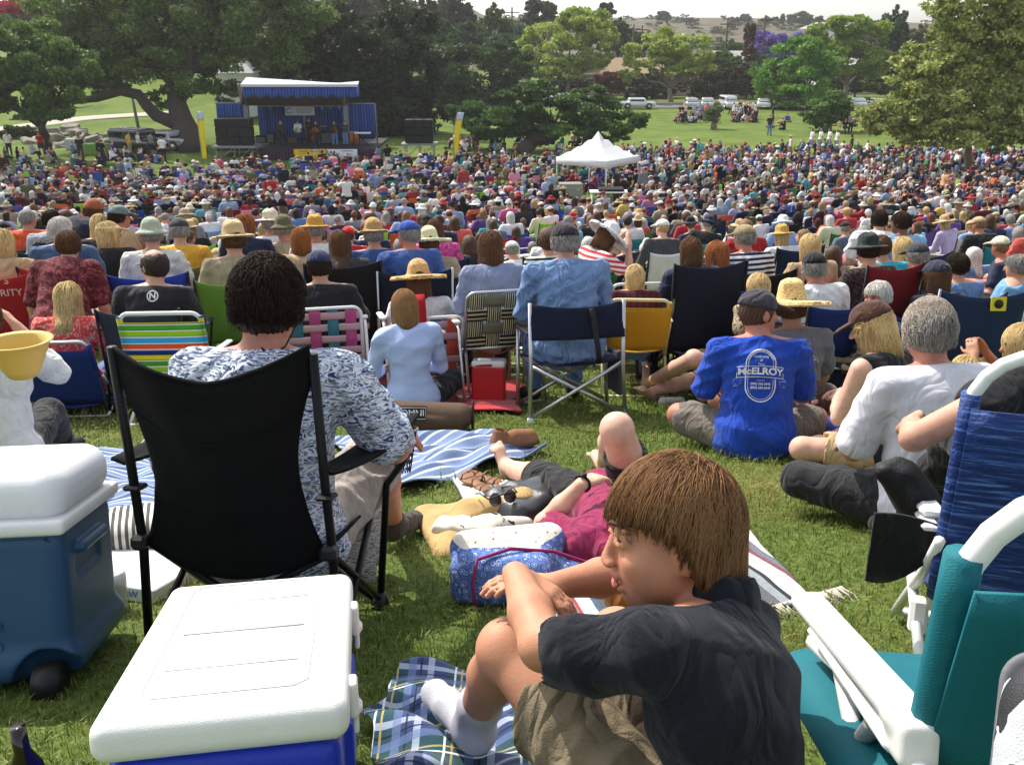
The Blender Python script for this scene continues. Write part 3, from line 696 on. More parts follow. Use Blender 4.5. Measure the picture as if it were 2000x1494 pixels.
# ---------------------------------------------------------------- grass blades
def grass():
    rg = np.random.default_rng(3); Vs = []; Cs = []
    for (D0, D1, dens, hb, wb) in((.75, 2.2, 9000, .036, .0013), (2.2, 3.8, 6000, .037, .0016), (3.8, 6., 3000, .040, .0024), (6., 9.5, 1000, .045, .0045), (9.5, 15, 380, .05, .008)):
        n = int((D1**2-D0**2)*.5*1.22*dens); y = np.sqrt(rg.uniform(D0**2, D1**2, n)); x = rg.uniform(-.61, .61, n)*(y+.3)
        keep = np.ones(n, bool)
        for c in BLK:
            cc = np.array(c); m_ = cc.mean(0); cc = m_+(cc-m_)*.97; ins = np.ones(n, bool); sg = 0
            for k in range(4):
                a, b = cc[k], cc[(k+1) % 4]; cr = (b[0]-a[0])*(y-a[1])-(b[1]-a[1])*(x-a[0]); s_ = np.sign((b[0]-a[0])*(m_[1]-a[1])-(b[1]-a[1])*(m_[0]-a[0])); ins &= cr*s_ > 0
            keep &= ~ins
        x, y = x[keep], y[keep]; n = len(x)
        nn = np.sin(x*3.1+1.3*np.sin(y*2.3))*np.sin(y*2.7+1.1*np.sin(x*1.9)); hgt = hb*rg.uniform(.3, 1.25, n)*(1+.35*nn)*(1-.25*np.sin(x*5.3+1)*np.sin(y*6.1))*np.where(rg.uniform(0, 1, n) < .03, 1.7, 1); az = rg.uniform(0, 6.28, n); ln = rg.uniform(.15, 1.05, n)
        bx, by = np.cos(az), np.sin(az); px, py = -by, bx; z = gz(x, y); p0 = np.stack([x, y, z-.004], 1)
        m = p0+np.stack([bx*hgt*ln*.35, by*hgt*ln*.35, hgt*.62], 1); tp = p0+np.stack([bx*hgt*ln, by*hgt*ln, hgt*(1.05-.35*ln)], 1)
        sd_ = np.stack([px, py, px*0], 1)*wb*rg.uniform(.7, 1.4, n)[:, None]
        Vs.append(np.stack([p0-sd_, p0+sd_, m+sd_*.8, m-sd_*.8, tp+sd_*.1, tp-sd_*.1], 1))
        pt = np.sin(x*2.3+2*np.sin(y*1.3))+np.sin(y*3.1+x*1.4+1.5*np.sin(x*2.9))+.6*np.sin(x*7.1+y*5.3)*np.sin(y*8.3-x*3); dry = np.clip(.55*pt+rg.normal(0, .45, n)-.35, 0, 1)[:, None]; t = rg.uniform(0, 1, n)[:, None]
        g = np.array(lin('#3a5218'))*(1-t)+np.array(lin('#8d9b4a'))*t; c = g*(1-dry*.8)+np.array(lin('#a8925c'))*dry*.8; Cs.append(np.repeat(c[:, None], 6, 1))
    V = np.concatenate(Vs).reshape(-1, 3); C = np.concatenate(Cs).reshape(-1, 3); b = np.arange(len(V)//6)[:, None]*6
    Q = np.concatenate([b+[0, 1, 2, 3], b+[3, 2, 4, 5]]); o = npo('grass', V, Q, mat('grass_blade', rough=.55, spec=.35, var=0, attr=True, trans=.35), col=C, smooth=False); tag(o, 'short green lawn grass with dry straw patches', 'grass', kind='stuff')
BLK = []
# ---------------------------------------------------------------- trees
def leafmat(name, cols): return mat('leaf_'+name, rough=.6, spec=.25, var=0, attr=True, trans=.3)
BARK = mat('bark', '#4a4038', .95, var=.45, vs=6, bump=.8, bs=14); BARKL = mat('pale_bark', '#7d7263', .95, var=.35, vs=5, bump=.6, bs=14)
def leaves(blobs, n, size, c0, c1, seed, up=.3, fill=.55, sub=16, droop=0):
    rg = np.random.default_rng(seed); c0, c1 = np.array(lin(c0)), np.array(lin(c1)); Ps = []; Cs = []; vol = [b[1][0]*b[1][2] for b in blobs]; tv = sum(vol)
    for (c, r), v in zip(blobs, vol):
        ns = max(6, int(sub)); m = max(60, int(n*v/tv)); d = rg.normal(size=(ns, 3)); d /= np.linalg.norm(d, axis=1, keepdims=True); d[:, 2] = d[:, 2]*.9+.08
        cc = np.array(c)+d*np.array(r)*rg.uniform(fill, 1., ns)[:, None]; k = rg.integers(0, ns, m); rr = np.array(r)*rg.uniform(.18, .42, ns)[:, None]
        g = rg.normal(size=(m, 3)); g /= np.linalg.norm(g, axis=1, keepdims=True); g *= rg.uniform(.35, 1.05, m)[:, None]; g[:, 2] *= .75
        P = cc[k]+g*rr[k]; P[:, 2] -= droop*rg.uniform(0, 1, m)*(np.abs(g[:, 0])+np.abs(g[:, 1])); tone = rg.uniform(0, 1, ns)[k]*.55+rg.uniform(0, .45, m); Ps.append(P); Cs.append(c0*(1-tone[:, None])+c1*tone[:, None])
    P = np.concatenate(Ps); C = np.concatenate(Cs); m = len(P); nz = rg.normal(size=(m, 3)); nz[:, 2] += up*2; nz /= np.linalg.norm(nz, axis=1, keepdims=True)
    a = np.cross(nz, rg.normal(size=(m, 3))); a /= np.linalg.norm(a, axis=1, keepdims=True); b = np.cross(nz, a); s = size*rg.uniform(.55, 1.3, m)[:, None]
    V = np.stack([P-a*s, P+b*s*.55, P+a*s, P-b*s*.55], 1).reshape(-1, 3); Q = np.arange(m*4).reshape(-1, 4); return V, Q, np.repeat(C, 4, 0)
def limb(b, p0, p1, r0, r1, rg, wob=.12, n=7, sag=0.):
    L = np.linalg.norm(p1-p0); P = [p0+(p1-p0)*t+rg.normal(size=3)*wob*L*(.35 if 0 < t < 1 else 0)*math.sin(math.pi*t)+A(0, 0, sag*L*math.sin(math.pi*t)) for t in np.linspace(0, 1, n)]
    b.tube(P, list(np.linspace(r0, r1, n)), 8); return P
def tree(name, label, base, blobs, n, size, c0, c1, tr, seed, bark=None, group=None, up=.3, fill=.55, sub=16, trunk_pts=None, cat='tree', limbs=9, droop=0, fork=.35):
    rg = np.random.default_rng(seed); base = np.array(base, float); t = thing(name, label, cat, base, 0, group); b = MB(); top = np.mean([q[0] for q in blobs], 0)-base
    if trunk_pts: P = [np.array(q)-base for q in trunk_pts]; b.tube(P, list(np.linspace(tr*1.15, tr*.6, len(P))), 12); fk = P[-1]; r1 = tr*.6
    else: fk = top*A(.5, .5, fork)*A(1, 1, 1); fk = A(top[0]*.35, top[1]*.35, top[2]*fork); limb(b, A(0, 0, -.3), fk, tr, tr*.7, rg, .06, 8); r1 = tr*.7
    bs = sorted(blobs, key=lambda q: -q[1][0])[:limbs]
    for c, r in bs:
        e = np.array(c)-base; P = limb(b, fk, e, r1*.62, tr*.10, rg, .16, 8)
        for _ in range(3): s_ = P[rg.integers(3, 7)]; limb(b, s_, e+rg.normal(size=3)*np.array(r)*.5, tr*.16, tr*.03, rg, .15, 5)
    b.build('trunk', bark or BARK, t); V, Q, C = leaves([(np.array(c)-base, r) for c, r in blobs], n, size, c0, c1, seed, up, fill, sub, droop)
    npo('crown', V, Q, leafmat('all', None), t, False, col=C); return t
def B(px, py, D, rx, rz=None, ry=None):                # a crown mass seen at a pixel, at distance D, radii in photo pixels
    p = atD(px, py, D); k = np.linalg.norm(p-CAM)/F; rz = rx if rz is None else rz; return (p, A(rx*k, (ry if ry else rx*.9)*k, rz*k))
def ball_cluster(px, py, D, rx, rz, n, seed, rr=.5):   # irregular crown from several masses
    rg = np.random.default_rng(seed); out = [B(px, py, D, rx*.62, rz*.62)]
    for i in range(n):
        a = 2*math.pi*i/n+rg.uniform(-.3, .3); q = rg.uniform(.5, .68); out.append(B(px+math.cos(a)*rx*q, py-math.sin(a)*rz*q, D+rg.uniform(-1, 1)*rx*.4*D/F, rx*rr*rg.uniform(.65, 1.05), rz*rr*rg.uniform(.65, 1.05)))
    return out
OAK0, OAK1 = '#33481a', '#748a42'
# big left oak, leaning trunk with a long low limb
b1 = [B(420, 60, 78, 95, 80), B(330, 40, 78, 110, 85), B(230, 60, 77, 100, 70), B(520, 40, 79, 80, 70), B(450, 140, 77, 55, 50), B(380, 150, 76, 60, 45), B(250, 130, 76, 90, 48), B(170, 90, 77, 70, 60), B(560, 90, 79, 55, 45), B(300, -60, 78, 150, 70), B(470, -50, 79, 120, 70), B(600, 20, 80, 60, 60), B(130, 20, 77, 90, 80), B(330, 190, 76, 35, 22), B(455, 195, 77, 30, 22), B(200, 165, 76, 50, 22)]
tb = [G(378, 298)+A(0, 0, -.3), atD(370, 270, 73), atD(355, 235, 74), atD(345, 200, 75), atD(345, 150, 76)]
tr1 = tree('oak_tree', 'huge dark spreading oak with a leaning trunk behind the parked cars', tb[0], b1, 95000, .17, OAK0, OAK1, .95, 11, trunk_pts=tb)
m = MB(); lp = [atD(362, 250, 73.4), atD(335, 238, 73.6), atD(305, 226, 74), atD(285, 205, 74), atD(270, 185, 74.5), atD(235, 178, 74.5), atD(190, 192, 75), atD(150, 198, 75), atD(110, 190, 75)]
m.tube([p-tb[0] for p in lp], [.55, .5, .45, .42, .4, .36, .3, .22, .12], 10); m.tube([p-tb[0] for p in(atD(270, 185, 74.5), atD(230, 168, 75), atD(170, 160, 75.5))], [.3, .22, .1], 8); m.build('low_limb', BARK, tr1)
b2 = [B(60, 130, 66, 70, 55), B(0, 110, 66, 80, 60), B(110, 175, 65, 55, 45), B(95, 215, 65, 45, 30), B(40, 190, 66, 55, 40), B(140, 130, 66, 50, 40), B(-60, 170, 66, 70, 60), B(20, 70, 67, 90, 45)]
tree('oak_tree', 'dark oak with a thin upright trunk beside the grey boulders at far left', G(97, 300), b2, 52000, .15, '#30481a', '#6f8a40', .38, 12)
# red flowering bush far up left, mass behind
tree('flowering_shrub', 'crimson flowering shrub at the very top left corner', A(*atD(45, 20, 118)[:2], 4.5), ball_cluster(45, 14, 118, 60, 16, 5, 5), 5000, .2, '#8c1a34', '#c33a58', .2, 5, cat='shrub')
def gbase(px, D, dy=0): p = atD(px, 300, D); return A(p[0], D, float(gz(p[0], D)))
tree('oak_tree', 'very dark dense oak standing right behind the stage', gbase(730, 84), ball_cluster(730, 150, 84, 150, 140, 9, 21)+[B(650, 90, 84, 70, 55), B(800, 235, 83, 60, 60), B(740, 265, 82, 55, 35), B(850, 200, 84, 50, 60), B(620, 120, 85, 60, 40)], 60000, .2, '#1c2715', '#3a472a', .7, 21, fill=.5)
tree('oak_tree', 'mid green oak hanging over the stage roof at its left', gbase(560, 96), [B(560, 60, 96, 90, 60), B(500, 110, 95, 60, 50), B(610, 110, 95, 60, 45), B(530, 145, 94, 50, 28), B(640, 60, 96, 60, 50), B(590, 135, 94, 45, 22)], 34000, .2, '#26380f', '#5c7030', .5, 22)
tree('oak_tree', 'rounded green oak right of the very dark oak', gbase(930, 104), [B(930, 140, 104, 90, 50), B(990, 130, 104, 45, 40), B(880, 150, 104, 45, 45), B(940, 190, 103, 60, 28), B(870, 190, 103, 40, 30), B(985, 170, 103, 40, 30)], 30000, .2, '#1d3212', '#456028', .5, 23, trunk_pts=[gbase(915, 104), atD(905, 215, 104), atD(895, 195, 104)])
# the low sprawling oak with a horizontal trunk, in the crowd
b7 = [B(960, 235, 72, 70, 35), B(1010, 190, 72, 45, 25), B(1075, 215, 71, 60, 38), B(1150, 220, 71, 55, 38), B(1215, 240, 71, 45, 32), B(920, 225, 73, 45, 32), B(1110, 255, 70, 60, 22), B(1030, 240, 72, 45, 28), B(1185, 268, 70, 40, 16), B(955, 265, 72, 40, 16), B(1050, 175, 72, 35, 16), B(1160, 185, 72, 40, 16)]
t7 = [G(1024, 302), atD(1030, 285, 71), atD(1045, 272, 71), atD(1070, 270, 71), atD(1090, 262, 71)]
tr7 = tree('oak_tree', 'low sprawling oak with a thick bent trunk rising out of the crowd', t7[0], b7, 52000, .13, '#253f16', '#5a7834', .6, 24, trunk_pts=t7)
LG0, LG1 = '#69832a', '#b6c05c'
def ltree(lab, px, D, blobs, n, seed, c0=LG0, c1=LG1, **k): return tree('shade_tree', lab, gbase(px, D), blobs, n, .2*D/110, c0, c1, .35, seed, bark=BARKL, fill=.72, sub=20, **k)
ltree('tall lime green tree with an open crown left of the brown roof', 1105, 127, [B(1060, 95, 127, 48, 40), B(1110, 60, 127, 60, 40), B(1150, 55, 127, 45, 38), B(1165, 100, 127, 35, 35), B(1085, 135, 126, 50, 25), B(1035, 130, 127, 25, 28), B(1130, 130, 127, 35, 25), B(1185, 75, 128, 22, 30)], 26000, 31)
ltree('lime green umbrella tree in front of the low white house', 1305, 123, [B(1250, 110, 123, 35, 25), B(1300, 90, 123, 45, 28), B(1350, 95, 123, 45, 28), B(1375, 125, 123, 22, 20), B(1230, 140, 123, 22, 22), B(1290, 125, 123, 40, 18), B(1330, 140, 123, 35, 14)], 18000, 32)
ltree('bright green maple with a dense pointed crown near the jacaranda', 1560, 113, [B(1560, 120, 113, 55, 42), B(1530, 160, 113, 50, 40), B(1590, 150, 112, 50, 45), B(1555, 185, 112, 60, 22), B(1510, 180, 113, 28, 24), B(1572, 88, 113, 25, 16)], 30000, 33, '#3f6a20', '#77a23c')
ltree('tall lime green tree with twisting branches right of the bright maple', 1640, 119, [B(1630, 70, 119, 50, 32), B(1690, 80, 119, 42, 35), B(1600, 100, 119, 32, 30), B(1655, 115, 118, 50, 28), B(1705, 125, 119, 28, 30), B(1660, 50, 119, 40, 16)], 24000, 34, '#58741f', '#98a844')
ltree('small leaning young tree on the right lawn in front of the parked cars', 1612, 86, [B(1620, 215, 86, 38, 20), B(1600, 230, 86, 28, 16), B(1650, 225, 86, 28, 18), B(1630, 195, 86, 25, 14)], 12000, 35, '#3c5a22', '#6d8a3a')
ltree('thin grey sapling on the lawn among picnickers', 1391, 88, [B(1391, 225, 88, 14, 14), B(1398, 212, 88, 12, 10)], 2500, 36, '#5c6a48', '#8b9668')
tree('jacaranda_tree', 'purple flowering jacaranda behind the bright green maple', gbase(1520, 152), [B(1510, 86, 152, 42, 26), B(1555, 76, 152, 42, 20), B(1485, 110, 152, 18, 20), B(1535, 108, 151, 34, 18), B(1580, 72, 152, 24, 10)], 16000, .24, '#5d4b9c', '#9a84cc', .3, 41, bark=BARKL)
# tall sycamore at right, nearer
b16 = [B(1760, 215, 57, 60, 45), B(1830, 190, 57, 70, 50), B(1900, 215, 56, 70, 48), B(1970, 190, 57, 70, 60), B(1800, 150, 57, 55, 38), B(1870, 120, 57, 60, 40), B(1950, 110, 57, 60, 50), B(1880, 60, 57, 60, 40), B(1960, 40, 57, 60, 50), B(1855, 20, 57, 40, 30), B(1930, -20, 57, 80, 40), B(2030, 120, 57, 50, 90), B(1720, 245, 57, 38, 22), B(1850, 245, 56, 60, 24), B(1930, 255, 56, 50, 22), B(1695, 225, 57, 28, 18), B(1775, 110, 58, 30, 25), B(1870, 265, 56, 75, 28), B(1780, 262, 57, 50, 22), B(1960, 268, 56, 60, 26), B(2010, 230, 56, 50, 60)]
tree('sycamore_tree', 'large pale leaved sycamore overhanging the crowd at the right edge', gbase(1905, 60), b16, 62000, .15, '#5a702e', '#c0c274', .30, 51, bark=BARKL, fill=.35, sub=34)
# wall of far trees
bk = [(640, 100, 120, 75, 65, '#243016', '#4a5a2c', 'dark leafy'), (760, 60, 128, 65, 55, '#2a3018', '#4d5230', 'olive'), (830, 50, 150, 48, 60, '#3a3a28', '#5f5c40', 'tall dusty'), (885, 45, 165, 45, 55, '#34382a', '#585c42', 'tall grey green'), (905, 85, 140, 60, 40, '#2c4220', '#4d6632', 'bushy'), (965, 60, 145, 35, 50, '#3f5526', '#6d8040', 'pale olive'), (1055, 30, 160, 35, 35, '#3d4230', '#666a4c', 'wispy grey'), (1010, 85, 175, 30, 40, '#344028', '#5a6644', 'upright'), (700, 15, 150, 60, 30, '#3d3a2c', '#625a44', 'brownish'), (660, 25, 160, 25, 30, '#39402c', '#5c6444', 'thin'), (1210, 70, 165, 30, 35, '#2f4424', '#54683a', 'palm like'), (1245, 85, 175, 35, 22, '#33422a', '#59683f', 'low rounded'), (1745, 80, 135, 32, 55, '#25381e', '#49603a', 'dark upright'), (1790, 90, 150, 35, 40, '#3f4a24', '#7a7c48', 'yellowish'), (1430, 105, 160, 28, 22, '#2c4222', '#4f6636', 'small dark'), (1700, 60, 170, 35, 22, '#394a2c', '#62724a', 'hazy'), (1185, 20, 180, 16, 14, '#39402c', '#5c6444', 'topmost small'), (60, 60, 135, 120, 45, '#2c3c1a', '#566a30', 'broad'), (260, 30, 130, 110, 60, '#2e3a1c', '#5a6a34', 'broad tall'), (450, 40, 132, 90, 60, '#2c3a1a', '#56662f', 'broad olive'), (560, 20, 140, 60, 40, '#343a20', '#5c6438', 'tall olive'), (1840, 130, 140, 60, 45, '#3a4a24', '#6d7a40', 'bushy olive'), (1960, 120, 145, 70, 60, '#3a4a24', '#6d7a40', 'broad pale'), (1250, 150, 150, 60, 30, '#35481f', '#66803a', 'spreading bushy'), (1400, 125, 138, 45, 28, '#2f4420', '#5a7036', 'rounded bushy'), (1490, 150, 140, 50, 40, '#30421e', '#5e7434', 'dense green'), (1590, 100, 150, 50, 35, '#384a22', '#6a7e3c', 'leafy green'), (1730, 140, 128, 55, 45, '#3a4c22', '#6c803c', 'broad green'), (990, 110, 135, 60, 45, '#2c4220', '#54703a', 'deep green'), (1120, 150, 140, 60, 35, '#38501f', '#6a8038', 'pale green'), (860, 110, 125, 60, 60, '#25361a', '#46602e', 'dense dark'), (360, 60, 125, 110, 80, '#2e3c1c', '#586a32', 'massive'), (500, 100, 128, 80, 60, '#2e4020', '#5c7034', 'rounded olive')]
for i, (px, py, D, rx, rz, c0, c1, w_) in enumerate(bk):
    pos = 'left' if px < 600 else 'behind the stage' if px < 860 else 'above the low oak' if px < 1280 else 'on the right skyline'
    tree('backdrop_tree', f'{w_} tree in the far tree line, {pos}', gbase(px, D), ball_cluster(px, py, D, rx, rz, 8, 100+i), 13000 if rx > 40 else 7500, .26*D/140, c0, c1, .4, 100+i, group='far tree line')
tree('cypress_tree', 'brown narrow vine covered tree beside the jacaranda', gbase(1465, 140), [B(1465, 62, 140, 9, 16, 9), B(1464, 85, 140, 12, 20, 12), B(1466, 108, 140, 14, 16, 14)], 6000, .2, '#4a3322', '#6a4c34', .3, 61, bark=BARKL)
for i, (px, py, rx, rz, D, w_) in enumerate([(1296, 33, 15, 11, 380, 'lone rounded'), (1455, 36, 12, 8, 400, 'low'), (1434, 40, 10, 5, 400, 'flat'), (1497, 40, 9, 7, 390, 'spiky'), (1514, 42, 7, 7, 390, 'round'), (1563, 36, 26, 13, 380, 'broad dark'), (1528, 38, 3, 10, 390, 'thin pencil'), (1348, 42, 10, 5, 410, 'tiny'), (1600, 42, 10, 8, 380, 'shaggy')]):
    tree('hilltop_tree', f'{w_} tree on the crest of the bare brown hill', gbase(px, D), [B(px, py, D, rx*.8, rz*.8), B(px-rx*.4, py+rz*.2, D, rx*.5, rz*.5), B(px+rx*.45, py+rz*.2, D, rx*.5, rz*.5)], 2600, .62, '#2c3a20', '#55624a', .6, 70+i, group='trees on the hill crest')
# hedges
for i, (px, py, rx, rz, D, c0, c1, lab) in enumerate([(1190, 162, 38, 22, 131, '#4f2c26', '#8a5648', 'rusty red bush in front of the brown roofed house'), (1120, 175, 45, 24, 130, '#33281c', '#5c4a34', 'dark brown hedge bush left of the rusty red bush'), (1270, 172, 60, 28, 131, '#20240f', '#454a24', 'dark hedge behind the umbrella tree'), (1380, 165, 60, 35, 132, '#28230f', '#524a26', 'tall brownish hedge behind the parked cars'), (1450, 160, 50, 38, 131, '#2a2912', '#5a5028', 'tall olive hedge left of the bright maple'), (1660, 160, 60, 30, 131, '#2a3414', '#566228', 'green hedge behind the twisting lime tree'), (1760, 165, 60, 35, 132, '#2c3818', '#5c6c30', 'green hedge at the back of the right lawn'), (1030, 180, 60, 25, 128, '#22301a', '#42562c', 'low green shrubs behind the sprawling oak'), (850, 165, 60, 50, 120, '#16220f', '#2e4020', 'dark thicket between the two oaks'), (40, 262, 38, 16, 80, '#2c3814', '#55602a', 'olive shrub at the foot of the left boulders'), (45, 240, 22, 14, 90, '#3a4420', '#666c3c', 'round shrub above the boulders'), (190, 180, 70, 16, 128, '#4a5a26', '#7c8648', 'pale shrubs at the top of the left lawn')]):
    tree('hedge_bush', lab, A(*gbase(px, D)[:2], float(gz(gbase(px, D)[0], D))), ball_cluster(px, py, D, rx, rz, 6, 200+i), 9000, .2*D/125, c0, c1, .15, 200+i, cat='bush', limbs=5)

# far wooded band behind everything, one uncountable mass
rgb = np.random.default_rng(5); fb = []
for i in range(70):
    px = rgb.uniform(-260, 2260); D = rgb.uniform(185, 240); h_ = rgb.uniform(5, 11) if px < 1250 else rgb.uniform(3, 6); p = gbase(px, D)
    fb.append((p+A(0, 0, h_*.45), A(h_*.9, h_*.6, h_*.55)))
for i in range(110):
    px = rgb.uniform(980, 1850); D = rgb.uniform(255, 470); p = gbase(px, D); q_ = rgb.uniform(1.2, 3.2); fb.append((p+A(0, 0, q_*.3), A(q_*1.6, q_, q_*.6)))
V, Q, C = leaves(fb, 120000, .4, '#2e3a1e', '#5e6a40', 77, sub=9); o = npo('far_wood', V, Q, leafmat('all', None), None, False, col=C); tag(o, 'far off dusty green woodland along the foot of the hill', 'woodland', kind='stuff')
# ---------------------------------------------------------------- boulders
rock = mat('boulder', '#8d8678', .9, var=.4, vs=1.3, bump=.9, bs=5)
for i, (px, py, r) in enumerate([(50, 272, 1.1), (75, 258, 1.0), (110, 268, 1.2), (140, 255, 1.1), (165, 262, 1.0), (190, 270, .9), (205, 258, .8), (215, 272, .7), (125, 280, .8), (30, 262, .9)]):
    p = G(px, py+8); S = Sdf(); rg = np.random.default_rng(i)
    for _ in range(5): S.box(rg.normal(size=3)*r*.35*A(1.3, 1, .5), A(1, .8, .6)*r*rg.uniform(.4, .7), rnd=.12*r, rot=rotz(rg.uniform(0, 3))@rotx(rg.uniform(-.5, .5)), k=.15)
    V, Q = S.build(.09, folds(.12, .12, i)); o = npo('boulder', V, Q, rock); o.location = tuple(p); w_ = ['broad', 'tall', 'cracked', 'sloping', 'squat', 'rounded', 'small', 'pale', 'low', 'leaning'][i]
    tag(o, f'{w_} grey boulder in the pile behind the left crowd', 'boulder', 'grey boulders behind the left crowd')
# ---------------------------------------------------------------- houses behind the hedge
def house(lab, px, D, wd, dp, hw, hr, wall, roofc, flip=0):
    b0 = gbase(px, D); t = thing('house', lab, 'house', b0, flip); m = MB(); m.box((0, 0, hw/2), (wd, dp, hw)); m.build('wall', mat('house_wall_'+wall[1:], wall, .9, var=.1), t)
    m = MB(); o = .6; m.add([(-wd/2-o, -dp/2-o, hw), (wd/2+o, -dp/2-o, hw), (wd/2+o, dp/2+o, hw), (-wd/2-o, dp/2+o, hw), (-wd/2+dp*.35, 0, hw+hr), (wd/2-dp*.35, 0, hw+hr)], [(0, 1, 5, 4), (2, 3, 4, 5), (1, 2, 5), (3, 0, 4), (0, 3, 2, 1)]); m.build('roof', mat('roof_'+roofc[1:], roofc, .9, var=.3, vs=3, bump=.3, bs=9), t)
    m = MB(); m.box((0, -dp/2-o, hw-.08), (wd+2*o, .1, .2)); m.build('gutter', white_plastic, t)
    for i, x in enumerate(np.linspace(-wd*.36, wd*.36, 4)):
        m = MB(); m.box((x, -dp/2-.03, hw*.55), (1.5, .1, 1.2)); f = m.build('window', white_plastic, t); m = MB(); m.box((x, -dp/2-.09, hw*.55), (1.3, .04, 1.0)); m.build('pane', mat('window_glass', '#2e3a42', .1, .0, var=0), f)
house('long low house with a brown shingle roof behind the rusty bush', 1225, 142, 17, 9, 2.9, 1.9, '#c9bda4', '#8d7a5c')
house('white gabled house behind the lime umbrella tree', 1405, 150, 11, 9, 3.6, 2.0, '#dcdcd8', '#a7a39a')
house('low house with a pale brown roof behind the far hedge', 1330, 146, 15, 9, 2.7, 1.7, '#cfc4ae', '#94806a')
house('pale house glimpsed behind the twisting lime tree', 1640, 146, 12, 9, 3.2, 1.6, '#d6d4ca', '#b0b8bc')
house('small white house high up near the hill crest', 1590, 330, 14, 10, 3.2, 2.0, '#dad8d0', '#a8a49c')
for i, (px, yt, D, lab) in enumerate([(1403, 38, 150, 'tall wooden utility pole left of the vine covered tree'), (1000, 15, 150, 'thin wooden pole above the rounded green oak'), (797, 28, 140, 'thin pole among the dusty trees behind the stage'), (1228, 48, 160, 'wooden utility pole above the brown roof'), (1473, 30, 150, 'slim pole beside the vine covered tree'), (1244, 50, 168, 'distant thin pole right of the brown roof'), (1717, 60, 140, 'pole with a transformer right of the lime trees')]):
    b0 = gbase(px, D); zt = atD(px, yt, D)[2]; t = thing('utility_pole', lab, 'pole', b0); m = MB(); m.tube([A(0, 0, 0), A(0, 0, zt-b0[2])], [.17, .11], 8); m.build('post', mat('pole_wood', '#4a3a30', .9), t)
    m = MB(); m.box((0, 0, zt-b0[2]-.7), (2.2, .12, .14)); m.build('crossarm', mat('pole_wood', '#4a3a30', .9), t)
    if i == 6: m = MB(); m.tube([A(.4, 0, zt-b0[2]-2.2), A(.4, 0, zt-b0[2]-1.1)], .32, 12); m.build('transformer', mat('grey_can', '#b8babb', .6), t)
# grey post and small railings on the left lawn
p = G(272, 258); t = thing('light_post', 'plain grey post behind the black parked car', 'post', p); m = MB(); m.tube([A(0, 0, 0), A(-.25, 0, atD(263, 185, p[1])[2]-p[2])], [.14, .11], 10); m.build('post', mat('post_grey', '#7d7a72', .8), t)
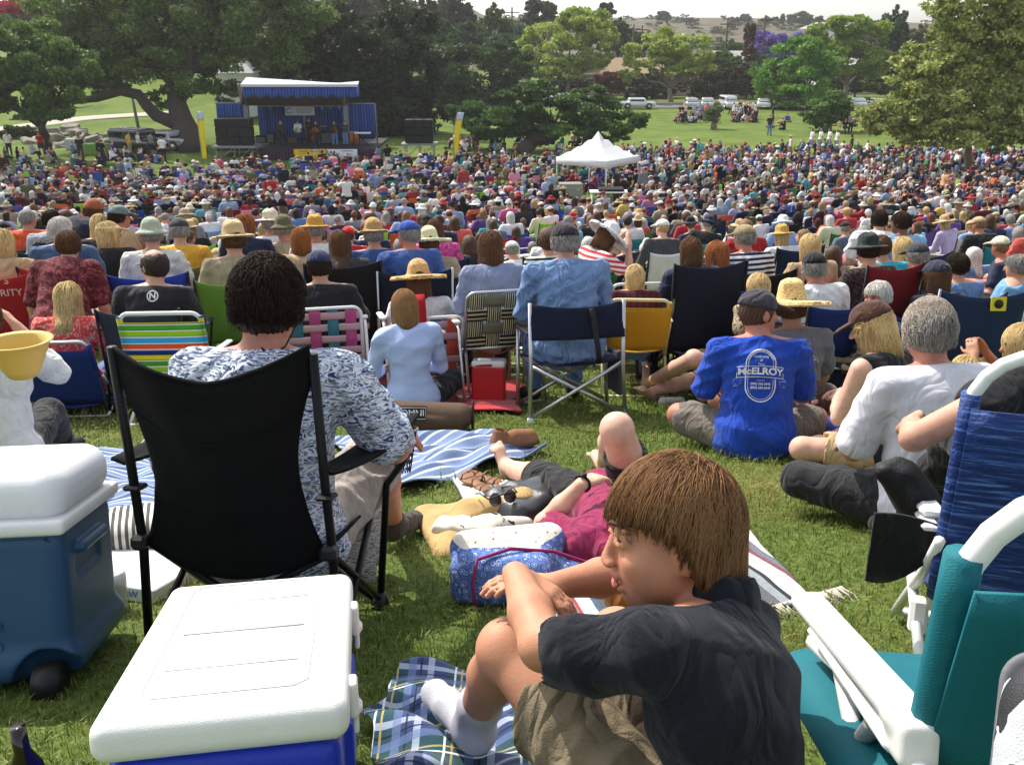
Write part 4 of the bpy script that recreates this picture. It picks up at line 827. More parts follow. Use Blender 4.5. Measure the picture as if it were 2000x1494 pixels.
# ---------------------------------------------------------------- chairs (the sitter faces +Y, origin on the ground under the pelvis)
def fab(c, tr=.12): return mat('fabric_'+str(c).strip('#'), c, .85, var=.14, vs=7, bump=.2, bs=350, trans=tr)
def sag_back(b, w_, z0, z1, y0, y1, dip=.06, waist=.0, bulge=.05, nu=17, nv=13, th=.006, M=None, curl=0):
    P = []
    for i in range(nu):
        u = -1+2*i/(nu-1); row = []
        for j in range(nv):
            v = j/(nv-1); ww = w_/2*(1-waist*math.sin(math.pi*min(1, (1-v)*1.15))**2); zt = z1-dip*(1-u*u)
            row.append((u*ww, lerp(y0, y1, v)-bulge*(1-u*u)*(.35+.65*math.sin(math.pi*(.15+.7*v)))+.004*math.sin(9*u+5*v), lerp(z0, zt, v)))
        P.append(row)
    b.sheet(P, th, M); return P
def quad_chair(label, col, loc, rz, w_=.54, h_=.86, frame=None, detail=True, group='folding quad chairs', seat=.40, txt=None, yoff=0., tr=.1, armr=True, towel=None):
    t = thing('folding_chair', label, 'chair', loc, rz, group, tilt=(slope(loc[1]), 0)); fm = frame or steel_dark; F_ = fab(col, tr); x = w_/2
    b = MB(); P = sag_back(b, w_, seat-.03, h_, -.20+yoff, -.34+yoff, .045, .10, .05); bk = b.build('backrest', F_, t)
    b = MB(); b.sheet([[(u*x*1.0, y+yoff, seat-.02-.045*(1-u*u)-.02*(y < 0)+(.03 if y > .2 else 0)) for y in np.linspace(-.21, .26, 7)] for u in np.linspace(-1, 1, 9)], .006); b.build('seat', F_, t)
    n = 8 if detail else 5; r = .0095 if detail else .012
    for sx in(-1, 1):
        b = MB(); b.tube([(sx*x, -.345+yoff, h_+.005), (sx*x, -.22+yoff, seat), (sx*(x+.01), -.20+yoff, .02)], r, n); b.build('back_post', fm, t)
        b = MB(); b.tube([(sx*(x+.05), .24+yoff, .60), (sx*(x+.03), .25+yoff, .40), (sx*(x+.01), .26+yoff, .02)], r, n); b.build('front_post', fm, t)
        if armr:
            b = MB(); b.sheet([[(sx*(x+.02+.035*q), y+yoff, .60+.03*math.sin(math.pi*k/8)*-1+(.0 if k < 8 else .01)) for q in(-1, 0, 1)] for k, y in enumerate(np.linspace(-.27, .29, 9))], .008); b.build('armrest', F_, t)
    b = MB()
    for (a, c) in(((-x, -.20, .03), (x, -.21, seat-.02)), ((x, -.20, .03), (-x, -.21, seat-.02)), ((-x, .26, .03), (x, .25, seat-.02)), ((x, .26, .03), (-x, .25, seat-.02)), ((-x, -.2, .03), (-x, .26, seat-.02)), ((-x, .26, .03), (-x, -.2, seat-.02)), ((x, -.2, .03), (x, .26, seat-.02)), ((x, .26, .03), (x, -.2, seat-.02))):
        b.tube([A(*a)+A(0, yoff, 0), A(*c)+A(0, yoff, 0)], r*.9, n)
    b.build('cross_brace', fm, t)
    if detail:
        for sx in(-1, 1):
            for sy in(-.2, .26): b = MB(); b.lathe([(.024, 0), (.026, .02), (.016, .045)], (sx*(x+.008), sy+yoff, 0), 10); b.build('foot', black_plastic, t)
    if txt:
        V, Fc = text_vf(txt[0], txt[1], 1.25, .001); M = plane_M(A(txt[3] if len(txt) > 3 else 0, -.60+yoff, h_-.10), A(1, 0, 0), A(0, .0, 1)); tv = MB(); sag_back(tv, w_, seat-.03, h_, -.20+yoff, -.34+yoff, .045, .10, .05)
        fq = [q for q in tv.f]; decal('lettering', V, Fc, M, (np.array(tv.v), fq), mat('print_'+txt[2].strip('#'), txt[2], .7), bk, .002)
    return t
def hoop(w_, z0, z1, y0, y1, r=.05, n=6):
    x = w_/2; P = [A(-x, y0, z0)]
    for a in np.linspace(math.pi, math.pi/2, n): P.append(A(-x+r+r*math.cos(a), y1+(y0-y1)*0+(y1-y1), z1-r+r*math.sin(a)))
    for a in np.linspace(math.pi/2, 0, n): P.append(A(x-r+r*math.cos(a), y1, z1-r+r*math.sin(a)))
    P.append(A(x, y0, z0))
    for p in P[1:-1]: p[1] = y0+(y1-y0)*(p[2]-z0)/(z1-z0)
    return P
def web_chair(label, vcol, hcol, loc, rz, w_=.52, h_=.80, seat=.38, rows=5, colsn=4, group='webbed lawn chairs', edge=None, frame=None, dense=1.):
    t = thing('lawn_chair', label, 'chair', loc, rz, group, tilt=(slope(loc[1]), 0)); fm = frame or alu; y0, y1 = -.17, -.36; x = w_/2-.012; z0 = seat; nz = 4*rows
    for i in range(colsn):
        cx = -x+(i+.5)*2*x/colsn; wd = 2*x/colsn*.62*dense/2; b = MB(); Pm = []
        for j in range(nz+1):
            v = j/nz; z = lerp(z0+.01, h_, v); y = lerp(y0, y1, v)+.006*math.sin(math.pi*(v*rows)+math.pi*i); Pm.append([(cx+q*wd, y-.012, z) for q in(-1, -.3, .3, 1)])
        b.sheet(Pm, .0022); b.build('vertical_strap', vcol[i % len(vcol)], t)
    for j in range(rows):
        v = (j+.5)/rows; wd = (h_-z0)/rows*.30*dense; b = MB(); Pm = []
        for i in range(4*colsn+1):
            u = i/(4*colsn); s_ = -math.sin(math.pi*(u*colsn)+0)*(1 if j % 2 else -1)*.006; Pm.append([(lerp(-x-.012, x+.012, u), lerp(y0, y1, v+q*wd/(h_-z0))-.012+s_*-1, lerp(z0, h_, v)+q*wd) for q in(-1, -.3, .3, 1)])
        b.sheet(Pm, .0022); b.build('horizontal_strap', hcol[j % len(hcol)], t)
    b = MB(); b.sheet([[(u, y, seat+.005-.02*math.sin(math.pi*(y+.17)/.45)) for y in np.linspace(-.17, .28, 8)] for u in np.linspace(-x, x, 5)], .004); b.build('seat', hcol[0], t)
    b = MB(); b.tube(hoop(w_, seat-.02, h_+.015, y0, y1-.01, .06), .0115, 8); b.build('back_frame', fm, t)
    for sx in(-1, 1):
        X = sx*(w_/2+.035); b = MB(); b.tube([(X, -.30, .015), (X, -.24, .30), (X, -.18, .56), (X, -.1, .585), (X, .22, .585), (X, .30, .55), (X, .33, .30), (X, .36, .015)], .0115, 8); b.build('leg_frame', fm, t)
        b = MB(); b.box((X, .04, .605), (.05, .34, .022), .008); b.build('armrest', white_plastic, t)
    b = MB()
    for y, z in((-.3, .02), (.36, .02), (.28, seat), (-.17, seat)): b.tube([(-w_/2-.035, y, z), (w_/2+.035, y, z)], .010, 6)
    b.build('cross_bar', fm, t); return t
def beach_chair(label, fm_, loc, rz, w_=.52, h_=.62, seat=.18, lean=.26, frame=None, group='low beach chairs', r=.0125, name='beach_chair', hoopr=.06, top=.02, armh=None):
    t = thing(name, label, 'chair', loc, rz, group, tilt=(slope(loc[1]), 0)); fm = frame or white_tube; y0, y1 = -.20, -.20-lean
    hp = hoop(w_, seat-.02, h_, y0, y1, hoopr); b = MB(); b.tube(hp, r, 10); b.build('back_frame', fm, t)
    b = MB(); x = w_/2
    P = [[(u*(x+.004), lerp(y0, y1, v)-.02*(1-u*u)-.012-.004*abs(u), lerp(seat, h_-top-.035*(1-abs(u)**3*0), v)) for v in np.linspace(0, 1, 9)] for u in np.linspace(-1, 1, 11)]; b.sheet(P, .006); bk = b.build('backrest', fm_, t)
    for sx in(-1, 1):
        b = MB(); b.tube([(sx*w_/2, y0-(y1-y0)*-v, lerp(seat, h_, v)) for v in np.linspace(.02, (h_-top-seat)/(h_-seat), 6)], r*1.28+.001, 10); b.build('fabric_sleeve', fm_, bk)
    b = MB(); b.sheet([[(u*x, y, seat-.03*(1-u*u)) for y in np.linspace(-.2, .26, 7)] for u in np.linspace(-1, 1, 7)], .006); b.build('seat', fm_, t)
    for sx in(-1, 1):
        X = sx*(x+.02); b = MB(); b.tube([(X, -.26, .012), (X, .10, seat+.02), (X, .27, seat)], r*.85, 8); b.build('leg', fm, t); b = MB(); b.tube([(X, .24, .012), (X, -.12, seat+.05), (X, -.28, (armh or seat+.22)-.02)], r*.85, 8); b.build('leg', fm, t)
        b = MB(); b.box((X+sx*.01, .0, armh or seat+.22), (.045, .42, .02), .008, rot=rotx(.04)); b.build('armrest', white_plastic if frame is None else fm, t)
    b = MB()
    for y in(-.26, .24): b.tube([(-x-.02, y, .012), (x+.02, y, .012)], r*.85, 6)
    b.build('cross_bar', fm, t); return t
# ---------------------------------------------------------------- placing people by where their head is
STAGE = A(-14.2, 67, 0)
def yaw_to(x, y): return math.atan2(-(STAGE[0]-x), STAGE[1]-y)
PLACED = []
def slope(y): return -math.atan(float(np.interp(y, GY[:-1], np.diff(GD)/.1)))*.9
def spot(px, py, J, yaw=0., face=True, D=None):
    hd = rotx(slope(D or 12))@J['hd']; p = H(px, py, hd[2]) if D is None else atD(px, py, D); rz = (yaw_to(p[0], p[1]) if face else 0)+yaw
    off = rotz(rz)@A(hd[0], hd[1], 0); x, y = p[0]-off[0], p[1]-off[1]
    if D is not None or p[1] > 100:
        if D is None: print('NO HIT', px, py)
        e_ = float(p[2]-gz(x, y)-hd[2])
        if abs(e_) > .06: print('head off by', round(e_, 3), 'm at', px, py)
        PLACED.append((x, y)); return (x, y, float(gz(x, y))), rz
    for _ in range(3):
        q = H(px, py, hd[2]+float(gz(x, y))-float(gz(p[0], p[1]))); p2 = q; x, y = q[0]-off[0], q[1]-off[1]
    PLACED.append((x, y)); return (x, y, float(gz(x, y))), rz
CM = dict(white='#e2e2e0', cream='#d9cfb4', black='#1b1b1e', navy='#1c2644', blue='#2b4fa8', sky='#8aa8d0', denim='#5f7fae', red='#a81e24', maroon='#5c1c26', pink='#d87d9a', hotpink='#d84a8c', grey='#84868c', charcoal='#3a3b40', green='#3f7a44', lime='#8fc53c', olive='#5c5c38', teal='#2c8c92', turquoise='#4cb8c8', khaki='#a3957a', tan='#c0a27c', brown='#5d4232', purple='#5a3a86', orange='#d0602c', yellow='#dcb93c', straw='#c4a878', lilac='#b6a8d0', mint='#a8c8a4', slate='#56667a', coral='#d2584f')
def C(n): return CM.get(n, n)
HSTR = dict(dark=('#120c09', '#3a2a20'), brown=('#2e1d12', '#6d4c33'), light=('#4c3420', '#9a7650'), blond=('#8c6a3c', '#e0c48c'), red=('#5a2c14', '#a8683a'), grey=('#4c4843', '#a8a39c'), white=('#a39e96', '#e2ded6'))
def seatp(label, px, py, kind='chair', hair='short', hc='brown', hat=None, hatc='straw', top='white', leg='navy', skin='fair', yaw=0., chair=None, o=None, pk=None, topm=None, legm=None, hatm=None, band=None, D=None, group='seated audience members'):
    pk = dict(pk or {}); o = dict(o or {})
    if chair and 'seat' not in pk: pk['seat'] = {'quad': .38, 'web': .37, 'beach': .17, 'dir': .40}[chair[0]]
    J = pose(kind, **pk)
    if D is not None and kind == 'chair':
        p = atD(px, py, D); need = float(p[2]-gz(p[0], p[1])); df = float(np.clip(need-(rotx(slope(D))@J['hd'])[2], -.24, .15)); pk['seat'] = max(.07, pk.get('seat', .42)+df/pk.get('s', 1)); J = pose(kind, **pk)
        if chair:
            kw = dict(chair[3]) if len(chair) > 3 else {}; df = pk['seat']-{'quad': .38, 'web': .37, 'beach': .17, 'dir': .40}[chair[0]]; kw.setdefault('seat', pk['seat']+.02); kw.setdefault('h_', {'quad': .86, 'web': .80, 'beach': .62, 'dir': .8}[chair[0]]+df*.8); chair = (chair[0], chair[1], chair[2], kw)
    elif D is not None and kind != 'chair':
        p = atD(px, py, D); need = float(p[2]-gz(p[0], p[1])); f = float(np.clip(need/J['hd'][2], .90, 1.1)); pk['s'] = pk.get('s', 1)*f; J = pose(kind, **pk)
    if (D or 9) > 7.4: J['hs'] = .94
    loc, rz = spot(px, py, J, yaw, D=D); D = loc[1]
    o.setdefault('vox', .008 if D < 4.2 else .010 if D < 7 else .013 if D < 10 else .018); o.setdefault('seed', abs(int(px+py))); o.setdefault('detail', D < 8); o['hair'] = hair; o['hat'] = hat
    ms = dict(body=SKIN[skin], shirt=topm or cloth(C(top)), trousers=legm or cloth(C(leg)), hair=HAIRC[hc], shoe=mat('shoe_dark', '#2b2724', .7), hat=hatm or cloth(C(hatc)), band=band)
    if o.get('barefoot'): o['shoe'] = False
    r = person(label, J, o, ms, loc, rz, group); r['root'].rotation_euler[0] = slope(loc[1]) if kind not in('stand', 'bend') else 0; r.update(J=J, loc=loc, rz=rz); k = rotz(rz)
    if D < 9.6 and hair != 'bald' and 'blue tee with' not in label:
        hatn = hat not in(None, 'visor'); k_ = HSTR[hc]; q_ = J['hd']+headframe(J)@A(0, -.012, .011)*J['s']
        zend = {'short': -.055, 'curly': -.06, 'bun': -.05, 'bob': -.140, 'long': -.165, 'pony': -.06}[hair]
        fn = (lambda d: max(.018, min((d[2]-zend)*1.35, .05 if hair in('short', 'curly', 'bun') else .4)))
        rgn = (lambda d: d[2] > -.055 and not(d[1] > .03 and d[2] < .05) and (not hatn or d[2] < .035)) if hair != 'curly' else (lambda d: d[2] > -.06 and not(d[1] > .03 and d[2] < .05))
        strands(J, 1500 if D > 6 else 3000, fn, hair_mat('strand_'+hc, *k_), r['hair'], abs(int(px))+3, th=.0026 if D > 6 else .0017, seg=4 if hair in('short', 'curly', 'bun') else 7, hug=.05 if hair != 'curly' else .13, region=rgn, crown=(.01, -.03, .10), gravity=.3, r=(.084, .103, .101), c0=q_, curl=.5 if hair == 'curly' else .05)
    if D < 11 and abs(pk.get('hy', 0)) > .35:
        M_ = headframe(J); q_ = J['hd']; s_ = J['s']
        for x in(-1, 1): b = MB(); b.lathe([(.009*math.sin(a), -.007*math.cos(a)) for a in np.linspace(.001, 3.14, 7)], (0, 0, 0), 8, M4(q_+M_@A(x*.031, .089, .013)*s_)); b.build('eye', mat('eye_dark', '#2a211c', .3, var=0), r['root'])
    if chair:
        c, lab = chair[0], chair[1]; kw = dict(chair[3]) if len(chair) > 3 else {}
        if c == 'quad': r['chair'] = quad_chair(lab, C(chair[2]), loc, rz, detail=D < 9, **kw)
        elif c == 'web': r['chair'] = web_chair(lab, chair[2][0], chair[2][1], loc, rz, **kw)
        elif c == 'beach': r['chair'] = beach_chair(lab, chair[2] if not isinstance(chair[2], str) else fab(C(chair[2]), .3), loc, rz, **kw)
    return r
# ================================================================ the boy in front
hairm = hair_mat('boy_hair_strand', '#352011', '#876342'); hairb = mat('boy_hair_base', '#3b2716', .6, var=.3, vs=60)
J = dict(s=.90, hs=1.18, nose=.78); J['hd'] = W(1308, 1040, 1.60); J['nck'] = W(1392, 1192, 1.58); J['pel'] = W(1392, 1680, 1.51)
J['shL'] = W(1268, 1272, 1.40); J['shR'] = W(1452, 1235, 1.63); top = (J['shL']+J['shR'])/2
J['cst'] = lerp(J['pel'], top, .76)+A(.03, -.015, 0); J['wst'] = lerp(J['pel'], top, .38)+A(.045, -.02, 0)
J['elL'] = W(1062, 1262, 1.50); J['wrL'] = W(1008, 1122, 1.66); J['hdL'] = nrm(W(1085, 1165, 1.64)-W(1008, 1122, 1.66)); J['hnL'] = A(.1, -.3, -1)
J['elR'] = W(1240, 1118, 1.86); J['wrR'] = W(1085, 1142, 1.72); J['hdR'] = nrm(W(1020, 1135, 1.70)-W(1085, 1142, 1.72)); J['hnR'] = A(0, -.2, -1)
rt_ = nrm(J['shR']-J['shL']); J['hipL'] = J['pel']-rt_*.085; J['hipR'] = J['pel']+rt_*.085
J['knL'] = W(992, 1268, 1.68); J['anL'] = W(925, 1402, 1.97); J['toL'] = W(862, 1362, 2.10); J['knR'] = W(1205, 1240, 1.92); J['anR'] = W(1130, 1335, 2.15); J['toR'] = J['anR']+A(-.1, .12, -.03)
J['hf'] = nrm(A(-.97, -.10, -.08)); J['hu'] = nrm(A(-.1, .14, 1))
t = thing('person', 'boy in dark navy polo and khaki shorts sitting with arms around his knees', 'person', (0, 0, 0))
Mh = headframe(J); hs = J['s']*J['hs']; LH = lambda x, y, z: J['hd']+Mh@A(x, y, z)*hs
def boyface(B):
    for x in(-1, 1): B.ell(LH(x*.040, .036, -.046), A(.034, .042, .044)*hs, Mh, k=.03)
    for x in(-1, 1):
        B.cap(LH(x*.017, .088, .0195), LH(x*.033, .0895, .0225), .0048*hs, k=.004); B.cap(LH(x*.033, .0895, .0225), LH(x*.047, .0795, .0165), .0048*hs, k=.004); B.cap(LH(x*.018, .0865, .0065), LH(x*.033, .0865, .0035), .0048*hs, k=.005); B.cap(LH(x*.033, .0865, .0035), LH(x*.046, .078, .009), .0045*hs, k=.005)
    B.cap(LH(-.020, .088, -.064), LH(.020, .088, -.064), .006*hs, k=.003, mode='s')
    B.cap(LH(-.017, .090, -.053), LH(.017, .090, -.053), .0065*hs, k=.006); B.cap(LH(-.015, .086, -.075), LH(.015, .086, -.075), .0075*hs, k=.006)
    B.ell(LH(-.006, .104, -.040), A(.0035, .004, .003)*hs, Mh, k=.002, mode='s'); B.ell(LH(.006, .104, -.040), A(.0035, .004, .003)*hs, Mh, k=.002, mode='s')
    B.cap(LH(-.020, .090, .0), LH(-.048, .074, .004), .004*hs, k=.008); B.cap(LH(0, .066, -.096), LH(0, .060, -.100), .012*hs, k=.015)
P = human(J, dict(vox=.0052, detail=True, sleeve=.72, leg=.70, hair='none', shoe=False, seed=3, fold=.010, collar=True, girth=.86, curl=.35, hand=.95, body_extra=[boyface], tuck=False, hem=.10))
bskin = mat('boy_skin', '#bd8567', .55, spec=.35, var=.12, vs=30, bump=.12, bs=300, sss=.12)
def polo_pat(nt, co):
    n = N(nt, 'TexNoise', i_Scale=420., i_Detail=2.); nt.links.new(co, n.inputs[0]); return ramp(nt, n.outputs[0], [(.35, '#0e1017'), (.65, '#1c202b')])
polo = mat('navy_polo_cloth', '#1b1f2b', .85, spec=.2, var=0, pat=polo_pat, bump=.3, bs=600, sheen=.08, wr=.5)
npo('body', *P['body'], bskin, t); sh = npo('shirt', *P['shirt'], polo, t); npo('shorts', *P['trousers'], mat('khaki_cloth', '#7d705a', .9, var=.18, vs=12, bump=.35, bs=300, wr=.9), t)
# shirt collar, open mouth, eye, brow
c0 = J['nck']; S = Sdf(); spn = nrm(J['nck']-J['pel']); rtn, frn = rt_, nrm(np.cross(spn, rt_))
S.cap(c0-spn*.035-frn*.01, c0+spn*.022-frn*.016, .078*J['s'], .070*J['s'], k=.0); S.cap(c0-spn*.06, c0+spn*.06-frn*.018, .060*J['s'], .054*J['s'], k=.0, mode='s'); S.ell(c0+frn*.085+spn*.0, A(.05, .05, .06), k=.005, mode='s')
V, Q = S.build(.004, None, 3); npo('collar', V, Q, polo, sh)
lipm = mat('lip', '#b0615a', .4, var=.1); eyew = mat('eye_white', '#a89c92', .25, var=0); irism = mat('iris', '#2a1a10', .15, var=0)
for x in(-1, 1):
    b = MB(); c = LH(x*.031, .0732, .012); b.lathe([(.0125*hs*math.sin(a), -.0125*hs*math.cos(a)) for a in np.linspace(0.001, math.pi-.001, 12)], (0, 0, 0), 16, M4(c)); e = b.build('eye', eyew, t)
    b = MB(); dd = nrm(Mh@A(x*.35, 1, -.08)); b.lathe([(.0085*hs*math.sin(a), .0085*hs*math.cos(a)*.45) for a in np.linspace(math.pi/2, 0.001, 6)][::-1], (0, 0, 0), 14, M4(c+dd*.0112*hs, np.stack([nrm(np.cross(A(0, 0, 1), dd)), nrm(np.cross(dd, np.cross(A(0, 0, 1), dd))), dd], 1))); b.build('iris', irism, e)
    b = MB(); b.tube([LH(x*.014, .096, .033), LH(x*.030, .094, .040), LH(x*.048, .080, .037)], [.0035*hs, .0042*hs, .002*hs], 6); b.build('eyebrow', mat('brow', '#4a3220', .8), t)
    pass
b = MB(); b.tube([LH(x, .0945-.25*abs(x)**1.2, z) for x, z in((-.02, -.062), (-.01, -.056), (0, -.057), (.01, -.056), (.02, -.062))], [.002, .0045, .0045, .0045, .002], 8); b.build('upper_lip', lipm, t)
b = MB(); b.tube([LH(x, .0925-.25*abs(x)**1.2, z) for x, z in((-.018, -.066), (-.01, -.073), (0, -.0745), (.01, -.073), (.018, -.066))], [.002, .0055, .006, .0055, .002], 8); b.build('lower_lip', lipm, t)
b = MB(); b.box(LH(0, .083, -.0605), (.010, .020, .005), .001, rot=Mh@rotz(math.pi/2)@np.diag([1, 1, 1])); b.build('teeth', mat('teeth', '#d9d4c4', .3, var=0), t)
# sock on the near foot, second sock
for d in 'LR':
    S = Sdf(); an, to = J['an'+d], J['to'+d]; fd = nrm(to-an); kn = J['kn'+d]; up_ = nrm(kn-an)
    S.cap(an+up_*.075, an-A(0, 0, .01), .043, .042, k=.02); S.ell(an-A(0, 0, .035)-fd*.022, A(.036, .036, .034), k=.02); S.cap(an-A(0, 0, .028), to+fd*.03, .040, .034, k=.025); S.cap(an+up_*.058, an+up_*.078, .045, .046, k=.004)
    V, Q = S.build(.005, folds(.003, 1.6, 3), 1); npo('sock', V, Q, mat('white_sock', '#c9c8cf', .95, var=.12, vs=30, bump=.5, bs=500), t)
# hair: base cap plus strands
S = Sdf(); S.ell(LH(0, -.012, .016), A(.084, .101, .104)*hs, Mh, k=.01); S.cap(LH(0, -.03, -.02), LH(0, -.045, -.075), .064*hs, .052*hs, k=.02); S.ell(LH(0, .098, -.060), A(.095, .080, .098)*hs, Mh, k=.012, mode='s'); S.box(LH(0, .062, -.050), A(.13, .066, .080)*hs, rnd=.012, rot=Mh, k=.012, mode='s'); S.plane(LH(0, 0, -.095), -Mh[:, 2]); S.ell(LH(0, .05, -.10), A(.1, .082, .085)*hs, Mh, k=.01, mode='s')
V, Q = S.build(.005, None, 1); hb = npo('hair', V, Q, hairb, t)
def reg(d): return (d[2] > -.048 or (d[2] > -.085 and d[1] < -.02)) and not(d[1] > .045 and d[2] < .056-.25*abs(d[0])) and not(d[1] > .0 and d[2] < .02)
def ln(d):
    x, y, z = d; f = np.clip((y-.0)/.04, 0, 1); bk_ = np.clip((-y-.01)/.05, 0, 1)
    sd_ = np.clip((-.005-y)/.03, 0, 1); end = .056*f+(.030*(1-sd_)-.098*sd_)*(1-f)*(1-bk_)+(-.125)*bk_; top_ = np.clip((z-.05)/.06, 0, 1)
    return max(.02, (z-end)*(1.10+.28*top_)+(.035 if z > .09 else 0))
strands(J, 19000, ln, hairm, hb, 5, th=.00085, seg=9, region=reg, crown=(.012, -.05, .09), gravity=.16, r=(.087, .104, .107), hug=.05, c0=LH(0, -.010, .014), trim=lambda p: p[2] < np.interp(p[1], [-.042, -.018, .004, .035, .06], [-.2, -.066, -.018, .020, .034])+.010*math.sin(p[1]*310+p[0]*270))
# ================================================================ plaid blanket under the boy
def blanket(name, label, corners, matt, th=.012, amp=.02, fr=9., seed=1, n=(60, 44), edge=.03, cat='blanket', top=None, group=None, lift=.012):
    BLK.append([tuple(map(float, q[:2])) for q in corners]); rg = np.random.default_rng(seed); c = [np.array(q[:2], float) for q in corners]; a = rg.uniform(0, 6, 12); rows = []; uv = []
    o0 = (c[0]+c[1]+c[2]+c[3])/4; zb = float(gz(*o0)); ax = nrm(c[1]-c[0]); ang = math.atan2(ax[1], ax[0]); Ri = rotz(-ang)
    for i in range(n[0]):
        u = i/(n[0]-1); row = []
        for j in range(n[1]):
            v = j/(n[1]-1); p = (c[0]*(1-u)+c[1]*u)*(1-v)+(c[3]*(1-u)+c[2]*u)*v
            p = p+A(math.sin(v*9+a[0])+.5*math.sin(v*23+a[1]), math.sin(u*8+a[2])+.5*math.sin(u*19+a[3]))*edge
            w_ = abs(math.sin(fr*u*.5+2.2*math.sin(fr*.25*v+a[4])+a[5]))**1.6*.7+abs(math.sin(fr*v*.7+1.7*math.sin(fr*.3*u+a[6])+a[7]))**2*.5
            z = float(gz(*p))+lift+amp*w_; q = Ri@A(p[0]-o0[0], p[1]-o0[1], z-zb); row.append(q)
        rows.append(row)
    b = MB(); b.sheet(rows, th); o = b.build(name, matt); o.location = (o0[0], o0[1], zb); o.rotation_euler = (0, 0, ang); tag(o, label, cat, group); return o
tart = plaid('#2e3f70', [(0, .16, 0, .5, '#1d4a48', .75), (1, .16, 0, .5, '#1d4a48', .75), (0, .16, .3, .10, '#b4c0d6', .7), (1, .16, .3, .10, '#b4c0d6', .7), (0, .16, .42, .03, '#0f1626', .9), (1, .16, .42, .03, '#0f1626', .9), (0, .16, .78, .03, '#b9a866', .8), (1, .16, .78, .03, '#b9a866', .8), (0, .16, .88, .03, '#e8ecf4', .9), (1, .16, .88, .03, '#e8ecf4', .9), (0, .16, .6, .12, '#6478a8', .6), (1, .16, .6, .12, '#6478a8', .6)])
blanket('plaid_blanket', 'crumpled blue and green tartan blanket beneath the boy', [G(700, 1600)[:2], G(1180, 1600)[:2], G(1240, 1330)[:2]+A(.1, 0), G(760, 1340)[:2]], mat('tartan', rough=.95, var=.12, pat=tart, bump=.25, bs=300, sheen=.2), th=.008, amp=.060, fr=16, seed=4, n=(120, 90), edge=.025)
# ================================================================ blue cooler with white lid
def cooler_big():
    fl = W(165, 1440, 1.36); fr_ = W(660, 1425, 1.34); bl = W(380, 1145, 2.0); br = W(695, 1140, 2.0)
    ctr = (W(410, 1440, 1.33)+W(512, 1150, 2.02))/2; d = nrm(W(512, 1150, 2.02)-W(410, 1440, 1.33)); yaw = math.atan2(-d[0], d[1]); gx = float(gz(ctr[0], ctr[1])); hz = ctr[2]-gx
    t = thing('cooler', 'blue cooler with a big white lid in the bottom left foreground', 'cooler', (ctr[0]-d[0]*.045, ctr[1]-d[1]*.045, gx+.004), yaw, tilt=(-.235, 0)); w_, l_ = .375, .645
    S = Sdf(); S.box((0, 0, hz-.030), (w_/2, l_/2, .034), rnd=.026, k=0); S.box((0, 0, hz+.006), (w_/2-.045, l_/2-.045, .004), rnd=.003, k=.006)
    for y in(-.17, 0, .17): S.cap((-.12, y, hz+.010), (.12, y, hz+.010), .0025, k=.002, mode='s')
    V, Q = S.build(.0045, None, 1); npo('lid', V, Q, mat('white_pebbled_plastic', '#e2e4df', .5, var=.09, vs=5, bump=.22, bs=520), t)
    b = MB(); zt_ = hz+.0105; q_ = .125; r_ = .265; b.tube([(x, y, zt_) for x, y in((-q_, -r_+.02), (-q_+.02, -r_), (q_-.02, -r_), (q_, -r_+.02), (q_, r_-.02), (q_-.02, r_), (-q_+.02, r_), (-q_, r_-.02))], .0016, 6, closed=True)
    b.build('groove_shade_outline', mat('lid_shadow_grey', '#b9bcba', .6), t)  # pale grey tubes stand in for the shade in the lid's moulded grooves
    for y in(-.16, 0., .16): b = MB(); b.tube([(-q_+.02, y, zt_), (q_-.02, y, zt_)], .0014, 6); b.build('groove_shade_line', mat('lid_shadow_grey', '#b9bcba', .6), t)
    S = Sdf(); S.box((0, 0, (hz-.06)/2), (w_/2-.016, l_/2-.016, (hz-.06)/2), rnd=.03, k=0); S.box((0, -l_/2+.008, hz-.15), (.10, .028, .045), rnd=.02, k=.01); S.box((w_/2-.012, 0, hz-.16), (.012, .16, .05), rnd=.01, k=.01)
    V, Q = S.build(.006, None, 1); npo('body', V, Q, mat('blue_cooler_plastic', '#1c33b4', .35, var=.05, bump=.1, bs=300), t)
    for y in(-.20, .16):
        S = Sdf(); S.box((w_/2+.004, y, hz-.045), (.008, .022, .030), rnd=.006, k=0); S.box((w_/2+.006, y, hz-.085), (.005, .012, .020), rnd=.004, k=.006); S.box((w_/2+.012, y, hz-.062), (.006, .016, .006), rnd=.004, k=.004); V, Q = S.build(.003); npo('latch', V, Q, white_plastic, t)
cooler_big()
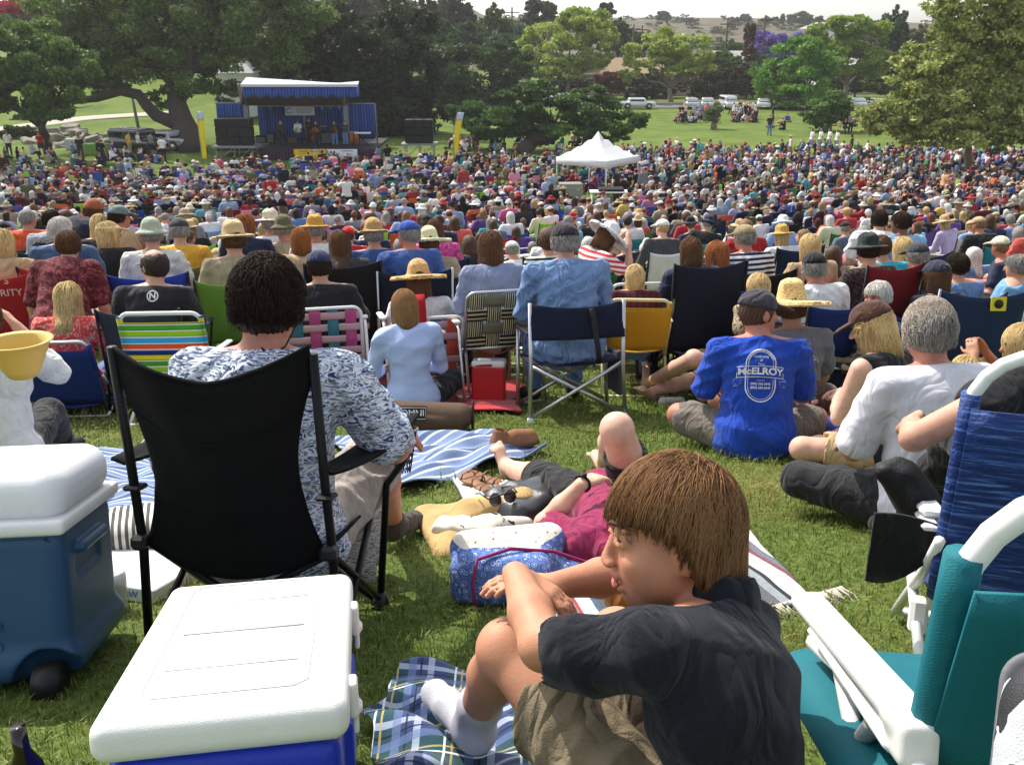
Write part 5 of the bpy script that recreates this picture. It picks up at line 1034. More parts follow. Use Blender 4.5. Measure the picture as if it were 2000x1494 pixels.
# ================================================================ wheeled blue-grey cooler at the left
def cooler_left():
    c = (W(40, 1010, 2.1)+W(100, 960, 2.1))/2; cx, cy = -1.375, 2.20; g = float(gz(cx, cy)); hz = .57; t = thing('wheeled_cooler', 'tall blue grey wheeled cooler with rounded white lid at the left edge', 'cooler', (cx, cy, g), .10, tilt=(-.22, 0))
    bm = mat('blue_grey_plastic', '#2c5070', .45, var=.08, bump=.15, bs=260)
    S = Sdf(); S.box((0, 0, .235), (.245, .21, .195), rnd=.05, k=0); S.box((0, 0, .07), (.262, .225, .045), rnd=.04, k=.03); S.ell((.19, -.20, .03), A(.085, .06, .085), k=.012, mode='s')
    S.box((.265, -.02, .30), (.03, .10, .035), rnd=.02, k=.008, mode='s'); S.cap((.256, -.10, .345), (.256, .07, .345), .016, k=.01); S.cap((-.25, -.2, .395), (.25, -.2, .395), .004, k=.003, mode='s')
    V, Q = S.build(.0055, None, 1); npo('body', V, Q, bm, t)
    S = Sdf(); S.box((0, 0, .428), (.262, .228, .020), rnd=.014, k=0); V, Q = S.build(.005, None, 1); npo('rim', V, Q, white_plastic, t)
    S = Sdf(); S.box((.02, 0, .50), (.235, .205, .072), rnd=.065, k=0); S.box((-.20, 0, .475), (.07, .21, .045), rnd=.03, k=.02); S.ell((.09, -.02, .575), A(.065, .035, .03), k=.008, mode='s'); V, Q = S.build(.005, None, 1); npo('lid', V, Q, mat('white_lid_plastic', '#e6e7ea', .4, var=.03, bump=.25, bs=420), t)
    for i, ch in enumerate('IGLOO'): text_on('embossed_letter', t, plane_M(A(.06, -.2125, .345-.055*i), A(1, 0, 0), A(0, 0, 1)), bm, [ch], .062, sx=1.35, ext=.003)
    for sx in(1,): b = MB(); b.tube([(.165, -.215, .032), (.225, -.215, .032)], .05, 20); b.build('wheel', black_plastic, t)
cooler_left()
p = G(-30, 1420); t = thing('bottle', 'dark brown glass bottle with a pink label at the left edge', 'bottle', W(8, 1300, 1.62)*A(1, 1, 0)+A(0, 0, float(gz(*W(8, 1300, 1.62)[:2])))); b = MB(); b.lathe([(.030, 0), (.034, .01), (.034, .15), (.028, .18), (.014, .21), (.013, .26)], n=20); b.build('glass', mat('brown_glass', '#1c0d08', .12, var=0, coat=.5), t); b = MB(); b.lathe([(.0346, .04), (.0346, .12)], n=20); b.build('paper_label', mat('pink_label', '#9a6458', .8), t)
# ================================================================ man in palm print shirt in the black chair
PALM = mat('palm_print', rough=.85, var=.1, pat=blotch([(0., '#26345a'), (.36, '#5a7098'), (.41, '#c3c9d8'), (.47, '#e6e7ec'), (.52, '#98a8c4'), (.55, '#344256'), (.59, '#7388ac'), (.64, '#dadde6'), (.70, '#3f5478')], 13., 2.4, (1, 1.2, 3.2)), bump=.2, bs=250, wr=.8)
Jm = pose('chair', seat=.17, lean=-.02, arms='rest', s=1.08, wide=1.0, spread=1.2); Jm['hs'] = 1.04
loc, rz = spot(523, 585, Jm, -.30, face=True, D=2.62)
Jm['shR'] = Jm['shR']+A(.03, .03, 0); Jm['elR'] = Jm['shR']+A(.12, .10, -.22); Jm['wrR'] = Jm['elR']+A(-.02, .27, -.02); Jm['knR'] = Jm['knR']+A(.02, -.02, .02)
SLm = 1
r = person('man in blue and white palm print shirt sitting in the black folding chair', Jm, dict(vox=.0075, hair='short', sleeve=.85, leg=.9, collar=True, seed=8, fold=.010, girth=1.12, shoe=True, hem=.06), dict(body=SKIN['ruddy'], shirt=PALM, trousers=cloth('#a49a92'), hair=mat('dark_hair_base', '#1c120c', .6, var=.3, vs=50), shoe=cloth('#3c342c')), loc, rz)
r['root'].rotation_euler[0] = -.20
strands(Jm, 6500, lambda d: .034 if d[2] > -.03 else .022, hair_mat('dark_hair_strand', '#0f0906', '#30201a'), r['hair'], 9, th=.0016, seg=6, hug=.05, region=lambda d: d[2] > -.060 and not(d[1] > .05 and d[2] < .045), crown=(.01, -.03, .10), gravity=.10, r=(.087, .104, .108), curl=.38, c0=Jm['hd']+headframe(Jm)@A(0, -.01, .014)*1.1)
b = MB(); Mq = headframe(Jm); hq = Jm['hd']; b.tube([hq+Mq@A(.104*math.sin(a), .0, .012+.108*math.cos(a))*1.12 for a in np.linspace(-1.5, 1.5, 22)], .0035, 6); b.build('headband', black_plastic, r['root'])
b = MB(); b.tube([hq+Mq@A(x, y, z)*1.12 for x, y, z in((.085, 0, -.03), (.065, -.06, -.10), (.035, -.10, -.125), (.02, -.105, -.10), (.06, -.09, -.14), (.085, -.05, -.15))], .0028, 6); b.build('neck_cord', black_plastic, r['root'])
def hero_chair():
    y0 = -.02; t = thing('folding_chair', 'large black folding chair with mesh cup holder, seen from behind', 'chair', loc, rz-.02, tilt=(-.20, 0)); Fb = mat('black_canvas', '#0c0c0e', .9, spec=.15, var=.2, vs=5, bump=.3, bs=300); x = .25; x0 = -.01
    P = []; nu, nv = 33, 25
    for i in range(nu):
        u = -1+2*i/(nu-1); row = []
        for j in range(nv):
            v = j/(nv-1); ww = x*(1-.0*v)-(.055*math.sin(math.pi*min(1, max(0, (.85-v)/.85)))**.8 if v < .85 else 0)
            zt = .885+.012*u-.085*(1-abs(u)**1.6); zb = .34-.075*(1-u*u)
            row.append((x0+u*ww, y0+lerp(-.20, -.335, v)-.06*(1-u*u)*(.4+.6*math.sin(math.pi*(.1+.75*v)))+.006*math.sin(u*7+v*9)*(v > .3)+.004*math.sin(v*31)*(1-abs(u)), lerp(zb, zt, v)))
        P.append(row)
    b = MB(); b.sheet(P, .007); bk = b.build('backrest', Fb, t); b = MB(); b.tube([A(*P[i][-1])+A(0, 0, .003) for i in range(nu)], .007, 6); b.build('piping', Fb, bk)
    b = MB(); b.tube([A(*P[i][17])+A(0, -.004, 0) for i in range(nu)], .0035, 6); b.build('seam', Fb, bk)
    b = MB(); b.sheet([[(x0+u*x, y, .345-.075*(1-u*u)+(.02 if y > .2 else 0)) for y in np.linspace(-.21, .26, 9)] for u in np.linspace(-1, 1, 15)], .007); b.build('seat', Fb, t)
    for sx in(-1, 1):
        X = x0+sx*(x+.008); b = MB(); b.tube([(X-.002*sx, -.35, .88), (X, -.27, .55), (X+sx*.004, -.215, .33), (X+sx*.01, -.19, .02)], .0125, 12); b.build('back_post', steel_dark, t)
        b = MB(); b.tube([(X+sx*.10, .27, .555), (X+sx*.085, .275, .48), (X+sx*.03, .27, .40), (X+sx*.012, .265, .02)], .0115, 12); b.build('front_post', steel_dark, t)
        b = MB(); b.box((X, -.235, .345), (.045, .05, .04), .01); b.build('joint', black_plastic, t); b = MB(); b.box((X, -.255, .50), (.05, .055, .014), .006); b.build('collar', black_plastic, t)
        for yy in(-.19, .265): b = MB(); b.lathe([(.026, 0), (.030, .018), (.018, .05)], (X+sx*.011, yy, 0), 14); b.build('foot', black_plastic, t)
        AR = [[(X+sx*(.02+.05*(k/12))+q*(.036+.014*math.sin(math.pi*k/12)), lerp(-.27, .40, k/12), .565-.022*math.sin(math.pi*k/12)+.028*(k/12)+.012*abs(q)) for q in np.linspace(-1, 1, 5)] for k in range(13)]; b = MB(); b.sheet(AR, .009); ar = b.build('armrest', Fb, t)
        if sx > 0:
            c = A(X+.075, .30, .56); b = MB(); b.tube([c+A(.045*math.cos(a), .045*math.sin(a), .012) for a in np.linspace(0, 6.283, 25)[:-1]], .004, 6, closed=True); b.build('cup_ring', mat('grey_rim', '#8c8a84', .5), ar)
            b = MB()
            for a in np.linspace(0, 6.283, 19)[:-1]:
                for sg in(-1, 1): b.tube([c+A(.043*(1-.15*k)*math.cos(a+sg*k*.35), .043*(1-.15*k)*math.sin(a+sg*k*.35), .01-.045*k) for k in range(4)], .0013, 4)
            b.build('mesh_cup_holder', black_plastic, ar)
    b = MB(); xl, xr = x0-x, x0+x
    for a, c in(((xl, -.2, .33), (xr+.01, -.195, .03)), ((xr, -.2, .33), (xl-.01, -.195, .03)), ((xr, -.2, .33), (xr+.02, .26, .03)), ((xr, .27, .36), (xr+.02, -.19, .03)), ((xl, -.2, .33), (xl-.02, .26, .03)), ((xl, .27, .36), (xl-.02, -.19, .03)), ((xl, .27, .36), (xr, .26, .03)), ((xr, .27, .36), (xl, .26, .03))): b.tube([A(*a), A(*c)], .0105, 10)
    b.build('cross_brace', steel_dark, t)
hero_chair()
# ================================================================ woman lying on the serape
serape = stripes([(.10, '#d9d4c8'), (.03, '#4b4a4c'), (.05, '#8a8785'), (.012, '#b04650'), (.05, '#e4dfd4'), (.02, '#4c6a8c'), (.06, '#5d5f63'), (.04, '#8f979c'), (.02, '#2d3138'), (.07, '#cfcac0'), (.02, '#7c4a58'), (.03, '#6a7078')], 1, 1., .02)
sc_ = [G(885, 945)[:2], G(1010, 1235)[:2], G(1600, 1185)[:2], G(1440, 1010)[:2]]
blanket('serape_blanket', 'striped grey white and red woven blanket under the reclining woman', [sc_[0]+A(-.03, .05), sc_[1], sc_[2], sc_[3]], mat('serape', rough=.97, var=.3, vs=60, pat=serape, bump=.5, bs=200), th=.010, amp=.026, fr=9, seed=8, n=(90, 110), edge=.02)
e0, e1 = G(1450, 1215), G(1640, 1160); b = MB(); rg = np.random.default_rng(2); frg = []
for k in range(60):
    q = lerp(e0, e1, k/59)+A(0, 0, .03); b.tube([q, q+A(rg.normal()*.02+.02, -.03, -.01), q+A(.03+rg.normal()*.04, -.07+rg.normal()*.02, -.022)], [.004, .003, .0015], 4)
o = b.build('fringe', mat('wool_fringe', '#bdb6a8', .95), bpy.data.objects['serape_blanket'])
bpy.context.view_layer.update(); o.matrix_parent_inverse = bpy.data.objects['serape_blanket'].matrix_world.inverted()
J = dict(s=1.); J['pel'] = H(1205, 985, .14); J['nck'] = H(1215, 1100, .14); J['cst'] = H(1200, 1055, .15); J['wst'] = lerp(J['pel'], J['cst'], .5)
J['hd'] = H(1232, 1135, .15); J['hf'] = nrm(A(-.15, .1, 1)); J['hu'] = nrm(J['hd']-J['nck'])
J['shL'] = H(1120, 1062, .14); J['shR'] = H(1310, 1045, .14); J['elL'] = H(1064, 1022, .17); J['wrL'] = H(1138, 944, .33); J['hdL'] = nrm(H(1215, 912, .35)-J['wrL']); J['hnL'] = A(.2, .2, -1)
J['elR'] = H(1360, 985, .10); J['wrR'] = H(1250, 930, .22); J['hdR'] = nrm(H(1200, 930, .27)-J['wrR']); J['hnR'] = A(-.2, .1, -1)
J['hipL'] = J['pel']+A(-.09, .02, 0); J['hipR'] = J['pel']+A(.09, 0, 0); J['knL'] = H(1058, 935, .15); J['anL'] = H(992, 912, .08); J['toL'] = H(975, 880, .15)
J['knR'] = H(1205, 838, .50); J['anR'] = H(1180, 900, .07); J['toR'] = J['anR']+A(-.03, .14, -.03)
def foldsk(B): B.cap(H(1010, 925, .08), H(985, 905, .07), .035, k=.02)
r = person('woman in maroon tee and black capri pants lying on her back with one knee raised', J, dict(vox=.0075, fem=True, sleeve=.62, leg=1.08, hair='none', shoe=False, toes=True, seed=4, fold=.008, curl=.35, hem=.06, bust=False, body_extra=[foldsk], pant_extra=[lambda T: T.plane(J['knR']+nrm(J['hipR']-J['knR'])*.10, nrm(J['knR']-J['hipR'])) if 0 else T.cap(J['knR']+nrm(J['knR']-J['hipR'])*.10, J['knR']+nrm(J['hipR']-J['knR'])*.0, .17, .16, k=.002, mode='s'), lambda T: T.cap(lerp(J['knR'], J['anR'], .2), J['anR'], .15, .12, k=.002, mode='s')]), dict(body=SKIN['pale'], shirt=cloth('#8c1f4e'), trousers=cloth('#141416')), (0, 0, 0), 0)
b = MB(); c = J['wrL']; d_ = J['hdL']; a1 = nrm(np.cross(d_, A(0, 0, 1))); a2 = np.cross(a1, d_); b.tube([c+a1*.032*math.cos(a)+a2*.027*math.sin(a) for a in np.linspace(0, 6.28, 20)[:-1]], .005, 6, closed=True); b.lathe([(.001, 0), (.014, 0), (.014, .006), (.001, .007)], (0, 0, 0), 14, M4(c+a2*.029)); b.build('wristwatch', steel_dark, r['root'])
# her hair, just showing past the boy's nose
b = MB()
S = Sdf(); S.ell(J['hd']+A(0, -.03, 0), (.09, .11, .10), k=0); S.ell(J['hd']+A(0, .03, .09), (.07, .08, .07), k=.01, mode='s'); V, Q = S.build(.008, folds(.006, 2, 1), 1); npo('hair', V, Q, mat('ginger_hair', '#a3622c', .5, var=.4, vs=50), r['root'])
# handbag, quilted bag, towel, book, sandals, sunglasses, shoe
def soft(name, label, cat, prims, vox, matt, fl=.006, fr=1., seed=1, loc=(0, 0, 0), rz=0., sm=1, group=None, tilt=0):
    S = Sdf()
    for p in prims:
        p = list(p); k = p.pop(0); kw = p.pop() if isinstance(p[-1], dict) else {}; getattr(S, k)(*p, **kw)
    V, Q = S.build(vox, folds(fl, fr, seed) if fl else None, sm); o = npo(name, V, Q, matt)
    o.location = tuple(float(v) for v in loc); o.rotation_euler = (tilt, 0, rz)
    return tag(o, label, cat, group)
leather = mat('black_leather', '#161617', .3, spec=.7, var=.2, vs=8, bump=.3, bs=200, coat=.3)
p = G(1030, 1025); soft('handbag', 'slouchy black leather handbag lying beside the maroon tee', 'handbag', [('box', (0, 0, .08), (.16, .13, .08), .07, rotz(.5)), ('cap', (-.12, .05, .12), (.10, .10, .10), .04, .05, {'k': .05}), ('cap', (.08, -.10, .04), (-.14, -.05, .05), .06, .05, {'k': .04})], .007, leather, .012, .8, 4, p, .2)
def paisley(nt, co):
    v = N(nt, 'TexVoronoi', i_Scale=44.); v.feature = 'F1'; nt.links.new(co, v.inputs[0]); c = ramp(nt, v.outputs[0], [(0., '#b4c0de'), (.2, '#4a66a8'), (.34, '#a9b8de'), (.42, '#46619f'), (.6, '#5c78b8')], 'CONSTANT')
    n = N(nt, 'TexNoise', i_Scale=3.2); nt.links.new(co, n.inputs[0]); sx = N(nt, 'SeparateXYZ'); nt.links.new(co, sx.inputs[0])
    return mixc(nt, mth(nt, 'GREATER_THAN', mth(nt, 'ADD', sx.outputs[2], mth(nt, 'MULTIPLY', n.outputs[0], .12)), .235), c, ramp(nt, v.outputs[0], [(0., '#3d6a3c'), (.10, '#a8334c'), (.16, '#e4e1d4')], 'CONSTANT'))
p = G(985, 1165); q = soft('quilted_bag', 'blue paisley quilted bag with magenta piping on the striped blanket', 'bag', [('box', (0, .0, .085), (.165, .12, .085), .055, rotz(-.25)), ('cap', (-.12, .06, .16), (.16, .10, .15), .05, .06, {'k': .05}), ('cap', (.14, 0, .05), (.50, .10, .03), .06, .04, {'k': .05})], .007, mat('paisley_quilt', rough=.9, var=.1, pat=paisley, bump=.4, bs=60), .008, 1.1, 5, p, .1, tilt=-.15)
b = MB(); b.tube([(-.10, -.125, .02), (-.11, -.115, .10), (-.09, -.09, .170), (.02, -.05, .185), (.16, -.03, .16), (.34, -.02, .085), (.5, .05, .075)], .006, 6); b.build('piping', mat('magenta_piping', '#8e1c54', .7), q)
p = G(895, 1050); soft('towel', 'tan and cream bath towel crumpled beside the quilted bag', 'towel', [('box', (0, 0, .03), (.14, .22, .03), .028, rotz(.3)), ('cap', (.05, .1, .06), (.26, .16, .08), .05, .06, {'k': .05}), ('cap', (-.03, -.18, .03), (.02, .1, .07), .04, .03, {'k': .05})], .007, mat('tan_terry', '#c9a873', .97, var=.25, vs=20, bump=.7, bs=250), .010, 1.2, 6, p)
p = G(925, 1058); soft('scarf', 'white scarf printed with small dark animals beside the handbag', 'scarf', [('cap', (-.12, .02, .05), (.08, -.03, .07), .045, .055), ('cap', (.08, -.03, .07), (.2, .06, .04), .05, .04), ('cap', (-.05, .05, .03), (.1, .12, .04), .04, .03, {'k': .04})], .007, mat('animal_print', rough=.9, var=0, pat=blotch([(0., '#3f3a2c'), (.36, '#d9d5c8')], 14, 1.)), .009, 1.3, 3, p)
p = G(978, 1003); t = thing('book', 'thin yellow green magazine on the striped blanket', 'magazine', p+A(0, 0, .05), .3); b = MB(); b.box((0, 0, 0), (.24, .17, .008), .002); b.build('cover', mat('yellow_cover', '#b9bb55', .4, var=.2), t); b = MB(); b.box((.0, .03, .008), (.17, .02, .012), .004, rot=rotz(.1)); b.build('pen', black_plastic, t)
for i, (px, py, a) in enumerate([(945, 952, .9), (930, 962, .6)]):
    p = G(px, py); t = thing('sandal', 'brown strappy sandal by the bare foot, ' + ('farther of the pair' if i == 0 else 'nearer of the pair'), 'sandal', p+A(0, 0, .035), a, 'pair of brown sandals'); S = Sdf(); S.ell((0, .06, .012), (.045, .07, .012), k=0); S.ell((0, -.06, .014), (.036, .06, .014), k=.02); V, Q = S.build(.005, None, 1); npo('sole', V, Q, mat('tan_leather', '#8a5f3e', .6, var=.2), t)
    b = MB()
    for y, h in((.07, .04), (-.02, .05), (-.09, .04)): b.tube([(-.042, y, .01), (-.03, y, h), (0, y, h+.008), (.03, y, h), (.042, y, .01)], .006, 6, flat=.4)
    b.build('strap', mat('brown_leather', '#5d3a24', .5), t)
p = G(982, 1042)+A(0, 0, .16); t = thing('sunglasses', 'black sunglasses resting on the white scarf', 'sunglasses', p, .5); b = MB()
for x in(-.033, .033): b.lathe([(.001, -.003), (.026, -.003), (.028, 0), (.026, .003), (.001, .004)], (0, 0, 0), 16, M4((x, 0, 0), rotx(1.1)))
b.build('lens', leather, t); b = MB(); b.tube([(-.065, 0, .01), (-.07, .06, .01), (-.06, .12, -.02)], .003, 6); b.tube([(.065, 0, .01), (.07, .06, .01), (.06, .12, -.02)], .003, 6); b.tube([(-.065, 0, .01), (0, 0, .015), (.065, 0, .01)], .003, 6); b.build('frame', black_plastic, t)
def shoe(label, px, py, rz, matt, h=.0, name='shoe', D=None, solem=None, sc=1., dp=None):
    p = G(px, py) if dp is None else dp; t = thing(name, label, name, p+A(0, 0, .02+h), rz); t.scale = (sc,)*3; S = Sdf(); S.cap((0, -.10, .045), (0, .10, .035), .046, .042, k=.02); S.cap((0, -.10, .05), (0, -.09, .10), .043, .040, k=.02); S.cap((0, .0, .06), (0, .08, .05), .040, .036, k=.03); S.cap((0, -.09, .09), (0, -.08, .15), .030, .032, k=.004, mode='s'); S.plane((0, 0, .012), (0, 0, -1)); V, Q = S.build(.005, folds(.002, 1.5, 2), 1); npo('upper', V, Q, matt, t)
    S = Sdf(); S.cap((0, -.10, .015), (0, .11, .015), .046, .044, k=.0); S.plane((0, 0, .022), (0, 0, 1)); S.plane((0, 0, 0), (0, 0, -1)); V, Q = S.build(.005, None, 1); npo('sole', V, Q, solem or mat('gum_sole', '#54402c', .8), t); return t
shoe('brown suede slip on shoe standing on the corner of the blue striped blanket', 1005, 885, -1.1, mat('brown_suede', '#8c6247', .9, var=.2, bump=.3), .02)
# blue white striped blanket
bl = stripes([(.05, '#64789c'), (.02, '#b5c0d6'), (.04, '#4a5c80'), (.02, '#8e9dbc'), (.05, '#6f82a6'), (.015, '#d0d6e2')], 1, 1., .01); BS = mat('blue_stripe_cotton', rough=.95, var=.15, pat=bl, bump=.2)
blanket('striped_blanket', 'blue and white striped cotton blanket spread past the black chair', [G(720, 985)[:2], G(1060, 890)[:2], G(960, 855)[:2], G(640, 870)[:2]], BS, th=.008, amp=.055, fr=15, seed=12, n=(90, 60))
blanket('striped_blanket', 'blue and white striped blanket seen left of the black chair', [G(60, 1120)[:2], G(420, 1110)[:2], G(430, 880)[:2], G(130, 890)[:2]], BS, th=.008, amp=.045, fr=15, seed=13, n=(80, 60))
# brown chair bag with printed patch
p0, p1 = G(735, 838)+A(0, 0, .10), G(900, 842)+A(0, 0, .10); mid = (p0+p1)/2; d_ = nrm(p1-p0); o = soft('chair_bag', 'brown canvas chair bag with a printed patch lying on the grass', 'bag', [('cap', tuple(p0-mid), tuple(p1-mid), .095, .085), ('box', (0, 0, -.02), (.30, .12, .06), .04)], .008, mat('brown_canvas', '#5a4636', .9, var=.2, bump=.3), .008, .8, 7, mid, 0)
b = MB(); b.tube([p1-mid+A(.075, .03+.085*math.cos(a), .085*math.sin(a)) for a in np.linspace(0, 6.28, 20)[:-1]], .008, 6, closed=True); b.build('drawstring_hem', mat('dark_brown', '#2c2019', .9), o)
b = MB(); b.box((0, 0, 0), (.17, .002, .09), .0, M=M4(A(-.02, -.105, .055), rotx(-.45))); b.build('patch', mat('patch_dark', '#2a2420', .8), o); text_on('patch_lettering', o, plane_M(A(-.02, -.110, .058), A(1, 0, 0), A(0, .43, .9)), white_plastic, ['OMNI'], .055)
b = MB(); b.tube([A(-.02, -.108, .056)+A(x, -.001+z*-.0, 0)+A(0, z*.43, z*.9) for x, z in((-.08, -.035), (.08, -.035), (.08, .035), (-.08, .035))], .0022, 4, closed=True); b.build('patch_border', white_plastic, o)
# newspaper, pizza box, striped cushion, paper cups under the black chair
p = G(262, 1135); t = thing('pizza_box', 'flat white cardboard box with blue lettering beneath the black chair', 'box', p+A(0, 0, .035), -.25, tilt=(-.2, 0)); b = MB(); b.box((0, 0, 0), (.40, .34, .05), .004); b.build('carton', mat('white_card', '#d6d7d6', .8), t); text_on('lettering', t, plane_M(A(-.02, -.1715, 0), A(1, 0, 0), A(0, 0, 1)), mat('blue_ink', '#2c6cb8', .7), ['THE EARLY WINDOW'], .032)
p = G(305, 1080); soft('cushion', 'grey striped cushion partly hidden under the black chair', 'cushion', [('box', (0, 0, .09), (.19, .13, .09), .07)], .009, mat('ticking', rough=.9, var=0, pat=stripes([(.012, '#c9c6be'), (.012, '#4c4a48')], 0, 1.)), .012, .9, 2, p, .3)
for i, (px, py, a) in enumerate([(672, 1150, .1), (700, 1130, .5)]):
    p = G(px, py); t = MB(); t.sheet([[(u*.11, .02*math.sin(3*v+i)+.03*v, .02+v*.28) for v in np.linspace(0, 1, 8)] for u in np.linspace(-1, 1, 7)], .002); o = t.build('newspaper', mat('newsprint', rough=.9, var=0, pat=blotch([(0., '#5f5d5a'), (.44, '#a9a7a2'), (.5, '#c4c1ba')], 70, .4, (1, 1, 5)))); o.location = tuple(p); o.rotation_euler = (0, 0, a); tag(o, ['folded newspaper tucked behind the chair leg', 'upper newspaper sheet hanging by the black chair leg'][i], 'newspaper')
for i, (px, py, h) in enumerate([(232, 1190, .0), (120, 1010, .3)]):
    p = G(px, py); t = thing('plastic_cup', ['stack of clear plastic cups between the two coolers', ''][0], 'cup', p); b = MB(); b.lathe([(.028, 0), (.036, .11), (.037, .112)], n=20); b.lathe([(.033, .01), (.038, .12), (.036, .12)], (0, 0, .02), n=20); b.build('cup', mat('clear_plastic', '#b9bcbc', .2, var=0, alpha=.55), t); break
p = W(119, 868, 2.62); t = thing('plastic_cup', 'clear plastic cup just beyond the rounded white lid', 'cup', A(p[0], p[1], float(gz(p[0], p[1]))+.40)); b = MB(); b.lathe([(.03, 0), (.045, .12), (.047, .122), (.044, .12)], n=20); b.build('cup', mat('clear_plastic', '#b9bcbc', .2, var=0, alpha=.55), t)
t.location[2] = float(gz(p[0], p[1])) + .0
t.location = tuple(G(119, 880))
# ================================================================ seated neighbours, near rows
def dirch(loc, rz, lab):
    t = thing('director_chair', lab, 'chair', loc, rz, tilt=(slope(loc[1]), 0)); F_ = mat('navy_canvas', '#10182f', .9, var=.15, bump=.2, trans=.05); x = .305
    b = MB(); b.sheet([[(u*x, -.30-.05*(1-u*u)+.006*math.sin(u*11+v*5), .56+.235*v-.03*(1-u*u)*v) for v in np.linspace(0, 1, 7)] for u in np.linspace(-1.02, 1.02, 17)], .006); b.build('back_band', F_, t)
    b = MB(); b.sheet([[(.06+.012*k, -.37-.0*k, .79-.07*k) for k in(0, 1)] for q in(0, 1)], .002); b = MB(); b.sheet([[(.08+.05*v+q*.018, -.372+.10*max(0, v-.8), .76-.36*v) for q in(-1, 1)] for v in np.linspace(0, 1, 8)], .003); b.build('shoulder_strap', black_plastic, t)
    b = MB(); b.sheet([[(u*x, y, .40-.03*(1-u*u)) for y in np.linspace(-.22, .24, 5)] for u in np.linspace(-1, 1, 7)], .006); b.build('seat', F_, t)
    for sx in(-1, 1):
        b = MB(); b.tube([(sx*x, -.30, .80), (sx*x*1.0, -.28, .40), (sx*(x+.015), -.27, .015)], .0135, 10); b.build('back_post', alu, t)
        b = MB(); b.tube([(sx*x, .22, .58), (sx*(x+.015), .22, .015)], .0135, 10); b.build('front_post', alu, t); b = MB(); b.box((sx*x, -.02, .60), (.045, .52, .022), .006); b.build('armrest', black_plastic, t)
        b = MB(); b.box((sx*(x+.012), -.27, .03), (.035, .035, .045), .006); b.build('foot', white_plastic, t)
    for y in(-.265, .235): b = MB(); b.tube([(-x, y, .05), (x, y, .39)], .0125, 10); b.tube([(x, y+.02, .05), (-x, y+.02, .39)], .0125, 10); b.build('cross_brace', alu, t)
    b = MB(); b.box((x+.03, .05, .28), (.03, .30, .30), .01); b.build('side_pouch', mat('grey_mesh', '#44444a', .9), t)
r = seatp('big man in pale denim shirt and dark cap in the navy director chair', 1103, 487, 'chair', 'short', 'grey', 'cap', '#2f2730', topm=mat('chambray', '#7593bf', .9, var=.3, vs=10, bump=.3, bs=280, wr=1.), leg='denim', D=6.35, pk=dict(seat=.42, lean=.04, arms='lap', wide=1.2, s=1.06), o=dict(girth=1.3, sleeve=2, collar=True, back_puff=True, fold=.014, hem=.12, vox=.0085), yaw=-.08)
dirch(r['loc'], r['rz'], 'folding director chair with navy canvas back and crossed silver legs')
# blue tee with printed emblem
r = seatp('man in royal blue tee with white oval emblem and charcoal cap, seated on grass', 1482, 618, 'cross', 'short', 'brown', 'cap', '#3b3840', top='#1244b0', leg='#6f675e', skin='ruddy', D=5.1, yaw=-.32, o=dict(vox=.0072, sleeve=.85, leg=.8, fold=.009, girth=1.18, shoe=False, hem=.12, collar=False), pk=dict(s=1.08, wide=1.12, arms='lap', hy=-1.15, lean=.06))
def emblem(r):
    o = r['shirt']; me = o.data; V = np.zeros(len(me.vertices)*3, np.float32); me.vertices.foreach_get('co', V); V = V.reshape(-1, 3); Q = [list(p.vertices) for p in me.polygons]; wm = mat('white_print', '#d9dde2', .8, var=.1, vs=40)
    J = r['J']; c = J['cst']+A(-.01, -.6, -.03); vf = []; rot = roty(.07)
    def put(P, w_, cl=False): vf.append(loopstroke(P, w_, cl))
    an = np.linspace(0, math.pi, 26); Wd, Ht = .080, .135
    def oval(a, h_, q): return [(a*math.cos(t), h_+a*math.sin(t)) for t in an]+[(a*math.cos(t), -h_+a*math.sin(t)) for t in an+math.pi]
    put(oval(.078, .060, 0), .006, True); put(oval(.066, .060, 0), .0022, True)
    arc = [(x, .010+.012*(1-(x/.12)**2)) for x in np.linspace(-.122, .122, 20)]; put([(x, y+.030) for x, y in arc], .003); put([(x, y-.028) for x, y in arc], .003); put([(-.122, .040), (-.122, -.018)], .003); put([(.122, .040), (.122, -.018)], .003)
    for s in(-1, 1): put([(s*.122, -.018), (s*.138, -.036), (s*.100, -.030), (s*.118, -.062), (s*.128, -.050), (s*.134, -.070), (s*.102, -.044)], .0025)
    def T(lines, size, y, bold=0, sx=1., arcr=None):
        Vt, Ft = text_vf(lines, size, 1.2, bold, sx); out = []
        for x, yy, z in Vt:
            if arcr: a = x/arcr; out.append((math.sin(a)*(arcr+yy), .060+math.cos(a)*(arcr+yy), 0))
            else: out.append((x, yy+y+.012*(1-(x/.12)**2)*(1 if abs(y-.012) < .02 else 0), 0))
        vf.append((out, Ft))
    T(['McELROY'], .050, .012, .0016, 1.12); T(['Celebrating', '27', 'Years'], .016, .082, .0002); T(['(800) 562-2942', '(805) 642-0640'], .017, -.055, .0003); T(['SINCE 1984'], .008, -.026); T(['OVERHEAD DOOR COMPANY'], .0125, 0, .0003, 1., .0685)
    b = MB()
    for i, (Vt, Ft) in enumerate(vf): decal('shirt_print', [tuple(rot@A(x, 0, y)+0) if False else (x, y, z) for x, y, z in Vt], Ft, plane_M(c, rotz(0)@A(1, 0, .0), A(0, 0, 1)), (V, Q), wm, o, .0022)
    parts = [ch for ch in o.children]; vs = []; fs = []
    for ch in parts:
        bse = len(vs); vs += [tuple(v.co) for v in ch.data.vertices]; fs += [tuple(j+bse for j in p.vertices) for p in ch.data.polygons]; bpy.data.objects.remove(ch)
    m = MB(); m.add(vs, fs); m.build('emblem', wm, o)
emblem(r)
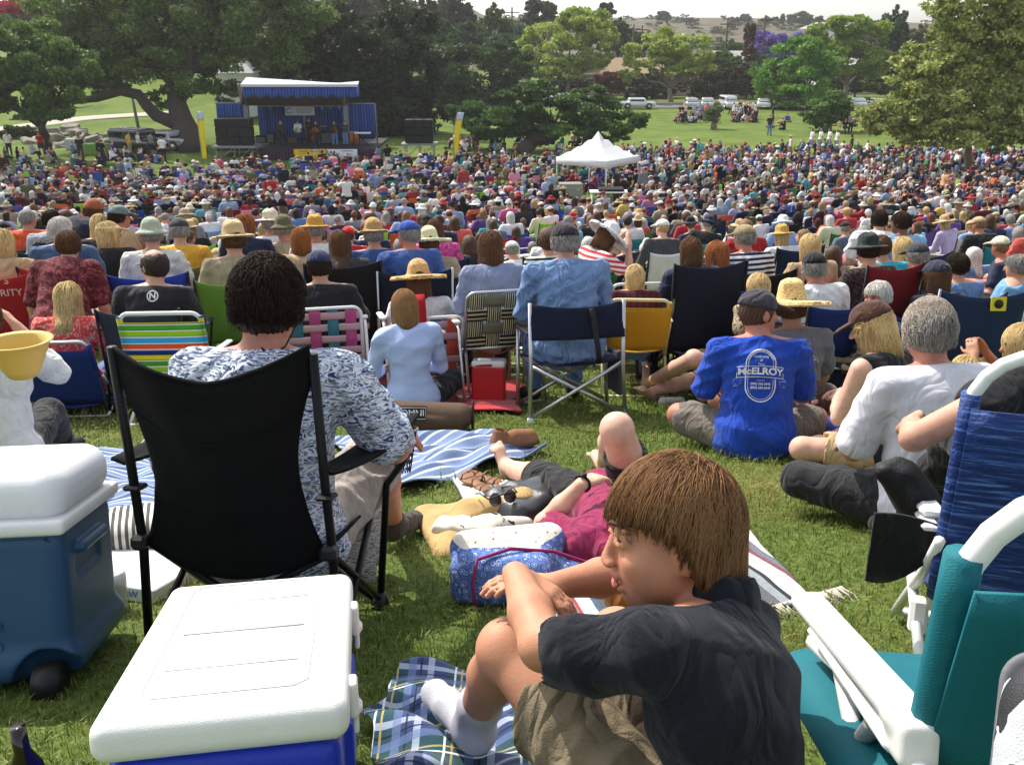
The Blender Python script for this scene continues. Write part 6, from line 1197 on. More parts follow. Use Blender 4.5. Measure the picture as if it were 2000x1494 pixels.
r = seatp('man in white polo shirt with swept grey hair, cross legged on the grass', 1812, 655, 'cross', 'short', 'grey', None, top='white', topm=mat('white_pique', '#d2d2da', .9, var=.06, bump=.2, bs=500, wr=.4), leg='#222326', skin='ruddy', D=3.65, yaw=-.12, o=dict(vox=.0070, sleeve=.85, fold=.004, girth=1.05, collar=True, hem=.12, shoe=True), pk=dict(s=1.06, wide=1.02, arms='lap', hy=-.12, lean=.02))
Jp = r['J']
strands(Jp, 6500, lambda d: .062 if d[2] > 0 else .03, hair_mat('grey_hair_strand', '#5a4e42', '#b9ada0'), r['hair'], 13, th=.0011, seg=6, hug=.02, region=lambda d: d[2] > -.055 and not(d[1] > .05 and d[2] < .045), crown=(.0, .085, .055), gravity=.06, r=(.086, .103, .107), c0=Jp['hd']+headframe(Jp)@A(0, -.01, .014)*1.06)
p = r['loc']; soft('seat_cloth', 'pink and purple print cloth under the man in the white polo', 'cloth', [('box', (0, 0, .015), (.20, .16, .015), .012)], .012, mat('pink_print', rough=.9, var=0, pat=blotch([(0., '#d8607c'), (.45, '#b48ad0'), (.55, '#e8a04c'), (.6, '#d6c3dc')], 9., 1.)), .006, 1, 3, A(*p)+A(-.03, -.12, .0), .2, tilt=-.2)
r = seatp('woman in black tank top and brown newsboy cap sitting cross legged', 1700, 640, 'cross', 'bob', 'blond', 'cap', '#4a2c20', top='#16171b', leg='tan', skin='pale', D=4.75, yaw=.35, o=dict(vox=.008, fem=True, sleeve=0, leg=.6, fold=.006, shoe=False), pk=dict(s=.97, arms='fold', hy=.5, lean=.12, hp=.25))
r = seatp('person in grey logo tee and wide straw hat sitting beyond the blue tee man', 1545, 606, 'cross', 'short', 'brown', 'wide', topm=cloth('#6c6a70'), hatm=mat('palm_straw', rough=.9, var=.1, pat=blotch([(0., '#b28f55'), (.45, '#d9bd84'), (.6, '#e8d3a4')], 60, .5, (1, 1, 3)), bump=.5, bs=90), leg='charcoal', skin='tan', D=5.8, yaw=-.1, o=dict(vox=.008, sleeve=.7, leg=.8, girth=1.05, fold=.009), pk=dict(s=1.0, arms='lap', hy=-.3))
o = r['shirt']; V = np.array([v.co[:] for v in o.data.vertices]); Q = [list(p.vertices) for p in o.data.polygons]
vs, fs = [], []
for P, cl in(([(-.02, -.03), (.02, .045), (.06, -.03)], True), ([(-.045, -.045), (.02, .075), (.085, -.045)], True), ([(-.05, .03), (-.09, .03), (-.09, -.03), (-.07, -.03)], False)):
    v, f = loopstroke(P, .006, cl); f = [tuple(j+len(vs) for j in q) for q in f]; vs += v; fs += f
decal('logo', vs, fs, plane_M(r['J']['cst']+A(.03, -.6, .0), A(1, 0, 0), A(0, 0, 1)), (V, Q), white_plastic, o, .003)
# legs of the man lying beyond the blue tee man
J = dict(s=1.); J['pel'] = H(1400, 735, .13); J['cst'] = H(1500, 765, .16); J['nck'] = H(1560, 775, .18); J['wst'] = lerp(J['pel'], J['cst'], .5); J['hd'] = H(1590, 775, .25); J['hf'] = nrm(A(-.5, .2, .8)); J['hu'] = nrm(A(.8, 0, .5))
d_ = nrm(J['cst']-J['pel']); sd_ = nrm(np.cross(d_, A(0, 0, 1)))
for k, x in(('L', -1), ('R', 1)): J['sh'+k] = J['nck']-d_*.09-sd_*x*.17; J['el'+k] = J['sh'+k]+A(.05, 0, -.10); J['wr'+k] = J['el'+k]+A(-.2, -.05, .02); J['hip'+k] = J['pel']-sd_*x*.09
J['knR'] = H(1355, 700, .40); J['anR'] = H(1262, 750, .08); J['toR'] = H(1262, 712, .16); J['knL'] = H(1345, 745, .16); J['anL'] = H(1275, 765, .06); J['toL'] = J['anL']+A(-.09, -.06, .04)
person('person lying on the grass in plaid shorts and flip flops behind the blue tee man', J, dict(vox=.009, sleeve=.6, leg=.75, hair='short', shoe=False, toes=True, seed=6), dict(body=SKIN['pale'], shirt=cloth('#4c3c34'), trousers=mat('plaid_shorts', rough=.9, var=.1, pat=plaid('#6d6258', [(0, .09, 0, .3, '#c8bfb0', .7), (1, .09, 0, .3, '#c8bfb0', .7), (0, .09, .6, .12, '#2c2a28', .8), (1, .09, .6, .12, '#2c2a28', .8)], (0, 2))), hair=HAIRC['brown']), (0, 0, 0), 0)
for i, (px, py) in enumerate([(1258, 715)]): p = H(px, py, .14); t = MB(); t.box((0, 0, 0), (.10, .02, .25), .008); o = t.build('flip_flop', mat('brown_foam', '#4a3020', .8)); o.location = tuple(p+A(-.015, .055, 0)); o.rotation_euler = (-.2, 0, .15); tag(o, 'brown flip flop on the foot of the lying person', 'flip flop')
p = G(1310, 792); soft('sock_pair', 'grey white rolled socks lying on the grass beside the blue tee man', 'socks', [('cap', (-.06, 0, .03), (.08, .01, .03), .035, .028)], .007, cloth('#c2bfb8'), .004, 1.5, 2, p, .1)
p = G(1575, 862); q = soft('duffel_bag', 'shiny royal blue nylon bag on the grass right of the blue tee man', 'bag', [('cap', (-.20, .05, .07), (.16, -.03, .08), .075, .095), ('box', (0, 0, .03), (.20, .10, .03), .02)], .008, mat('blue_nylon', '#173a9c', .3, spec=.6, var=.15, bump=.3, bs=40), .012, 1.1, 5, p, -.1)
p = G(1610, 835); soft('green_towel', 'lime green towel draped over the shiny blue bag', 'towel', [('cap', (-.30, .10, .16), (-.1, .04, .19), .06, .08), ('cap', (-.1, .04, .18), (.14, -.10, .13), .08, .09, {'k': .05}), ('cap', (.14, -.10, .13), (.2, -.18, .04), .09, .05, {'k': .05})], .008, mat('lime_terry', '#a3bd78', .97, var=.2, vs=20, bump=.6, bs=220), .014, 1.1, 6, p)
p = G(1600, 770); soft('open_bag', 'open white bag with crimson lining beside the woman in black', 'bag', [('box', (0, 0, .13), (.09, .07, .15), .05, rotx(.3)), ('ell', (0, -.085, .17), (.055, .05, .12), {'mode': 's'})], .007, mat('white_bag', '#d4d2d4', .7), .004, 1, 2, p, .2)
p = G(1600, 775); soft('bag_lining', 'crimson cushion stuffed into the open white bag', 'cushion', [('cap', (-.02, -.06, .10), (-.02, -.04, .26), .032, .03), ('cap', (.025, -.06, .10), (.02, -.04, .25), .03, .03, {'k': .004})], .007, cloth('#8e1830'), .003, 1, 2, p, .2)
p = H(1578, 742, .35); t = MB(); q0, q1 = H(1590, 780, .27), H(1562, 722, .45); t.tube([q0, q1], [.014, .012], 10); o = t.build('foam_stick', mat('cyan_foam', '#2c8fd0', .6)); tag(o, 'bright blue stick held upright by the woman in black', 'toy stick')
p = G(1640, 900); t = MB(); t.lathe([(.001, 0), (.034, .002), (.038, .03), (.037, .16), (.014, .2), (.013, .225)], n=18); o = t.build('green_bottle', mat('green_plastic', '#1f9a4c', .25, var=.05)); o.location = tuple(p+A(0, 0, .0)); tag(o, 'green plastic bottle beside the elbow of the white polo man', 'bottle')
# girl on the red blanket
pinkblue = mat('pale_blue_shirt', rough=.9, var=.08, pat=stripes([(.004, '#9db4e4'), (.003, '#c4d2ee')], 0, 1.), bump=.1)
blanket('red_blanket', 'red fleece blanket under the girl and the red cooler', [G(690, 790)[:2], G(1010, 812)[:2], G(1015, 752)[:2], G(735, 735)[:2]], mat('red_fleece', '#b3121b', .95, var=.15, bump=.3, sheen=.3), th=.01, amp=.03, fr=9, seed=3, n=(60, 40))
r = seatp('girl with straight brown hair and pale blue shirt sitting on the red blanket', 790, 603, 'cross', 'bob', 'light', None, topm=pinkblue, leg='#1e2430', skin='fair', D=6.3, o=dict(vox=.0075, fem=True, sleeve=2, fold=.009, collar=True, hem=.12, shoe=False, bust=False, leg=1.2), pk=dict(s=.98, arms='lap'), yaw=.1)
Jg = r['J']; strands(Jg, 7000, lambda d: max(.02, (d[2]+.14)*(1.1+.35*max(0, d[2]*8))), hair_mat('light_brown_strand', '#54381f', '#9b7448'), r['hair'], 15, th=.0013, seg=9, hug=.03, region=lambda d: d[2] > -.06 and not(d[1] > .04 and d[2] < .045), crown=(0, .01, .11), gravity=.2, r=(.086, .104, .107), c0=Jg['hd']+headframe(Jg)@A(0, -.012, .014)*.98)
def redcooler():
    p = G(955, 788); t = thing('lunch_cooler', 'red lunch cooler with white lid on the corner of the red blanket', 'cooler', p, -.05, tilt=(-.18, 0)); S = Sdf(); S.box((0, 0, .14), (.118, .095, .14), rnd=.015, k=0); V, Q = S.build(.006, None, 1); npo('body', V, Q, mat('red_plastic', '#b3141c', .4, var=.06, bump=.15, bs=300), t)
    S = Sdf(); S.box((0, .0, .298), (.122, .10, .026), rnd=.02, k=0); S.box((-.03, -.05, .326), (.05, .014, .01), rnd=.006, k=.004); V, Q = S.build(.005, None, 1); npo('lid', V, Q, white_plastic, t)
    b = MB(); b.tube([(-.128, .0, .27), (-.128, -.085, .285), (.02, -.112, .295), (.02, -.10, .295)], .009, 8); b.build('handle', mat('red_plastic', '#b3141c'), t)
    text_on('maker_mark', t, plane_M(A(0, -.0965, .02), A(1, 0, 0), A(0, 0, 1)), mat('dark_brown', '#2c2019'), ['OLEMAN'], .022)
redcooler()
p = G(958, 748); t = thing('cardboard_box', 'cardboard box of wooden utensils behind the red cooler', 'box', p, .2, tilt=(-.15, 0)); b = MB(); cb = mat('cardboard', '#a07a4e', .9, var=.15)
for c, s_ in(((0, -.10, .14), (.30, .006, .28)), ((0, .10, .14), (.30, .006, .28)), ((-.15, 0, .14), (.006, .2, .28)), ((.15, 0, .14), (.006, .2, .28))): b.box(c, s_)
b.build('carton', cb, t); b = MB()
for i in range(4): b.box((-.19+.12*i, -.09 if i % 2 else .1, .30), (.10, .004, .06), 0, rot=rotx(.5-.3*i)@roty(.2*i))
b.build('flap', cb, t); b = MB()
for i in range(7): x = -.13+.045*i; b.tube([(x, .02*math.sin(i*3), .1), (x+.03*math.sin(i*2), .03, .36)], [.008, .014], 6, flat=.5)
b.build('utensil', mat('bamboo', '#c49a66', .7), t)
p = G(905, 792); t = thing('paper_cup', 'white tub with a spoon at the left foot of the red cooler', 'cup', p); b = MB(); b.lathe([(.034, 0), (.046, .075), (.050, .078), (.048, .082), (.001, .083)], n=20); b.build('cup', mat('cup_pink', '#d4b2a8', .6), t); b = MB(); b.tube([(.02, 0, .08), (.055, -.03, .10)], .005, 6); b.build('spoon', mat('purple_plastic', '#5a3a90', .4), t)
# webbed chairs
def sol(n, c): return mat('web_'+n, c, .8, var=.08, bump=.2, bs=300)
def web3(n, a, b_, ax): return mat('web_'+n, rough=.85, var=.06, pat=stripes([(.012, a), (.010, b_), (.012, a), (.010, b_)], ax, 1.))
OV = [mat('olive_web_v', rough=.9, var=.08, pat=stripes([(.006, '#cfc3a0'), (.008, '#1d1a14'), (.006, '#cfc3a0'), (.010, '#2a241a')], 0, 1.))]; OH = [mat('olive_web_h', rough=.9, var=.08, pat=stripes([(.008, '#c9bd98'), (.018, '#1f1b14'), (.006, '#948a68')], 2, 1.)), sol('olive_grey', '#77735f')]
seatp('woman with brown bob and grey blue blouse in the olive plaid webbed chair', 958, 490, 'chair', 'bob', 'brown', None, topm=cloth('#8b96b4'), leg='black', D=6.9, chair=('web', 'olive brown and cream plaid webbed lawn chair', (OV, OH), dict(rows=4, colsn=4, dense=1.35)), o=dict(fem=True, sleeve=2, girth=1.08), pk=dict(arms='lap'))
PV = [sol('teal', '#3c7486'), sol('magenta', '#b84a80')]; PH = [sol('pale_pink', '#c49aa0')]
seatp('man in black tee and navy cap in the pink and teal webbed chair', 625, 530, 'chair', 'short', 'dark', 'cap', '#232d50', top='#17171d', leg='navy', D=6.9, chair=('web', 'pink and teal webbed lawn chair with white arms behind the dark haired man', (PV, PH), dict(rows=5, colsn=4, frame=white_tube)), pk=dict(wide=1.08, arms='rest', hy=-.2), o=dict(girth=1.12, sleeve=.75))
RV = [sol('blue', '#3a5488'), sol('orange_red', '#c4543c')]; RH = [sol('pale_pink', '#c49aa0')]
r = seatp('person in white top and floppy woven straw hat in the red webbed chair', 818, 566, 'chair', 'bob', 'brown', 'sun', hatm=mat('woven_straw', rough=.9, var=.1, pat=blotch([(0., '#b08850'), (.5, '#d4b07c'), (.62, '#e2c496')], 70, .3, (1, 1, 4)), bump=.4, bs=90), top='white', leg='khaki', D=7.1, chair=('web', 'pink and blue webbed lawn chair with a red towel over its back', (RV, RH), dict(rows=5, colsn=4, frame=white_tube)), o=dict(fem=True, sleeve=.6))
b = MB(); b.sheet([[(u*.09-.10, y, z) for (y, z) in((-.44, .40), (-.425, .58), (-.40, .74), (-.36, .79), (-.32, .76), (-.29, .62))] for u in np.linspace(-1, 1, 6)], .012); o = b.build('red_towel', mat('red_terry', '#a3141e', .95, var=.15, bump=.4), None); o.location = r['loc']; o.rotation_euler = (slope(7.1), 0, r['rz']); tag(o, 'red towel folded over the back of the webbed chair', 'towel')
# beach chairs left
seatp('woman with long blond hair and coral floral top in the low blue beach chair', 135, 592, 'chair', 'long', 'blond', None, topm=mat('coral_floral', rough=.9, var=.1, pat=blotch([(0., '#c8433f'), (.52, '#d2544c'), (.56, '#dca09a'), (.64, '#c8433f')], 16, 2.2)), leg='denim', D=6.4, yaw=-.1, chair=('beach', 'low beach chair with royal blue back and silver tube frame', mat('royal_blue_sling', '#17337c', .85, var=.1, bump=.25, bs=300, trans=.12), dict(frame=alu, w_=.54)), o=dict(fem=True, sleeve=1.7, girth=1.12), pk=dict(arms='rest', s=.98, spread=1.2, wide=1.05))
cs_ = [(.030, '#1c3f9a'), (.012, '#dfe3e6'), (.03, '#e8641e'), (.004, '#1a2244'), (.010, '#e4e6e4'), (.04, '#4cb0dc'), (.010, '#e4e6e4'), (.004, '#1a2244'), (.034, '#a6cc3c'), (.01, '#e4e6e4'), (.004, '#1a2244'), (.032, '#58a834'), (.010, '#e4e6e4'), (.004, '#1a2244'), (.034, '#dcd43c'), (.006, '#1a2244')]
p = G(345, 765); beach_chair('beach chair with bright multicolour stripes, empty, white tube frame', mat('rainbow_stripe', rough=.7, var=.05, pat=stripes(cs_, 2, 1.15), trans=.42), (-2.2, 6.0, float(gz(-2.2, 6.0))), .05, w_=.50, h_=.74, seat=.26, lean=.18, frame=white_tube, r=.0135, group=None)
r = seatp('balding man in charcoal tee and glasses beyond the rainbow striped chair', 302, 532, 'chair', 'bald', 'dark', None, topm=cloth('#242226'), leg='khaki', D=6.5, chair=None, o=dict(sleeve=.75, leg=.9, girth=1.1), pk=dict(seat=.30, arms='lap', wide=1.1, s=1.03, hy=.9, lean=.05), yaw=-.15)
J_ = r['J']; M_ = headframe(J_); hh = J_['hd']; b = MB(); b.tube([hh+M_@A(x, y, z)*1.03 for x, y, z in((-.078, -.01, .012), (-.070, .085, .012), (-.05, .105, .010), (-.02, .108, .010), (.02, .108, .010), (.05, .105, .01), (.07, .085, .012), (.078, -.01, .012))], .003, 6); b.build('glasses', steel_dark, r['root'])
V = np.array([v.co[:] for v in r['shirt'].data.vertices]); Q = [list(p.vertices) for p in r['shirt'].data.polygons]; v1, f1 = loopstroke([(.034*math.cos(a), .034*math.sin(a)) for a in np.linspace(0, 6.28, 25)[:-1]], .008, True); v2, f2 = text_vf(['N'], .055, 1, .002); decal('logo', v1+[tuple(q) for q in v2], f1+[tuple(j+len(v1) for j in q) for q in f2], plane_M(J_['cst']+A(.03, -.6, .09), A(1, 0, 0), A(0, 0, 1)), (V, Q), white_plastic, r['shirt'], .003)
quad_chair('plain folding chair holding the balding man', '#2c3140', r['loc'], r['rz'], seat=.30, h_=.74)
# small blue cooler with white lid propped open
p = G(255, 640); t = thing('cooler', 'small blue cooler with its white lid propped open beside the maroon shirt', 'cooler', (-2.72, 6.9, float(gz(-2.72, 6.9))), -.3); S = Sdf(); S.box((0, 0, .17), (.24, .16, .17), rnd=.03, k=0); S.box((0, 0, .32), (.20, .12, .08), rnd=.02, k=.004, mode='s'); V, Q = S.build(.009, None, 1); npo('body', V, Q, mat('navy_plastic', '#1b3a8c', .4), t); S = Sdf(); S.box((-.02, .20, .47), (.24, .022, .165), rnd=.02, rot=rotx(-.35), k=0); V, Q = S.build(.009, None, 1); npo('lid', V, Q, white_plastic, t)
# yellow collapsible bowl, held at the left edge
p = W(38, 690, 3.9); t = thing('bowl', 'big yellow collapsible bowl held up at the left edge', 'bowl', p-A(0, 0, .10), 0); b = MB(); b.lathe([(.05, 0), (.07, .03), (.075, .035), (.085, .065), (.090, .07), (.102, .10), (.107, .105), (.118, .145), (.135, .150), (.135, .156), (.112, .152), (.10, .11), (.06, .01), (.001, .006)], n=40); b.build('bowl', mat('yellow_silicone', '#dcc06a', .5, trans=.25, var=.05), t)
seatp('person in white shirt at the far left edge beside the yellow bowl', -35, 640, 'chair', 'short', 'brown', None, top='white', leg='black', D=4.1, pk=dict(seat=.3, arms='up', s=1.0), o=dict(sleeve=2), yaw=.1)
p = G(55, 800); soft('dark_jacket', 'black jacket heaped on the grass at the left edge', 'jacket', [('cap', (-.2, 0, .08), (.1, .03, .10), .10, .09), ('cap', (.1, .03, .08), (.2, -.1, .04), .08, .05)], .010, cloth('#17181b'), .014, 1, 4, p)
p = G(80, 818); shoe('olive canvas shoe lying by the black jacket', 85, 818, 1.3, cloth('#6b665a'))
T_ = lambda *a, **k: seatp(*a, **k)
hm = lambda n, c, s=14: mat(n, rough=.9, var=.1, pat=blotch(c, s, 2.2))
STR = lambda n, a, b_, w_=.02, ax=2: mat(n, rough=.9, var=.08, pat=stripes([(w_, a), (w_, b_)], ax, 1.))
SC_ = lambda lab, **k: ('quad', lab, 'red', dict(txt=(['SPORTS', 'AUTHORITY'], .06, '#c9b4b4'), **k))
# second row, left to right
T_('man in maroon hawaiian shirt leaning forward beside the open cooler', 137, 498, 'chair', 'short', 'brown', None, topm=hm('maroon_hawaiian', [(0., '#4c161f'), (.48, '#702a32'), (.56, '#8c4a4c'), (.62, '#3c1018')]), leg='khaki', D=7.2, pk=dict(lean=.45, arms='down', wide=1.12, hy=.1), o=dict(girth=1.2, sleeve=.8, collar=True), yaw=-.1)
T_('white haired man in sunglasses and slate blue shirt', 122, 457, 'chair', 'short', 'white', None, topm=cloth('#3d5a80'), D=7.9, pk=dict(hy=-.7, wide=1.1), o=dict(girth=1.1), chair=SC_('red folding chair with white lettering behind the maroon shirt'))
T_('blond person in the red lettered chair at the left edge', 8, 482, 'chair', 'bob', 'blond', None, top='tan', D=7.6, chair=('quad', 'bright red folding chair with white lettering at the left edge', 'red', dict(txt=(['SPORTS', 'AUTHORITY'], .075, '#d4bcbc'), w_=.6, h_=.9, tr=.3)), pk=dict(seat=.42))
T_('person in sage bucket hat in the big blue folding chair', 298, 467, 'chair', 'short', 'grey', 'bucket', '#aab29e', top='sage' if False else '#d8d8d0', D=7.7, chair=('quad', 'royal blue folding chair with dark straps on its back', '#1d3ea4', dict(w_=.60, h_=.9)))
T_('man in yellow shirt and charcoal cap', 352, 459, 'chair', 'short', 'grey', 'cap', '#3c3e42', top='#dba432', D=8.3, chair=('quad', 'olive folding chair under the man in yellow', 'olive'))
T_('person in large cream straw hat with black band', 457, 478, 'chair', 'short', 'brown', 'straw', '#cdb183', top='khaki', D=7.2, chair=('quad', 'apple green and black folding chair', '#6f9a3c', dict(tr=.3)), band=black_plastic, pk=dict(hy=.3))
T_('person with long pale hair and beige sun visor', 214, 463, 'chair', 'bob', 'blond', 'visor', '#d8c490', top='black', D=8.6, pk=dict(hy=-1.1), skin='ruddy', o=dict(fem=True))
T_('person in cream hood beside the grey capped man', 196, 447, 'chair', 'long', 'blond', None, top='black', D=9.2, chair=('quad', 'folding chair draped with a white towel', '#d3d6e6', dict(h_=.9)))
T_('man in grey green cap and sunglasses turned to the right', 236, 432, 'chair', 'short', 'dark', 'cap', '#6d7c7c', top='tan', skin='ruddy', D=9.2, pk=dict(hy=-1.2), o=dict(sleeve=0))
T_('man in rust beanie bending forward in a navy jacket', 209, 410, 'bend', 'short', 'brown', 'beanie', '#9a5230', top='#1f2233', leg='charcoal', yaw=-.5, D=10.2, o=dict(sleeve=2))
T_('man with thick dark hair and pale grey shirt', 98, 407, 'chair', 'short', 'dark', None, topm=cloth('#a9abb8'), D=9.7, chair=('quad', 'dark green folding chair left of the white haired man', '#123026'), pk=dict(hy=-.3))
T_('dark haired man facing right next to the grey shirt', 128, 418, 'chair', 'short', 'brown', None, top='navy', skin='ruddy', D=10.3, pk=dict(hy=-1.2), chair=('quad', 'navy folding chair below the dark haired man facing right', 'navy'))
T_('short haired man in bright orange shirt', 53, 416, 'chair', 'short', 'grey', None, top='#e0542c', skin='ruddy', D=10.6, pk=dict(hy=-.6), chair=('quad', 'navy lettered chair under the orange shirt', 'navy', dict(txt=(['AUTHORITY'], .06, '#a8a0b8'))))
T_('woman with wavy copper hair turned to the right', 480, 447, 'chair', 'bob', 'red', None, top='navy', D=9., pk=dict(hy=-1.1), o=dict(fem=True), chair=('quad', 'navy chair under the copper haired woman', 'navy'))
T_('man in pale cowboy hat and white shirt', 530, 443, 'chair', 'short', 'grey', 'straw', 'cream', top='white', skin='ruddy', D=9.6, pk=dict(hy=-.4), chair=('quad', 'grey chair under the man in the pale cowboy hat', 'charcoal'))
T_('older man in olive bush hat', 556, 455, 'chair', 'short', 'grey', 'bucket', '#5c5a3c', top='khaki', skin='ruddy', D=9.2, pk=dict(hy=-.7), chair=('quad', 'black chair under the olive bush hat', 'black'))
T_('man in golden straw hat and white collar', 617, 456, 'chair', 'short', 'grey', 'straw', '#c8983c', top='white', skin='ruddy', D=8.9, pk=dict(hy=-.3), band=mat('tan_band', '#a8742c', .8), chair=('quad', 'dark chair under the golden straw hat', 'charcoal'))
T_('person with auburn bob in a blue chair', 588, 475, 'chair', 'bob', 'red', None, top='tan', D=8.4, chair=('quad', 'bright blue folding chair under the auburn bob', '#1c3f94'), o=dict(fem=True))
T_('child in scarlet hooded top', 680, 456, 'chair', 'short', 'brown', 'beanie', '#c81c24', top='#c81c24', D=10, pk=dict(s=.85), chair=('quad', 'small chair under the scarlet hood', 'black'))
T_('woman with long brown hair in the tall black folding chair', 664, 482, 'chair', 'long', 'brown', None, top='charcoal', D=7.8, chair=('quad', 'tall black folding chair with a black jacket over it', '#0c0c0e', dict(w_=.60, h_=.98)), o=dict(fem=True))
T_('man in straw boater with black band and blue shirt', 730, 466, 'chair', 'short', 'grey', 'boater', '#b8935c', topm=cloth('#3f5c92'), D=8.1, band=black_plastic, chair=('quad', 'navy folding chair under the straw boater', '#141c34'), pk=dict(wide=1.1))
T_('man in blue cap and blue polo looking left', 797, 466, 'chair', 'short', 'grey', 'cap', '#2c4a9c', topm=cloth('#3d5c9c'), skin='ruddy', D=7.9, pk=dict(hy=.8, wide=1.1), chair=('quad', 'navy folding chair under the blue capped man', '#0f1730', dict(w_=.6, frame=alu)))
T_('person in cream crocheted sun hat', 838, 482, 'chair', 'bob', 'brown', 'sun', '#d3cfa8', top='khaki', D=8.3, chair=('quad', 'black chair with a red jacket beneath, right of the blue cap', 'black'))
T_('woman in hot pink tie dye shirt', 850, 455, 'chair', 'bob', 'brown', None, topm=hm('tie_dye', [(0., '#c03c84'), (.5, '#d86ca4'), (.6, '#b83078')], 10), D=9.6, chair=('quad', 'navy low chair under the pink tie dye shirt', 'navy'), o=dict(fem=True))
T_('woman in wide white hat and red striped tee reaching to the right', 1186, 470, 'chair', 'bob', 'brown', 'sun', 'white', topm=STR('red_white_stripe', '#b8323c', '#e0d4cc', .022), leg='denim', skin='fair', D=8.6, yaw=-1.3, pk=dict(seat=.42, arms='up', lean=.35, hp=.5), o=dict(fem=True, sleeve=.6))
T_('blond child in dark red plaid shirt in the yellow chair', 1240, 548, 'chair', 'bob', 'blond', None, topm=mat('red_plaid', rough=.9, var=.1, pat=plaid('#641820', [(0, .05, 0, .4, '#20141a', .7), (1, .05, 0, .4, '#20141a', .7)], (0, 2))), leg='denim', D=7.2, pk=dict(s=.82, lean=.1), o=dict(sleeve=2), chair=('beach', 'small yellow beach chair with cream frame', mat('yellow_sling', '#c69e2c', .7, trans=.3, var=.08), dict(frame=mat('cream_tube', '#d8cf9c', .4), w_=.44)), yaw=-.3)
T_('woman in black and white striped top behind the denim shirt', 1070, 478, 'chair', 'curly', 'brown', None, topm=STR('bw_stripe', '#17171a', '#d4d4d0', .02), D=8.8, chair=('quad', 'black chair behind the denim shirted man', 'black'), o=dict(fem=True))
T_('person with brown hair in the chair draped with a navy jacket', 1348, 497, 'chair', 'bob', 'brown', None, top='navy', D=7.5, chair=('quad', 'folding chair draped with a dark navy jacket', '#11152a', dict(w_=.6, h_=1.0)), o=dict(fem=True))
T_('woman with long red hair and purple top looking left', 1398, 503, 'chair', 'long', 'red', None, top='#3a2a80', D=7.9, pk=dict(hy=.7), o=dict(fem=True, sleeve=2), chair=('quad', 'bright blue folding chair beside the red haired woman', '#1d3fa0'))
T_('man in tan cap and navy white striped shirt', 1452, 472, 'chair', 'short', 'grey', 'cap', '#9a8a66', topm=STR('nw_stripe', '#e0e0de', '#1c2440', .022), skin='ruddy', D=8.3, pk=dict(hy=.5, wide=1.1), chair=('quad', 'black folding chair under the striped shirt', '#15120f', dict(w_=.6)))
T_('blond woman in leopard blouse with her back turned', 1480, 566, 'chair', 'long', 'blond', None, topm=hm('leopard', [(0., '#2c2218'), (.46, '#b8a488')], 40), D=7., pk=dict(seat=.2, arms='back', s=.9), o=dict(fem=True))
T_('man in black cap and white polo with navy collar', 1590, 532, 'chair', 'short', 'grey', 'cap', '#101114', top='white', skin='ruddy', D=7., pk=dict(wide=1.1, hy=-.5), o=dict(girth=1.1, collar=True), chair=('quad', 'navy folding chair under the black capped man', '#142a66', dict(frame=steel_dark)))
T_('blond person in the red chair with white lettering', 1580, 488, 'chair', 'bob', 'blond', None, top='tan', D=8.2, chair=('quad', 'red folding chair with white lettering beside the black cap', 'red', dict(txt=(['SPORT', 'AUTHORITY'], .07, '#d8b8b8'))), o=dict(fem=True))
T_('small child in straw hat and white top', 1528, 442, 'chair', 'bob', 'blond', 'straw', '#c8a050', top='white', D=10, pk=dict(s=.85), chair=('quad', 'navy chair with a white panel beneath the straw hat', 'navy'))
T_('white haired man in plaid shirt reclining and facing left', 1712, 590, 'chair', 'short', 'white', None, topm=mat('brown_plaid', rough=.9, var=.1, pat=plaid('#22243a', [(0, .06, 0, .35, '#8a7448', .6), (1, .06, 0, .35, '#8a7448', .6), (0, .06, .5, .1, '#c8b890', .7)], (0, 2))), leg='navy', skin='ruddy', D=6.7, pk=dict(seat=.16, lean=-.35, arms='rest', hy=1.2), o=dict(sleeve=2), yaw=.7, chair=('beach', 'low navy beach chair under the reclining plaid shirted man', fab('#16223f'), dict(frame=alu)))
T_('person in dark woven hat and patterned blouse in the maroon chair', 1693, 497, 'chair', 'short', 'dark', 'straw', '#24302c', topm=hm('dark_blouse', [(0., '#1c1a1e'), (.52, '#5c4c48')], 30), D=7.6, chair=('quad', 'tall maroon folding chair with see through back', '#7c1820', dict(w_=.52, h_=.98, tr=.25)), o=dict(sleeve=2))
T_('woman in navy top and navy baseball cap', 1826, 547, 'chair', 'bob', 'brown', 'cap', '#262c3c', top='#141c34', D=7.2, chair=('quad', 'royal blue folding chair under the navy capped woman', '#1c3a94'), o=dict(fem=True, sleeve=2), pk=dict(hy=.3))
T_('man in camouflage shirt and dark grey cap', 1790, 508, 'chair', 'short', 'grey', 'cap', '#2f3238', topm=hm('camo', [(0., '#22241c'), (.46, '#5a5c4c'), (.56, '#8a8870')], 12), D=7.9, pk=dict(wide=1.1), chair=('quad', 'grey blue chair with a towel under the camouflage shirt', 'slate'))
T_('woman with brown bun and turquoise tee', 1722, 490, 'chair', 'bun', 'brown', None, top='#2cacc4', D=8.4, pk=dict(hy=-.9), o=dict(fem=True), chair=('quad', 'black chair under the turquoise tee', 'black'))
T_('blond woman in white blouse beside the turquoise tee', 1762, 492, 'chair', 'bob', 'blond', None, top='white', D=8.6, o=dict(fem=True), chair=('quad', 'navy chair under the blond woman in white', 'navy'))
T_('slouching person in denim shirt beside the navy chair with yellow badge', 1868, 522, 'chair', 'short', 'dark', None, top='denim', D=7.6, pk=dict(lean=-.2), chair=('quad', 'blue grey folding chair under the slouching person', 'slate'), o=dict(sleeve=2))
